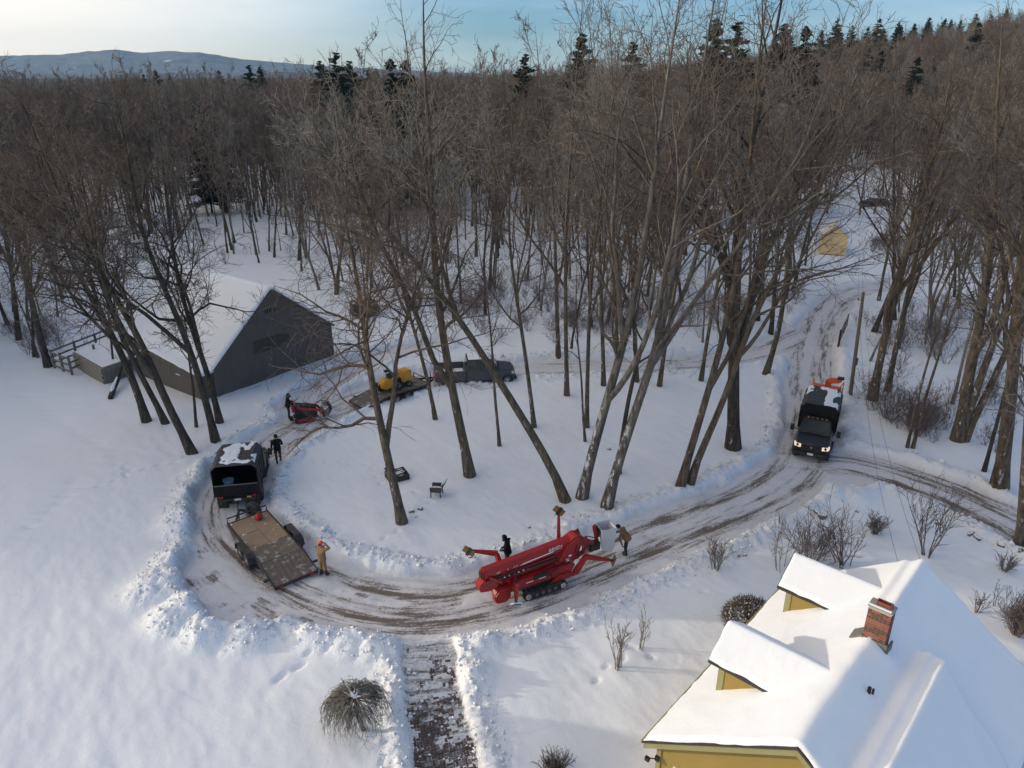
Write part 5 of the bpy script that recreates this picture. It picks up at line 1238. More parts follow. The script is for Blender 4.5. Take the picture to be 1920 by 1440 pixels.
def frustum(m, xb0, xb1, wb, zb, xt0, xt1, wt, zt, mi=0):
    r0 = [(xb0,-wb,zb),(xb1,-wb,zb),(xb1,wb,zb),(xb0,wb,zb)]; r1 = [(xt0,-wt,zt),(xt1,-wt,zt),(xt1,wt,zt),(xt0,wt,zt)]
    m.loft([r0, r1], mi); return r0, r1
def pane(name, quad, parent, u0=.08, u1=.92, v0=.12, v1=.88, off=.008, mtl=None):
    """thin glass lying just proud of a quad (a,b bottom; c,d top)"""
    a, b, c, d = [Vector(q) for q in quad]; n = (b-a).cross(d-a).normalized()
    def P(u, v): return a*(1-u)*(1-v)+b*u*(1-v)+c*u*v+d*(1-u)*v
    ps = [P(u0,v0), P(u1,v0), P(u1,v1), P(u0,v1)]
    m = MB(); m.loft([[p+n*.001 for p in ps], [p+n*off for p in ps]]); return m.build(name, mtl or GLASS, parent)
def truck_cab(o, F, paint, lamps, length=2.6, crew=False, plates=True):
    """cab and hood; F = x of the front bumper; the cab's back stands at F-length"""
    hb = F-1.15                                                  # windscreen foot
    m = MB()
    secs = [(F-.06,.84,.52,.95),(F-.12,.93,.45,1.05),(F-.45,.96,.45,1.13),(hb,.97,.42,1.22),(hb-.3,.97,.42,1.22),(F-length,.97,.42,1.22)]
    m.loft([[(x,-w,zb),(x,w,zb),(x,w+.01,zt-.28),(x,w-.10,zt),(x,-w+.10,zt),(x,-w-.01,zt-.28)] for x, w, zb, zt in secs]); body = m.build('body', paint, o, True, .03)
    g = MB(); r0, r1 = frustum(g, F-length+.03, hb+.02, .90, 1.20, F-length+.12, hb-.62, .74, 1.93); gh = g.build('cabin', paint, o, True, .05)
    rf = MB(); rf.box(F-length+.14, hb-.64, -.70, .70, 1.931, 1.945); rf.build('roof_panel', paint, gh, False, .004)
    pane('windshield', (r0[2], r0[1], r1[1], r1[2]) if False else (r0[1], r0[2], r1[2], r1[1]), o, .05, .95, .10, .93)
    L = length-1.1
    for s in (0, 1):
        q = (r0[0], r0[1], r1[1], r1[0]) if s == 0 else (r0[2], r0[3], r1[3], r1[2])
        if crew:
            pane('side_window', q, o, .07 if s == 0 else .52, .48 if s == 0 else .93, .15, .85); pane('side_window', q, o, .52 if s == 0 else .10, .90 if s == 0 else .48, .15, .85)
        else: pane('side_window', q, o, .16, .86, .15, .85)
    pane('rear_window', (r0[3], r0[0], r1[0], r1[3]), o, .12, .88, .2, .85)
    gr = MB(); gr.box(F-.10, F-.03, -.52, .52, .60, 1.0); gr.build('grille', MIRR, o, False, .02)
    for z in (.70, .82, .93):
        b = MB(); b.box(F-.035, F-.02, -.50, .50, z-.015, z+.015); b.build('grille_bar', FRAMEM, o)
    em = MB(); em.box(F-.025, F-.008, -.05, .05, .84, .92); em.build('badge', CHROME, o, False, .008)
    for s in (-1, 1):
        l = MB(); l.add([(F-.14,s*.56,.80),(F-.02,s*.56,.80),(F-.08,s*.90,.82),(F-.30,s*.965,.84),(F-.14,s*.56,1.0),(F-.06,s*.56,1.0),(F-.12,s*.88,1.02),(F-.32,s*.96,1.03)], [(0,1,2,3),(7,6,5,4),(0,4,5,1),(1,5,6,2),(2,6,7,3),(3,7,4,0)]); l.build('headlight', lamps, o)
        mm = MB(); mm.beam((hb-.25,s*.93,1.28),(hb-.22,s*1.18,1.36),.05,.05); mm.box(hb-.30,hb-.16,s*1.26-.11,s*1.26+.11,1.18,1.56); mm.build('mirror', MIRR, o, False, .02)
        fd = MB(); fd.loft([[(F-.62+.47*math.cos(a), s*.93, .42+.47*math.sin(a)), (F-.62+.47*math.cos(a), s*1.03, .42+.45*math.sin(a)), (F-.62+.42*math.cos(a), s*1.03, .42+.40*math.sin(a)), (F-.62+.42*math.cos(a), s*.93, .42+.40*math.sin(a))] for a in np.linspace(-.1, math.pi+.1, 12)]); fd.build('fender', paint, o, True)
        h = MB(); h.box(hb-.95,hb-.78,s*.985-.01,s*.985+.01,1.0,1.03); h.build('door_handle', MIRR, o)
        st = MB(); st.box(hb-1.3,hb-.2,s*1.0-.07,s*1.0+.07,.36,.42); st.build('running_board', FRAMEM, o)
    bp = MB(); bp.box(F-.12,F+.06,-.95,.95,.40,.60); bp.build('bumper', FRAMEM, o, False, .04)
    if plates: p = MB(); p.box(F+.062,F+.072,-.16,.16,.44,.58); p.build('licence_plate', PLATE, o)
    for y in (-.5,-.25,0,.25,.5): c = MB(); c.box(hb-.74,hb-.64,y-.035,y+.035,1.946,1.985); c.build('clearance_light', AMBER if lamps is LAMP else MIRR, o, False, .01)
    wp = MB(); wp.beam((hb+.05,-.45,1.27),(hb-.15,.05,1.40),.02,.02); wp.beam((hb+.05,.15,1.27),(hb-.15,.6,1.40),.02,.02); wp.build('wiper', MIRR, o)
    for s in (-1,1): wheel(o, (F-.62, s*.86, .40), .40, .26)
def chip_box(o, L, W, z0, z1, open_rear, snow_seed):
    """chip body with chamfered roof edges, hollow, x from 0 (rear) to L"""
    h = W/2; ch = .26; t = .05
    outer = [(-h,z0),(h,z0),(h,z1-ch),(h-ch,z1),(-h+ch,z1),(-h,z1-ch)]
    for nm, i, j in (('box_side',1,2),('box_side',5,0)):
        m = MB(); (ya,za),(yb,zb) = outer[i], outer[j]; yi = t if ya > 0 else -t; m.box(0,L,min(ya,ya-yi),max(ya,ya-yi),min(za,zb),max(za,zb)); sd = m.build(nm, BOXBLK, o)
        for x in np.linspace(.3, L-.3, 4): q = MB(); yy = ya+(.03 if ya > 0 else -.03); q.box(x-.04,x+.04,min(ya+.001*np.sign(ya),yy),max(ya+.001*np.sign(ya),yy),z0,z1-ch); q.build('rib', BOXBLK, sd)
    m = MB(); m.loft([[(x,h,z1-ch),(x,h-ch,z1),(x,-h+ch,z1),(x,-h,z1-ch),(x,-h+t,z1-ch),(x,-h+ch,z1-t),(x,h-ch,z1-t),(x,h-t,z1-ch)] for x in (0,L)]); m.build('box_roof', BOXROOF, o)
    for x in np.linspace(.35, L-.35, 5): q = MB(); q.box(x-.015,x+.015,-h+ch,h-ch,z1+.001,z1+.018); q.build('roof_rib', BOXROOF, o)
    m = MB(); m.prism([(y,z) for y, z in outer], L-.06, L, 0, Matrix(((0,1,0,0),(1,0,0,0),(0,0,1,0),(0,0,0,1)))); m.build('box_front', BOXBLK, o)
    m = MB(); m.box(0,L-.06,-h+t,h-t,z0,z0+.06); m.build('box_floor', BOXBLK, o)
    if not open_rear: m = MB(); m.prism([(y*.98,z) for y, z in outer], 0, .04, 0, Matrix(((0,1,0,0),(1,0,0,0),(0,0,1,0),(0,0,0,1)))); m.build('tailgate', BOXBLK, o)
    # wind-torn snow left on the roof
    rng = np.random.default_rng(snow_seed); xs = np.linspace(.04, L-.04, 60); ys = np.linspace(-h+ch*.4, h-ch*.4, 44); X, Y = np.meshgrid(xs, ys)
    n = fbm(X/.9+snow_seed, Y/.45, snow_seed, 4)+.18*np.exp(-((Y-h*.35)/.25)**2)-.05+.16*np.exp(-((X-L*.12)/.18)**2)
    i = np.arange(X.size).reshape(X.shape); Q = np.stack([i[:-1,:-1].ravel(), i[:-1,1:].ravel(), i[1:,1:].ravel(), i[1:,:-1].ravel()], 1); keep = n.ravel()[Q].mean(1) > .555
    zt = z1+.02+.03*np.clip((n-.55)*6,0,1); zt = np.minimum(zt, z1+.02-(np.abs(Y)-(h-ch))*1.0+.03); me = np_mesh('roof_snow', np.column_stack([X.ravel(), Y.ravel(), zt.ravel()]), Q[keep], [SNOW], True); link('roof_snow', me, o)
def chip_truck(name, label, pos, az, L, W, z1, open_rear, lamps, seed, cab=2.5):
    o = thing(name, label, 'truck', (pos[0], pos[1], 0.0), az_rot(az)); F = L+cab+.12
    chip_box(o, L, W, .92, z1, open_rear, seed); truck_cab(o, F, BLACKC, lamps, cab)
    m = MB(); m.box(.1,F-.3,-.42,-.30,.55,.80); m.box(.1,F-.3,.30,.42,.55,.80); m.box(.3,.5,-.295,.295,.56,.78); m.box(L-.3,L-.1,-.295,.295,.56,.78); m.build('chassis', FRAMEM, o)
    for s in (-1,1):
        wheel(o, (.95, s*(W/2-.16), .42), .42, .26, True); wheel(o, (.95, s*(W/2-.46), .42), .42, .24, True)
        f = MB(); f.box(.12,.16,s*(W/2-.34)-.26,s*(W/2-.34)+.26,.16,.80); f.build('mud_flap', TYRE, o)
        t = MB(); t.box(-.03,.0-.002,s*(W/2-.3)-.10,s*(W/2-.3)+.10,.80,.89); t.build('tail_light', REDL, o)
    b = MB(); b.box(-.06,.10,-.85,.85,.62,.76); b.build('rear_bumper', FRAMEM, o, False, .01)
    p = MB(); p.box(-.072,-.062,-.16,.16,.64,.75); p.build('licence_plate', PLATE, o)
    hc = MB(); hc.beam((.1,0,.52),(-.25,0,.50),.08,.08); hc.build('hitch', FRAMEM, o)
    if open_rear:
        g = MB(); g.box(-.04,.0-.002,-W/2,W/2,.92,1.52); tg = g.build('tailgate', BOXBLK, o)
        for y in (-.7,0,.7): q = MB(); q.box(-.07,-.041,y-.04,y+.04,.95,1.5); q.build('rib', BOXBLK, tg)
        q = MB(); q.tube([(-.05,-W/2+.05,1.54),(-.05,W/2-.05,1.54)], .03, 8); q.build('top_rail', RIM, tg)
        st = MB(); st.box(-.05,.25,-W/2-.03,-W/2+.02,.9,z1-.3); st.build('rear_post', BOXBLK, o)
        for y in (-.62,-.5): l = MB(); l.disc_wheel((0,0,0),.05,.03,10,0,0,Matrix.Translation((-.06,y,.80)) @ Matrix.Rotation(math.pi/2,4,'Z')); l.build('round_lamp', AMBER, o)
    return o
# left truck: seen from behind with an open chip box
bt = np.array([-13.85, 32.65]); chip_truck('chip_truck', 'black chip truck with open rear and snowy roof, parked at the left bend', bt, -11, 2.45, 2.2, 2.62, True, mat('unlit_headlamp', (.5,.5,.5), .2), 3)
def drum(x, y, z):
    o = thing('blue_drum', 'pale blue bucket standing inside the open chip box', 'bucket', (x, y, z)); M_ = mat('pale_blue_plastic', (.25,.36,.42), .5, var=.15); m = MB(); m.tube([(0,0,0),(0,0,.5)], [.22,.26], 16); m.build('body', M_, o, True); m = MB(); m.tube([(0,0,.501),(0,0,.53)], [.28,.28], 16); m.build('rim', M_, o, True)
uL = np.array([math.sin(math.radians(-11)), math.cos(math.radians(-11))]); vL = np.array([-uL[1], uL[0]])
dp = bt+uL*.6+vL*.45; drum(dp[0], dp[1], .985)
# right truck coming towards the camera, orange chipper in tow
azr = 206.5; uR = np.array([math.sin(math.radians(azr)), math.cos(math.radians(azr))]); fr = np.array([17.02, 37.85]); LR = 3.1; rb = fr-uR*(LR+2.42)
chip_truck('chip_truck', 'black chip truck with lit headlights driving toward the camera at right', rb, azr, LR, 2.12, 2.55, False, LAMP, 9, 2.3)
ORANGE = mat('safety_orange_paint', (.62, .105, .015), .45, var=.15, scale=4, dirt=.3)
def chipper():
    p = rb-uR*.75; o = thing('wood_chipper', 'orange towed wood chipper behind the right truck', 'wood chipper', (p[0], p[1], 0), az_rot(azr))
    m = MB(); m.beam((.6,0,.5),(-2.6,0,.55),.14,.12); m.box(-2.6,-.4,-.55,-.45,.5,.62); m.box(-2.6,-.4,.45,.55,.5,.62); m.build('chassis', FRAMEM, o)
    m = MB(); m.loft([[(-.5,-.5,.65),(-.5,.5,.65),(-.5,.5,1.35),(-.5,-.5,1.35)],[(-1.3,-.55,.65),(-1.3,.55,.65),(-1.3,.55,1.6),(-1.3,-.55,1.6)],[(-1.9,-.6,.65),(-1.9,.6,.65),(-1.9,.6,1.45),(-1.9,-.6,1.45)]]); m.build('drum_housing', ORANGE, o, False, .04)
    m = MB(); m.loft([[(-1.92,-.55,.75),(-1.92,.55,.75),(-1.92,.55,1.4),(-1.92,-.55,1.4)],[(-2.7,-.85,.70),(-2.7,.85,.70),(-2.7,.85,1.45),(-2.7,-.85,1.45)]]); m.build('infeed_hopper', ORANGE, o, False, .03)
    m = MB(); m.beam((-1.25,.05,1.55),(-1.25,.05,2.3),.36,.42); m.beam((-1.3,.05,2.25),(-1.0,.75,2.5),.36,.32,w1=.40,h1=.28); m.build('discharge_chute', ORANGE, o, False, .03)
    m = MB(); m.box(-1.2,-.8,.55,.95,2.6,2.7); m.build('chute_flap', MIRR, o, False, .02)
    m = MB(); m.box(-.48,.15,-.45,.45,.66,1.25); m.build('engine', FRAMEM, o, False, .04)
    m = MB(); m.box(-.9,-.35,-.62,-.52,.7,1.15); m.build('fuel_tank', ORANGE, o, False, .04)
    for s in (-1,1):
        wheel(o, (-1.45, s*.85, .36), .36, .22); f = MB(); f.loft([[(-1.45+.45*math.cos(a), s*.72, .40+.45*math.sin(a)),(-1.45+.45*math.cos(a), s*.99, .40+.45*math.sin(a)),(-1.45+.42*math.cos(a), s*.99, .40+.42*math.sin(a)),(-1.45+.42*math.cos(a), s*.72, .40+.42*math.sin(a))] for a in np.linspace(.2, math.pi-.2, 9)]); f.build('fender', IRON, o, True)
        r = MB(); r.tube([(-1.9,s*.8,.7),(-1.9,s*.8,1.75),(-2.7,s*.93,1.8),(-2.7,s*.93,.9)], .03, 6); r.build('guard_bar', ORANGE, o, True)
chipper()

# ------------------------------------------------------------------ trailers
PLY = mat('worn_plywood', (.30, .215, .13), .85, var=.25, scale=2.5, stretch=(1,.3,1), dirt=.55, dirtcol=(.10,.085,.07), dust=.08)
PLYD = mat('dark_wet_planks', (.14, .115, .09), .8, var=.35, scale=3, stretch=(.3,1,1), dirt=.5, dust=.45, dustw=.4)
def flat_trailer(name, label, front, az, L, W, zd, deckmats, ramp_len, rails, tongue):
    """x forward; origin under the rear end of the deck"""
    u = np.array([math.sin(math.radians(az)), math.cos(math.radians(az))]); rear = np.array(front)-u*L
    o = thing(name, label, 'trailer', (rear[0], rear[1], 0), az_rot(az)); h = W/2
    m = MB(); m.box(ramp_len,L,-h,-h+.08,zd-.16,zd+.02); m.box(ramp_len,L,h-.08,h,zd-.16,zd+.02); m.box(L-.08,L,-h+.081,h-.081,zd-.16,zd+.02)
    for x in np.arange(ramp_len+.3, L-.3, .6): m.box(x-.03,x+.03,-h+.081,h-.081,zd-.14,zd-.05)
    m.build('frame', FRAMEM, o)
    # deck panels
    n = len(deckmats); xs = np.linspace(ramp_len, L-.09, n//2+1)
    for i in range(n):
        c = i//2; s = i % 2; p = MB(); y0, y1 = (-h+.085, -.006) if s == 0 else (.006, h-.085); off = (.0, .18, -.12, .1)[(i*3) % 4] if 0 < c < n//2-0 and False else 0
        p.box(xs[c]+.006, xs[c+1]-.006, y0, y1, zd-.03, zd+.012+.006*((i*7) % 3)); p.build('deck_panel', deckmats[i], o, False, .004)
    # beaver tail of planks sloping down
    k = 8
    for i in range(k):
        y0 = -h+.05+(W-.1)*i/k; p = MB(); p.add([(0,y0+.006,.30),(ramp_len-.01,y0+.006,zd),(ramp_len-.01,y0+(W-.1)/k-.006,zd),(0,y0+(W-.1)/k-.006,.30),(0,y0+.006,.25),(ramp_len-.01,y0+.006,zd-.05),(ramp_len-.01,y0+(W-.1)/k-.006,zd-.05),(0,y0+(W-.1)/k-.006,.25)], [(0,1,2,3),(7,6,5,4),(0,4,5,1),(1,5,6,2),(2,6,7,3),(3,7,4,0)]); p.build('plank', PLYD, o)
    m = MB(); 
    for s in (-1,1): m.beam((0,s*(h-.02),.26),(ramp_len,s*(h-.02),zd-.06),.06,.14)
    m.box(-.05,-.002,-h,h,.16,.31); m.build('tail_frame', FRAMEM, o)
    for s in (-1,1):
        for x in (L*.44, L*.44+.82): wheel(o, (x, s*(h+.17), .36), .36, .22)
        xc = L*.44+.41; f = MB(); pr = [(-.86,.40),(-.80,.70),(-.55,.84),(.55,.84),(.80,.70),(.86,.40)]; y0, y1 = (h+.02, h+.32) if s > 0 else (-h-.32, -h-.02)
        f.loft([[(xc+x_,y0,z_),(xc+x_,y1,z_),(xc+x_*.96,y1,z_-.03),(xc+x_*.96,y0,z_-.03)] for x_, z_ in pr]); f.build('fender', FRAMEM, o, False)
        j = MB(); j.tube([(.5,s*(h+.02),.42),(.5,s*(h+.26),.40)], .06, 10); j.build('stand_foot', FRAMEM, o, True); tl = MB(); tl.box(-.06,-.051,s*(h-.3)-.09,s*(h-.3)+.09,.19,.27); tl.build('tail_light', REDL, o)
    if rails:
        for s in (-1,1): q = MB(); q.tube([(ramp_len+.2,s*(h+.01),zd+.10),(L,s*(h+.01),zd+.10)], .025, 6); q.build('side_rail', RIM, o, True)
    q = MB(); q.tube([(L,-h+.04,zd+.02),(L,-h+.04,zd+.28),(L,h-.04,zd+.28),(L,h-.04,zd+.02)], .035, 8); q.build('headboard', FRAMEM, o, True)
    t = MB(); 
    for s in (-1,1): t.beam((L,s*.6,zd-.12),(L+tongue,s*.03,zd-.14),.08,.12)
    t.build('tongue', FRAMEM, o); jk = MB(); jk.tube([(L+tongue*.75,.16,.15),(L+tongue*.75,.16,zd+.35)], .04, 8); jk.build('jack', RIM, o, True)
    return o, rear, u
tf = (np.array([-13.64,30.43])+np.array([-12.1,31.75]))/2
FT, FTr, FTu = flat_trailer('equipment_trailer', 'flat equipment trailer with worn plywood deck behind the parked black truck', tf, -38.8, 5.6, 2.0, .62, [PLYD, PLYD, PLY, PLY, PLY, PLY], 1.5, False, 1.1)
def on_trailer(x, y, z): v = np.array([-FTu[1], FTu[0]]); p = FTr+FTu*x+v*y; return (p[0], p[1], z)
o_ = MB(); o_.tube([(5.05-.0,-.55,.70),(5.05,-.55,.72)], .01, 4)
def gas_can():
    RED = mat('red_plastic', (.42,.02,.018), .4, var=.15); p = on_trailer(5.0, -.35, .655); o = thing('gas_can', 'red plastic gas can standing at the front of the plywood trailer', 'gas can', p, 1.1)
    m = MB(); m.loft([[(-.16,-.11,0),(.16,-.11,0),(.16,.11,0),(-.16,.11,0)],[(-.17,-.12,.22),(.17,-.12,.22),(.17,.12,.22),(-.17,.12,.22)],[(-.10,-.07,.32),(.12,-.07,.30),(.12,.07,.30),(-.10,.07,.32)]]); m.build('body', RED, o, True, .02)
    m = MB(); m.tube([(-.1,0,.31),(-.06,0,.40),(.08,0,.40),(.11,0,.30)], .018, 6); m.build('handle', RED, o, True); m = MB(); m.tube([(.13,0,.28),(.22,0,.38),(.30,0,.40)], [.025,.02,.015], 8); m.build('spout', BLACKP, o, True)
gas_can()
def spare():
    p = on_trailer(5.95, -.45, .0); o = thing('spare_tyre', 'spare tyre standing on the trailer tongue behind the black truck', 'tyre', (p[0], p[1], .36), az_rot(-38.8)+.5); m = MB(); m.disc_wheel((0,0,.36),.40,.26,22,0,.22); m.build('tyre', TYRE, o, True); m = MB(); m.disc_wheel((0,0,.36),.23,.16,16); m.build('rim', FRAMEM, o, True); m = MB(); m.tube([(0,0,0),(0,0,-.12)], .05, 8); m.build('bracket', FRAMEM, o, True)
spare()

# pickup and its trailer with the stump grinder
def pickup():
    p = np.array([-5.55, 49.55]); az = 81.5; o = thing('pickup_truck', 'dark grey crew-cab pickup on the upper driveway', 'pickup', (p[0], p[1], 0), az_rot(az)); F = 5.75
    truck_cab(o, F, GREYC, mat('unlit_headlamp', (.5,.5,.5), .2), 3.55, True)
    m = MB()
    for s in (-1,1): m.box(.05,2.18,s*.97-.06,s*.97+.06,.50,1.22)
    m.box(2.12,2.18,-.905,.905,.55,1.2); m.box(.05,2.11,-.905,.905,.62,.70); m.build('bed', GREYC, o, False, .02)
    t = MB(); t.box(0,.048,-.96,.96,.55,1.21); tg = t.build('tailgate', GREYC, o, False, .02); h = MB(); h.box(-.012,-.002,-.12,.12,1.02,1.09); h.build('handle', MIRR, tg)
    b = MB(); b.box(-.12,.02,-.95,.95,.42,.54); b.build('rear_bumper', CHROME, o, False, .02); pl = MB(); pl.box(-.132,-.122,-.15,.15,.44,.53); pl.build('licence_plate', PLATE, o)
    for s in (-1,1):
        wheel(o, (1.15, s*.86, .40), .40, .26); l = MB(); l.box(-.01,.16,s*.955-.085,s*.955+.085,.82,1.15); l.build('tail_light', REDL, o, False, .01)
        f = MB(); f.loft([[(1.15+.48*math.cos(a), s*.98, .42+.48*math.sin(a)),(1.15+.48*math.cos(a), s*1.045, .42+.46*math.sin(a)),(1.15+.41*math.cos(a), s*1.045, .42+.40*math.sin(a)),(1.15+.41*math.cos(a), s*.98, .42+.40*math.sin(a))] for a in np.linspace(-.1, math.pi+.1, 12)]); f.build('fender', GREYC, o, True)
    s_ = MB(); s_.box(2.4,4.0,-.7,.7,1.947,1.965); s_.build('roof_snow', SNOW, o, True, .01); c = MB(); c.box(.1,2.1,-.88,.88,.701,.78); c.build('bed_snow', SNOW, o, True, .03)
pickup()
GT, GTr, GTu = flat_trailer('equipment_trailer', 'weathered car-hauler trailer carrying the yellow stump grinder', (-6.35, 48.75), 47, 5.3, 2.0, .62, [PLYD]*6, 1.4, True, 1.15)
GOLD = mat('stump_grinder_yellow', (.62, .30, .02), .45, var=.15, scale=4, dirt=.3)
def grinder():
    v = np.array([-GTu[1], GTu[0]]); p = GTr+GTu*2.6+v*.05; o = thing('stump_grinder', 'yellow-orange stump grinder loaded on the car-hauler trailer', 'stump grinder', (p[0], p[1], .635), az_rot(47))
    m = MB(); m.loft([[(-.75,-.28,.35),(-.75,.28,.35),(-.75,.28,.62),(-.75,-.28,.62)],[(-.45,-.34,.2),(-.45,.34,.2),(-.45,.34,.92),(-.45,-.34,.92)],[(.25,-.34,.25),(.25,.34,.25),(.25,.34,.80),(.25,-.34,.80)]]); m.build('cutter_guard', GOLD, o, True, .06)
    m = MB(); m.box(.9,1.65,-.40,.40,.35,1.15); m.build('engine_cover', GOLD, o, False, .07); g = MB(); g.box(1.655,1.67,-.3,.3,.5,1.0); g.build('grille', MIRR, o)
    m = MB(); m.beam((.2,0,.5),(1.0,0,.55),.22,.24); m.box(-.1,1.5,-.3,.3,.22,.34); m.build('frame', FRAMEM, o)
    m = MB(); m.box(-.1,.25,-.15,.2,.85,1.12); m.tube([(.05,0,1.1),(.05,0,1.38)], .05, 8); m.tube([(.0,.12,1.1),(-.1,.2,1.42)], .025, 6); m.box(-.2,.1,.1,.3,1.25,1.4); m.build('control_stand', BLACKP, o, False, .02)
    for s in (-1,1):
        wheel(o, (.45, s*.48, .27), .27, .2); wheel(o, (1.3, s*.46, .22), .22, .18)
    c = MB(); c.disc_wheel((-.62,0,.32), .30, .08, 18); c.build('cutter_wheel', IRON, o); t = MB(); t.beam((1.6,0,.3),(2.3,0,.25),.08,.08); t.build('draw_bar', GOLD, o); hs = MB(); hs.tube([(.3,.1,.8),(.6,.15,.95),(.95,.1,.8)], .025, 6); hs.build('hose', BLACKP, o, True)
grinder()

# ------------------------------------------------------------------ red tracked lift
LIFTR = mat('lift_red_paint', (.31, .007, .010), .36, var=.25, scale=3, dirt=.5, dirtcol=(.13,.022,.02)); LIFTD = mat('lift_dark_red_and_gap_shade', (.20, .009, .011), .42, var=.3, scale=3, dirt=.55, dirtcol=(.05,.018,.016))  # second red: darker parts, plus shade painted into the lower boom
WDEC = mat('white_decal', (.78,.78,.78), .5, var=.04); BRASS = mat('yellow_passivated_steel', (.26,.16,.065), .4, .5, var=.3); BASKETM = mat('light_grey_fibreglass', (.58,.60,.62), .5, var=.08)
def lift():
    C = np.array([1.22, 26.42]); az = 62.0; o = thing('tracked_lift', 'red tracked spider lift with folded boom and raised outriggers on the driveway', 'aerial lift', (C[0], C[1], 0), az_rot(az))
    # tracks
    for s in (-1, 1):
        yc = s*.40; pr = []; r = .19; x0, x1 = -.85, .85
        for a in np.linspace(math.pi/2, 3*math.pi/2, 9): pr.append((x0+r*math.cos(a), .21+r*math.sin(a)))
        for a in np.linspace(-math.pi/2, math.pi/2, 9): pr.append((x1+r*math.cos(a), .21+r*math.sin(a)))
        m = MB(); m.prism(pr, yc-.12, yc+.12); t = m.build('track', TYRE, o, False, 0)
        n = 30; per = 2*(x1-x0)+2*math.pi*r
        for i in range(n):
            q = i*per/n
            if q < x1-x0: P, tn = (x0+q, .21+r), 0
            elif q < x1-x0+math.pi*r: a = math.pi/2-(q-(x1-x0))/r; P, tn = (x1+r*math.cos(a), .21+r*math.sin(a)), a-math.pi/2
            elif q < 2*(x1-x0)+math.pi*r: P, tn = (x1-(q-(x1-x0)-math.pi*r), .21-r), math.pi
            else: a = -math.pi/2-(q-2*(x1-x0)-math.pi*r)/r; P, tn = (x0+r*math.cos(a), .21+r*math.sin(a)), a-math.pi/2
            g = MB(); g.box(-.018,.018,yc-.12,yc+.12,-.002,.024,0,Matrix.Translation((P[0],0,P[1])) @ Matrix.Rotation(-tn,4,'Y')); g.build('grouser', TYRE, t)
        for x in (-.85,-.45,-.15,.15,.45,.85): w = MB(); w.disc_wheel((x, yc+s*.10, .20), .14 if abs(x) > .8 else .085, .08, 14); w.build('roller', CHROME if abs(x) > .8 else RIM, t, True)
    # chassis and lower frame
    m = MB(); m.box(-1.0,1.0,-.26,.26,.30,.62); m.build('undercarriage', FRAMEM, o, False, .02)
    m = MB(); m.prism([(-1.75,.62),(1.35,.62),(1.55,.95),(1.3,1.12),(-1.2,1.12),(-1.75,.92)], -.36, .36); m.build('chassis', LIFTR, o, False, .03)
    m = MB(); m.prism([(.3,.42),(1.62,.42),(1.85,.62),(1.35,.62),(1.1,.72),(.6,.72)], -.42, -.30); m.build('side_plate', LIFTR, o, False, .015); m = MB(); m.prism([(.3,.42),(1.62,.42),(1.85,.62),(1.35,.62),(1.1,.72),(.6,.72)], .30, .42); m.build('side_plate', LIFTR, o, False, .015)
    e = MB(); e.prism([(-2.3,.28),(-1.85,.22),(-1.62,.40),(-1.62,.98),(-2.15,1.0),(-2.38,.7)], -.40, -.02); e.build('engine_cover', LIFTR, o, False, .05); e = MB(); e.box(-2.2,-1.65,.0,.38,.35,.95); e.build('battery_box', LIFTD, o, False, .04)
    e = MB(); e.box(-1.55,-1.28,-.42,-.365,.62,.95); e.build('hydraulic_block', BRASS, o, False, .02)
    # turret
    m = MB(); m.prism([(.65,1.12),(1.75,1.12),(2.05,1.75),(1.95,2.2),(1.6,2.32),(1.1,2.05),(.75,1.55)], -.30, .30); m.build('turret', LIFTR, o, False, .05)
    m = MB(); m.prism([(1.62,1.2),(1.98,1.35),(2.18,1.9),(2.05,2.25),(1.85,2.15)], -.34, -.302); m.build('turret_plate', LIFTD, o, False, .01); m = MB(); m.prism([(1.62,1.2),(1.98,1.35),(2.18,1.9),(2.05,2.25),(1.85,2.15)], .302, .34); m.build('turret_plate', LIFTD, o, False, .01)
    # booms: upper telescopic box section, lower articulating riser
    m = MB(); ring = lambda x, s, zc: [(x,-.17*s,zc-.22*s),(x,.17*s,zc-.22*s),(x,.21*s,zc-.12*s),(x,.21*s,zc+.16*s),(x,.15*s,zc+.23*s),(x,-.15*s,zc+.23*s),(x,-.21*s,zc+.16*s),(x,-.21*s,zc-.12*s)]
    m.loft([ring(-2.75,.98,1.72), ring(1.7,1.06,1.98)]); ub = m.build('upper_boom', LIFTR, o, True, .015)
    m = MB(); m.loft([ring(-2.82,.78,1.70), ring(-2.755,.78,1.704)]); m.build('boom_end', LIFTD, o); m = MB(); m.loft([ring(-2.86,.55,1.70), ring(-2.825,.55,1.70)]); m.build('inner_section', MIRR, o)
    m = MB(); m.loft([ring(-2.65,.74,1.20), ring(1.35,.80,1.42)]); m.build('lower_boom', LIFTD, o, True, .015)  # darker red puts the shade of the gap below the upper boom into its colour
    m = MB(); m.prism([(-2.95,1.0),(-2.55,.92),(-2.1,1.02),(-2.2,1.45),(-2.75,1.5),(-3.0,1.3)], -.24, .24); m.build('knuckle', LIFTR, o, False, .03)
    for s in (-1,1): m = MB(); m.beam((-2.55,s*.25,1.62),(-1.95,s*.25,1.15),.04,.12); m.build('link_arm', LIFTR, o, False, .01)
    m = MB(); m.tube([(-1.7,0,1.42),(.5,0,1.62)], .06, 10); m.build('lift_cylinder', LIFTD, o, True); m = MB(); m.tube([(.5,0,1.62),(.9,0,1.66)], .04, 8); m.build('cylinder_rod', CHROME, o, True)
    m = MB()
    for s in (-1,1): m.box(-2.35,1.15,min(s*.12,s*.225),max(s*.12,s*.225),1.43,1.475,0,Matrix.Rotation(-.052,4,'Y') @ Matrix.Translation((-.06,0,0)))
    m.build('hose_tray_and_gap_shade', MIRR, o)  # black hose tray that also paints in the dark gap between the booms
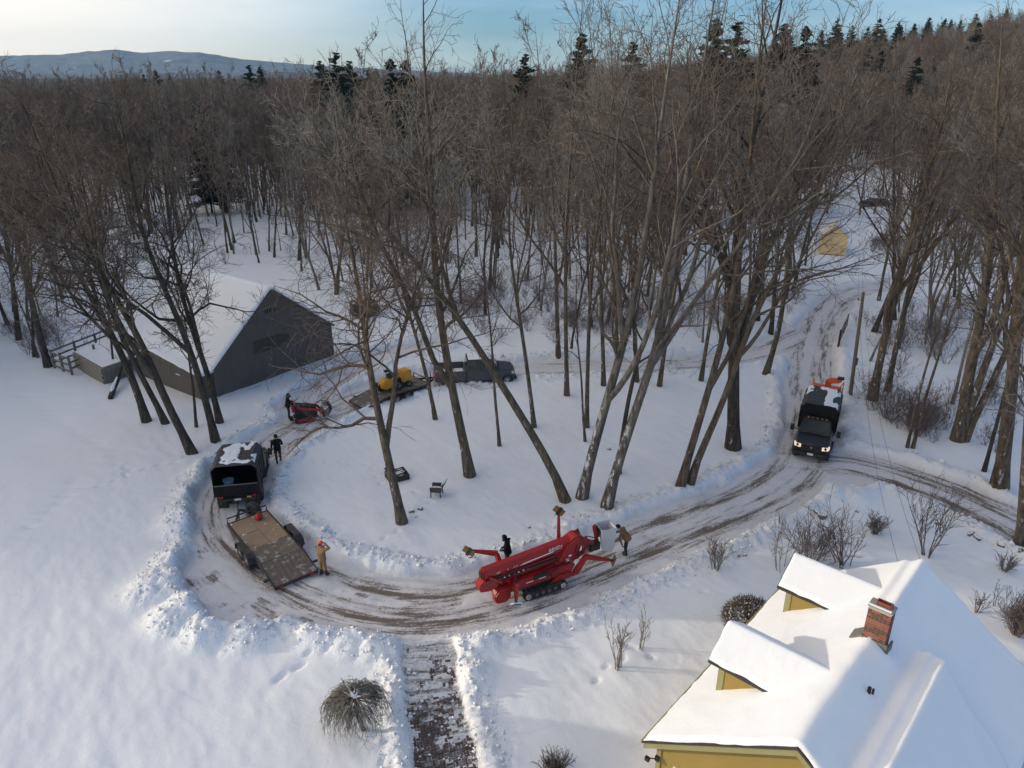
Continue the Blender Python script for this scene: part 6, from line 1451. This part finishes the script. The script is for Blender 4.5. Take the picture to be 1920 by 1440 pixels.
    for i in range(7): q = MB(); x = -2.1+i*.22; q.box(x,x+.07,-.232,-.227,1.34+.052*(x+2.3),1.39+.052*(x+2.3)); q.build('hose_clip', WDEC if i % 3 else RIM, o)
    for i, (x, z) in enumerate(((-2.45,1.25),(-2.7,1.2),(-2.25,1.35),(1.72,1.45),(1.9,1.75),(1.8,2.0),(1.45,.9),(1.1,.9),(-1.2,.85),(.2,.8),(.9,.55),(1.5,.55))): q = MB(); q.tube([(x,-.425 if x > .8 and z < .6 else -.365 if z < 1.15 else -.345 if x > 0 else -.245,z),(x,-.44 if x > .8 and z < .6 else -.38 if z < 1.15 else -.36 if x > 0 else -.26,z)], .03, 8); q.build('pin', RIM, o)
    m = MB(); m.box(-.55,.25,-.40,-.362,.88,1.10); m.build('valve_cover', MIRR, o, False, .02); m = MB(); m.box(.3,.62,-.41,-.362,.70,1.05); m.build('control_box', LIFTD, o, False, .02)
    # decals on the near side of the upper boom (y = -0.21 .. -0.22)
    def side(x, zoff): t = (x+2.75)/4.45; s = .98+.08*t; return (x, -.21*s-.004, 1.72+.26*t+zoff*s)
    def decal(name, pts, parent=ub, mtl=WDEC):
        m = MB(); a = [Vector(side(x, z)) for x, z in pts]; m.loft([a, [p+Vector((0,-.003,0)) for p in a]]); m.build(name, mtl, parent)
    decal('stripe', [(-1.15,-.115),(.45,-.06),(.55,-.01),(-.95,-.055)])
    for x in (-2.2,-2.12,-1.72,-1.42,-1.3): decal('mark', [(x,-.09),(x+.05,-.085),(x+.07,-.04),(x+.02,-.045)])
    fc = bpy.data.curves.new('lettering', 'FONT'); fc.body = '83HD+'; fc.size = .22; fc.extrude = .002; fc.shear = .25; tmp = bpy.data.objects.new('tmp', fc); COL.objects.link(tmp); bpy.context.view_layer.update()
    me = bpy.data.meshes.new_from_object(tmp.evaluated_get(bpy.context.evaluated_depsgraph_get())); bpy.data.objects.remove(tmp); me.materials.clear(); me.materials.append(WDEC)
    tx = link('lettering', me, ub); tx.location = side(.25, .0); tx.location.z += .02; tx.rotation_euler = (math.pi/2, -math.radians(3.4), 0)
    decal('underline', [(.27,-.025),(.95,.0),(.95,.008),(.27,-.017)])
    for x, z, w, h in ((1.05,1.30,.16,.12),(1.18,1.50,.14,.08)): m = MB(); m.box(x,x+w,-.345,-.341,z-.05,z+h-.05); m.build('label', WDEC, o)
    for x in (-.9,-.3): m = MB(); m.box(x,x+.35,-.364,-.361,.82,.86); m.build('label', WDEC, o)
    m = MB(); m.prism([(1.72,1.55),(1.84,1.62),(1.82,1.85),(1.75,1.7)], -.346, -.342); m.build('label', WDEC, o)
    for k, (a, b, c) in enumerate((((-.2,-.28,1.15),(.5,-.33,1.3),(1.0,-.31,1.2)), ((.0,-.3,1.05),(.6,-.36,1.1),(1.2,-.34,1.35)), ((1.4,-.33,1.1),(1.55,-.4,1.4),(1.6,-.33,1.9)))): m = MB(); m.tube([a,b,c], .022, 6); m.build('hose', BLACKP, o, True)
    # outriggers: hip, elbow, foot with a yellow pad
    def outrigger(hip, elbow, foot, pad_dir, chrome=False, vert=False):
        hip, elbow, foot = Vector(hip), Vector(elbow), Vector(foot)
        m = MB(); m.beam(hip, elbow, .20, .26, 0, (0,0,1), None, .17, .22); m.beam(elbow+(elbow-foot).normalized()*.06, foot, .17, .24, 0, (0,0,1), None, .11, .12)
        w = m.build('outrigger', LIFTR, o, False, .02); pd = Vector(pad_dir).normalized(); a = pd.cross(Vector((0,1,.2))).normalized(); b = pd.cross(a); c = foot+(foot-elbow).normalized()*.10
        M = Matrix.Translation(c) @ Matrix((a, b, pd)).transposed().to_4x4(); q = MB(); (q.box(-.15,.15,-.27,.27,.03,.09,0,M) if vert else q.box(-.24,.24,-.15,.15,.03,.09,0,M)); q.build('foot_pad', BRASS if not chrome else CHROME, w, False, .02)
        q = MB(); q.tube([c-pd*.10, c+pd*.03], .06, 8); q.box(-.20,.20,-.07,.07,.092,.12,0,M); q.build('pad_joint', FRAMEM, w); q = MB(); q.tube([hip+Vector((0,0,.16)), elbow*.8+hip*.2+Vector((0,0,.18))], .045, 8); q.build('leg_cylinder', LIFTD, w, True)
        q = MB(); q.tube([tuple(M @ Vector((.24,-.06,.06))), tuple(M @ Vector((.31,0,.06))), tuple(M @ Vector((.24,.06,.06)))], .012, 6); q.build('handle', CHROME, w, True)
    outrigger((-1.55,.34,.85), (-1.62,.95,1.75), (-2.50,1.55,1.80), (-.6,-.75,.15), False, True)       # far left, raised
    outrigger((1.15,.36,.95), (1.40,.85,1.65), (1.62,1.25,2.65), (-.35,-.9,.1), False, True)            # far right, standing up
    outrigger((1.55,-.32,.50), (1.92,-.55,1.35), (2.95,-.92,1.05), (.9,-.35,-.25))        # near right, reaching out
    outrigger((-1.42,-.36,1.15), (-1.50,-.62,1.22), (-1.58,-.74,.50), (-.2,-.55,-.6), True)  # near left, folded down
    b = MB(); b.box(-1.58,-1.44,-.70,-.56,1.28,1.42); b.build('beacon', BLACKP, o, False, .02)
    # jib and basket
    m = MB(); m.beam((1.95,.05,1.95),(2.75,.15,1.35),.16,.2); m.build('jib', LIFTR, o, False, .02); m = MB(); m.beam((3.12,.35,1.20),(2.98,.45,2.0),.14,.16); m.build('basket_arm', LIFTR, o, False, .02)
    m = MB(); m.box(2.55,3.12,.05,.40,.95,1.35); m.build('rotator', MIRR, o, False, .04); h = MB()
    h.tube([(2.0,.05,1.8),(2.25,.0,1.55),(2.55,.1,1.2),(2.9,.2,1.3)], .03, 6); h.tube([(1.9,.1,1.7),(2.5,.2,1.75),(2.9,.3,1.5)], .025, 6); h.build('hose', BLACKP, o, True)
    cx, cy, a_ = 3.62, .45, .0; M = Matrix.Translation((cx,cy,.70)) @ Matrix.Rotation(math.radians(-8),4,'Z')
    wl_ = MB(); w0, w1 = .30, .36; t = .025; H_ = 1.12
    for sx, sy in ((1,0),(-1,0),(0,1),(0,-1)):
        if sx: wl_.add([(sx*w0,-w0,0),(sx*w0,w0,0),(sx*w1,w1,H_),(sx*w1,-w1,H_),(sx*(w0-t),-w0+t,0),(sx*(w0-t),w0-t,0),(sx*(w1-t),w1-t,H_),(sx*(w1-t),-w1+t,H_)], [(0,1,2,3),(7,6,5,4),(0,4,5,1),(1,5,6,2),(2,6,7,3),(3,7,4,0)], 0, M)
        else: wl_.add([(-w0,sy*w0,0),(w0,sy*w0,0),(w1,sy*w1,H_),(-w1,sy*w1,H_),(-w0+t,sy*(w0-t),0),(w0-t,sy*(w0-t),0),(w1-t,sy*(w1-t),H_),(-w1+t,sy*(w1-t),H_)], [(0,1,2,3),(7,6,5,4),(0,4,5,1),(1,5,6,2),(2,6,7,3),(3,7,4,0)], 0, M)
    wl_.box(-w0+t,w0-t,-w0+t,w0-t,.0,.03,0,M); wl_.build('basket', BASKETM, o)
    r = MB(); r.tube([M @ Vector((x,y,H_)) for x, y in ((-w1,-w1),(w1,-w1),(w1,w1),(-w1,w1),(-w1,-w1))], .025, 8); r.build('basket_rim', BASKETM, o, True)
    c = MB(); c.box(-.5,-.37,-.25,.25,.75,1.15,0,M); c.build('control_box', BLACKP, o, False, .02)
lift()

# ------------------------------------------------------------------ red mini loader at the barn end of the loop
def loader():
    p = at(575, 787); az = 68; o = thing('mini_loader', 'red stand-on mini track loader carrying a grapple by the barn', 'mini loader', (p[0], p[1], 0), az_rot(az)); RD = mat('loader_red_paint', (.36,.014,.016), .45, var=.2, dirt=.35, dirtcol=(.05,.03,.03))
    for s in (-1,1):
        m = MB(); pr = [(-.75,.12),(-.62,.02),(.62,.02),(.78,.14),(.70,.36),(-.60,.42),(-.78,.26)]; m.prism(pr, s*.42-.11, s*.42+.11); t = m.build('track', TYRE, o, False, .02); g = MB(); g.prism([(-.6,.12),(.55,.12),(.50,.28),(-.5,.32)], s*.53, s*.545); g.build('track_frame', RD, t)
        w = MB(); w.disc_wheel((.62,s*.52,.18),.13,.07,14); w.build('idler', CHROME, t, True)
        a = MB(); a.beam((-.55,s*.40,1.05),(.75,s*.40,.75),.09,.16); a.beam((.75,s*.40,.75),(1.05,s*.40,.35),.09,.14); a.build('lift_arm', RD, o, False, .015)
    m = MB(); m.loft([[(-.7,-.33,.35),(-.7,.33,.35),(-.7,.30,1.05),(-.7,-.30,1.05)],[(.1,-.33,.35),(.1,.33,.35),(.1,.30,1.12),(.1,-.30,1.12)],[(.7,-.30,.35),(.7,.30,.35),(.7,.26,.80),(.7,-.26,.80)]]); m.build('engine_hood', BLACKC, o, True, .05)
    m = MB(); m.box(-.85,-.68,-.30,.30,.75,1.25); m.tube([(-.72,-.2,1.25),(-.72,-.2,1.42),(-.72,.2,1.42),(-.72,.2,1.25)], .02, 6); m.build('control_panel', RD, o, False, .02)
    m = MB(); m.box(-1.05,-.79,-.32,.32,.22,.27); m.build('platform', FRAMEM, o)
    m = MB(); m.box(1.0,1.12,-.45,.45,.2,.6); m.build('attachment_plate', FRAMEM, o)
    for y in (-.36,-.12,.12,.36):
        t = MB(); t.loft([[(1.1+.5*math.sin(a),y-.03,.22+.5*(1-math.cos(a))),(1.1+.5*math.sin(a),y+.03,.22+.5*(1-math.cos(a))),(1.1+.44*math.sin(a),y+.03,.28+.44*(1-math.cos(a))),(1.1+.44*math.sin(a),y-.03,.28+.44*(1-math.cos(a)))] for a in np.linspace(0,2.0,7)]); t.build('tine', IRON, o)
        t = MB(); t.loft([[(1.05+.6*math.sin(a),y+.05,1.0-.35*(1-math.cos(a))),(1.05+.6*math.sin(a),y+.10,1.0-.35*(1-math.cos(a))),(1.05+.55*math.sin(a),y+.10,.94-.35*(1-math.cos(a))),(1.05+.55*math.sin(a),y+.05,.94-.35*(1-math.cos(a)))] for a in np.linspace(0,1.6,6)]); t.build('tine', IRON, o)
    return o, p, az
LOAD, LOADP, LOADAZ = loader()
# dark car parked by the far pole
def far_car():
    p = at(1612, 388); z = gz(p[0], p[1])-.1; o = thing('parked_car', 'dark car parked beyond the far utility pole', 'car', (p[0], p[1], z), -.12)
    m = MB(); m.loft([[(x,-w,.35),(x,w,.35),(x,w,zt-.2),(x,w-.08,zt),(x,-w+.08,zt),(x,-w,zt-.2)] for x, w, zt in ((0,.8,.85),(.15,.88,.98),(1.3,.9,1.02),(3.6,.9,1.05),(4.4,.88,1.02),(4.6,.8,.8))]); m.build('body', BLACKC, o, True, .03)
    g = MB(); r0, r1 = frustum(g, .9, 4.2, .84, 1.0, 1.6, 3.6, .66, 1.55); g.build('cabin', BLACKC, o, True, .04)
    for q in ((r0[0],r0[1],r1[1],r1[0]),(r0[2],r0[3],r1[3],r1[2]),(r0[1],r0[2],r1[2],r1[1]),(r0[3],r0[0],r1[0],r1[3])): pane('window', q, o)
    for x in (.9,3.7):
        for s in (-1,1): wheel(o, (x,s*.8,.33), .33, .2)
    s_ = MB(); s_.box(1.6,3.6,-.62,.62,1.552,1.63); s_.build('roof_snow', SNOW, o, True, .03)
far_car()
# ------------------------------------------------------------------ people
SKIN = mat('skin', (.50,.31,.22), .55, var=.08, scale=6); HAIR = mat('dark_hair', (.02,.016,.013), .7, var=.3)
def cloth(name, c, v=.2): return mat(name, c, .9, var=v, scale=6, spec=.15, bmp=.25)
def person(label, loc, rotz, J, cols, headgear, mitts=True, scale=1.0):
    """J: joint positions (x forward, y left, z up). cols: jacket, trousers, boots, gloves materials"""
    o = thing('person', label, 'person', loc, rotz); o.scale = (scale,)*3
    names = ['pelvis','belly','chest','neck','head0','head1','head2','shL','elL','wrL','haL','shR','elR','wrR','haR','hipL','knL','anL','heL','toL','hipR','knR','anR','heR','toR']
    J = {k: Vector(v) for k, v in J.items()}
    mid = lambda a, b, t=.5: J[a]*(1-t)+J[b]*t
    J.setdefault('belly', mid('pelvis','chest',.5)); J.setdefault('head0', mid('neck','head2',.28)); J.setdefault('head1', mid('neck','head2',.68))
    for s in 'LR':
        fwd = J.get('fwd', Vector((1,0,0)))
        J.setdefault('he'+s, J['an'+s]+Vector((-.05,0,-.06))); J.setdefault('to'+s, J['an'+s]+fwd*.17+Vector((0,0,-.06)))
        J.setdefault('ha'+s, J['wr'+s]+(J['wr'+s]-J['el'+s]).normalized()*.09)
    rad = dict(pelvis=.165,belly=.155,chest=.175,neck=.065,head0=.072,head1=.098,head2=.078,shL=.088,shR=.088,elL=.062,elR=.062,wrL=.044,wrR=.044,haL=.046,haR=.046,hipL=.108,hipR=.108,knL=.078,knR=.078,anL=.058,anR=.058,heL=.05,heR=.05,toL=.045,toR=.045)
    ed = [('pelvis','belly'),('belly','chest'),('chest','neck'),('neck','head0'),('head0','head1'),('head1','head2')]
    for s in 'LR': ed += [('chest','sh'+s),('sh'+s,'el'+s),('el'+s,'wr'+s),('wr'+s,'ha'+s),('pelvis','hip'+s),('hip'+s,'kn'+s),('kn'+s,'an'+s),('an'+s,'he'+s),('an'+s,'to'+s)]
    idx = {n: i for i, n in enumerate(names)}
    me = bpy.data.meshes.new('tmp'); me.from_pydata([tuple(J[n]) for n in names], [(idx[a], idx[b]) for a, b in ed], []); ob = bpy.data.objects.new('tmp', me); COL.objects.link(ob)
    md = ob.modifiers.new('skin', 'SKIN'); md.use_smooth_shade = True; sub = ob.modifiers.new('sub', 'SUBSURF'); sub.levels = 2; sub.render_levels = 2
    for n in names:
        sv = me.skin_vertices[0].data[idx[n]]; r = rad[n]; sv.radius = (r, r); sv.use_root = (n == 'pelvis')
    bpy.context.view_layer.update(); bm_ = bpy.data.meshes.new_from_object(ob.evaluated_get(bpy.context.evaluated_depsgraph_get())); bpy.data.objects.remove(ob)
    zone = dict(pelvis=1,belly=0,chest=0,neck=0,head0=4,head1=4,head2=4,shL=0,shR=0,elL=0,elR=0,wrL=0,wrR=0,haL=3,haR=3,hipL=1,hipR=1,knL=1,knR=1,anL=2,anR=2,heL=2,heR=2,toL=2,toR=2)
    jn = np.array([tuple(J[n]) for n in names]); zs_ = np.array([zone[n] for n in names])
    co = np.zeros(len(bm_.vertices)*3, np.float32); bm_.vertices.foreach_get('co', co); co = co.reshape(-1,3)
    # join fingers (five unequal, bent) and face details to the same mesh
    bm = bmesh.new(); bm.from_mesh(bm_)
    for f in bm.faces:
        c = np.array(f.calc_center_median()); f.material_index = int(zs_[np.argmin(((jn-c)**2).sum(1))]); f.smooth = True
    ex = MB()
    for s in 'LR':
        w, h = J['wr'+s], J['ha'+s]; d = (h-w).normalized(); side = d.cross(Vector((0,0,1)) if abs(d.z) < .9 else Vector((1,0,0))).normalized(); nn = d.cross(side)
        for k, (off, L) in enumerate(((-.032,.062),(-.011,.075),(.011,.070),(.032,.055))): a = h+side*off+d*.02; b = a+d*L*.55+nn*.012; c = b+d*L*.35+nn*.035; ex.tube([a,b,c], [.0115,.0105,.008], 6, 3)
        a = w+side*.035+d*.03; ex.tube([a, a+side*.03+d*.03, a+side*.03+d*.065+nn*.02], [.013,.012,.009], 6, 3)
    hd = J['head1']; face = J.get('face', Vector((1,0,0))).normalized(); lf = Vector((0,0,1)).cross(face).normalized(); up = face.cross(lf)
    ex.tube([hd+face*.085-up*.0, hd+face*.118-up*.025], [.012,.017], 6, 4)
    for s in (-1,1): ex.tube([hd+face*.088+lf*s*.033+up*.012, hd+face*.098+lf*s*.033+up*.012], [.011,.009], 6, 5); ex.tube([hd+lf*s*.092-up*.03, hd+lf*s*.102-up*.0, hd+lf*s*.095+up*.025], [.012,.02,.012], 6, 4)
    ex.tube([hd+face*.088-lf*.025-up*.055, hd+face*.094-up*.057, hd+face*.088+lf*.025-up*.055], [.006,.008,.006], 5, 5)
    vs = [bm.verts.new(p) for p in ex.v]
    for f, mi in zip(ex.f, ex.m):
        try: nf = bm.faces.new([vs[i] for i in f]); nf.material_index = mi; nf.smooth = True
        except ValueError: pass
    out = bpy.data.meshes.new('body'); bm.to_mesh(out); bm.free(); bpy.data.meshes.remove(bm_)
    for m in (*cols, SKIN, HAIR): out.materials.append(m)
    link('body', out, o)
    def dome(nm, mtl, r, zc, low, brim=0.0, back=.0):
        m = MB(); k = 14; rings = []
        for a in np.linspace(low, math.pi/2*.98, 6): rings.append([hd+up*(zc+r*math.sin(a)*1.05)+(face*math.cos(t)*1.08+lf*math.sin(t))*r*math.cos(a)-face*back for t in np.linspace(0, 2*math.pi, k, endpoint=False)])
        m.loft(rings)
        if brim: m.loft([[hd+up*(zc+.005)+(face*(r*1.0+(brim if math.cos(t) > .3 else .0)*math.cos(t))*math.cos(t)*1.05+lf*math.sin(t)*r) for t in np.linspace(-1.2,1.2,9)]+[hd+up*(zc+.015)+(face*r*.8*math.cos(t)+lf*math.sin(t)*r*.9) for t in np.linspace(1.2,-1.2,9)], [hd+up*(zc+.018)+(face*(r*1.0+(brim if math.cos(t) > .3 else .0)*math.cos(t))*math.cos(t)*1.05+lf*math.sin(t)*r) for t in np.linspace(-1.2,1.2,9)]+[hd+up*(zc+.03)+(face*r*.8*math.cos(t)+lf*math.sin(t)*r*.9) for t in np.linspace(1.2,-1.2,9)]])
        m.build(nm, mtl, o, True)
    for hg in headgear:
        if hg[0] == 'beanie': dome('hat', hg[1], .112, .02, -.15)
        elif hg[0] == 'hood':
            m = MB(); k = 14; rings = []
            for a in np.linspace(-.9, math.pi/2*.97, 8): rings.append([hd+up*(.0+.128*math.sin(a)*1.08)+(face*(math.cos(t)*(.55 if math.cos(t) > 0 and a < .75 else 1.05))+lf*math.sin(t))*.125*math.cos(a)-face*.018 for t in np.linspace(0, 2*math.pi, k, endpoint=False)])
            m.loft(rings, caps=False); m.build('hood', hg[1], o, True); dome('hood_collar', hg[1], .13, -.15, .2)
        elif hg[0] == 'helmet': dome('helmet', hg[1], .130, .015, .0, .06)
        elif hg[0] == 'hair': dome('hair', HAIR, .108, .015, -.3, 0, .012)
    if headgear and headgear[0][0] != 'hair': dome('hair', HAIR, .103, .0, -.45, 0, .02)
    # jacket hem: a skirt of cloth over the hips
    ax = (J['chest']-J['pelvis']).normalized(); fx = Vector((0,1,0)); fr_ = fx.cross(ax)*-1; m = MB(); k = 16
    rings = [[J['pelvis']+ax*z+(fr_*math.cos(t)*rr*.86+fx*math.sin(t)*rr) for t in np.linspace(0,2*math.pi,k,endpoint=False)] for z, rr in ((-.10,.205),(-.02,.203),(.10,.192),(.22,.19))]
    m.loft(rings, caps=False); m.build('jacket_hem', cols[0], o, True)
    return o
def base_pose(**kw):
    J = dict(pelvis=(0,0,.95), chest=(.0,0,1.36), neck=(.01,0,1.50), head2=(.03,0,1.74), shL=(0,.20,1.42), elL=(-.02,.27,1.14), wrL=(.06,.27,.90), shR=(0,-.20,1.42), elR=(-.02,-.27,1.14), wrR=(.06,-.27,.90),
             hipL=(0,.10,.90), knL=(.02,.11,.50), anL=(0,.12,.10), hipR=(0,-.10,.90), knR=(.02,-.11,.50), anR=(0,-.12,.10)); J.update(kw); return J
DUCK = cloth('tan_duck_canvas', (.27,.17,.085)); DUCKD = cloth('brown_duck_canvas', (.20,.12,.065)); BLK = cloth('black_cloth', (.011,.011,.013)); NAVY = cloth('dark_jeans', (.025,.032,.045)); BOOT = mat('dark_boot', (.03,.024,.02), .6, var=.3); GLV = cloth('dark_glove', (.02,.02,.022)); ORH = mat('blaze_orange_knit', (.75,.10,.02), .8, var=.15)
OLV = cloth('dark_olive_trousers', (.045,.045,.032))
def gpos(px, py): g = at(px, py); return (g[0], g[1], gz(g[0], g[1])-.01)
# tan coverall, orange hat, right hand raised to the head, back to the camera
person('person in tan coveralls and orange hat with a hand raised, beside the plywood trailer', gpos(607, 1078), math.radians(62), base_pose(shR=(0,-.20,1.43), elR=(.10,-.44,1.50), wrR=(.10,-.20,1.66), haR=(.11,-.12,1.68), shL=(0,.20,1.42), elL=(.12,.24,1.20), wrL=(.27,.14,1.30), haL=(.32,.08,1.36), anL=(-.02,.13,.10), anR=(.04,-.14,.10)), (DUCK, DUCK, BOOT, GLV), [('beanie', ORH)])
# black hooded coat behind the boom, head bowed, walking left
person('person in a black hooded coat standing behind the red boom', gpos(952, 1066), math.radians(168), base_pose(chest=(.05,0,1.36), neck=(.09,0,1.49), head2=(.20,0,1.70), face=(.9,0,-.35), elL=(.08,.25,1.13), wrL=(.24,.12,1.02), elR=(.08,-.25,1.13), wrR=(.24,-.12,1.02), anL=(.10,.11,.10), anR=(-.08,-.11,.10)), (BLK, OLV, BOOT, GLV), [('hood', BLK)])
# brown jacket leaning over the basket, seen from the side
person('person in a brown jacket and dark jeans bending over the lift basket', gpos(1172, 1040), math.radians(160), base_pose(pelvis=(-.05,0,.93), chest=(.16,0,1.26), neck=(.26,0,1.37), head2=(.46,0,1.47), face=(.75,0,-.65), shL=(.18,.20,1.30), elL=(.26,.30,1.03), wrL=(.12,.38,.84), shR=(.18,-.20,1.30), elR=(.36,-.24,1.05), wrR=(.50,-.14,1.05), hipL=(-.05,.10,.88), hipR=(-.05,-.10,.88), knL=(.0,.10,.49), knR=(.0,-.10,.49), anL=(-.06,.08,.10), anR=(.0,-.08,.10)), (DUCKD, NAVY, BOOT, GLV), [('beanie', BLK)])
# dark clothes by the parked truck
person('person in black clothes walking past the cab of the parked truck', gpos(525, 880), math.radians(112), base_pose(anL=(-.16,.10,.11), knL=(.02,.11,.50), anR=(.20,-.12,.10), knR=(.12,-.11,.51), elL=(-.08,.30,1.15), wrL=(.08,.28,.95), elR=(.0,-.30,1.16), wrR=(.18,-.20,1.08)), (BLK, NAVY, BOOT, GLV), [('beanie', BLK)])
# operator on the mini loader
uLd = np.array([math.sin(math.radians(LOADAZ)), math.cos(math.radians(LOADAZ))]); pp = LOADP[:2]-uLd*1.05
person('person in dark clothes standing on the back of the red mini loader', (pp[0], pp[1], .25), az_rot(LOADAZ), base_pose(chest=(.05,0,1.35), neck=(.08,0,1.48), head2=(.14,0,1.70), elL=(.12,.26,1.14), wrL=(.34,.18,1.06), elR=(.12,-.26,1.14), wrR=(.34,-.18,1.06)), (BLK, OLV, BOOT, GLV), [('hood', BLK)])

# ------------------------------------------------------------------ haze: thin cold air that turns the far ridge blue
def haze():
    hm = bpy.data.materials.new('thin_haze'); hm.use_nodes = True; nt = hm.node_tree; nt.nodes.clear(); out = nt.nodes.new('ShaderNodeOutputMaterial'); v = nt.nodes.new('ShaderNodeVolumePrincipled')
    v.inputs['Color'].default_value = (.42,.68,1.0,1); v.inputs['Density'].default_value = 0.75e-4; v.inputs['Anisotropy'].default_value = .2; nt.links.new(v.outputs[0], out.inputs['Volume'])
    m = MB(); m.box(-5800,5800,-60,6700,-60,330); o = m.build('haze', hm); tag(o, 'thin blue winter haze in front of the far hills', None, None, 'stuff')
haze()
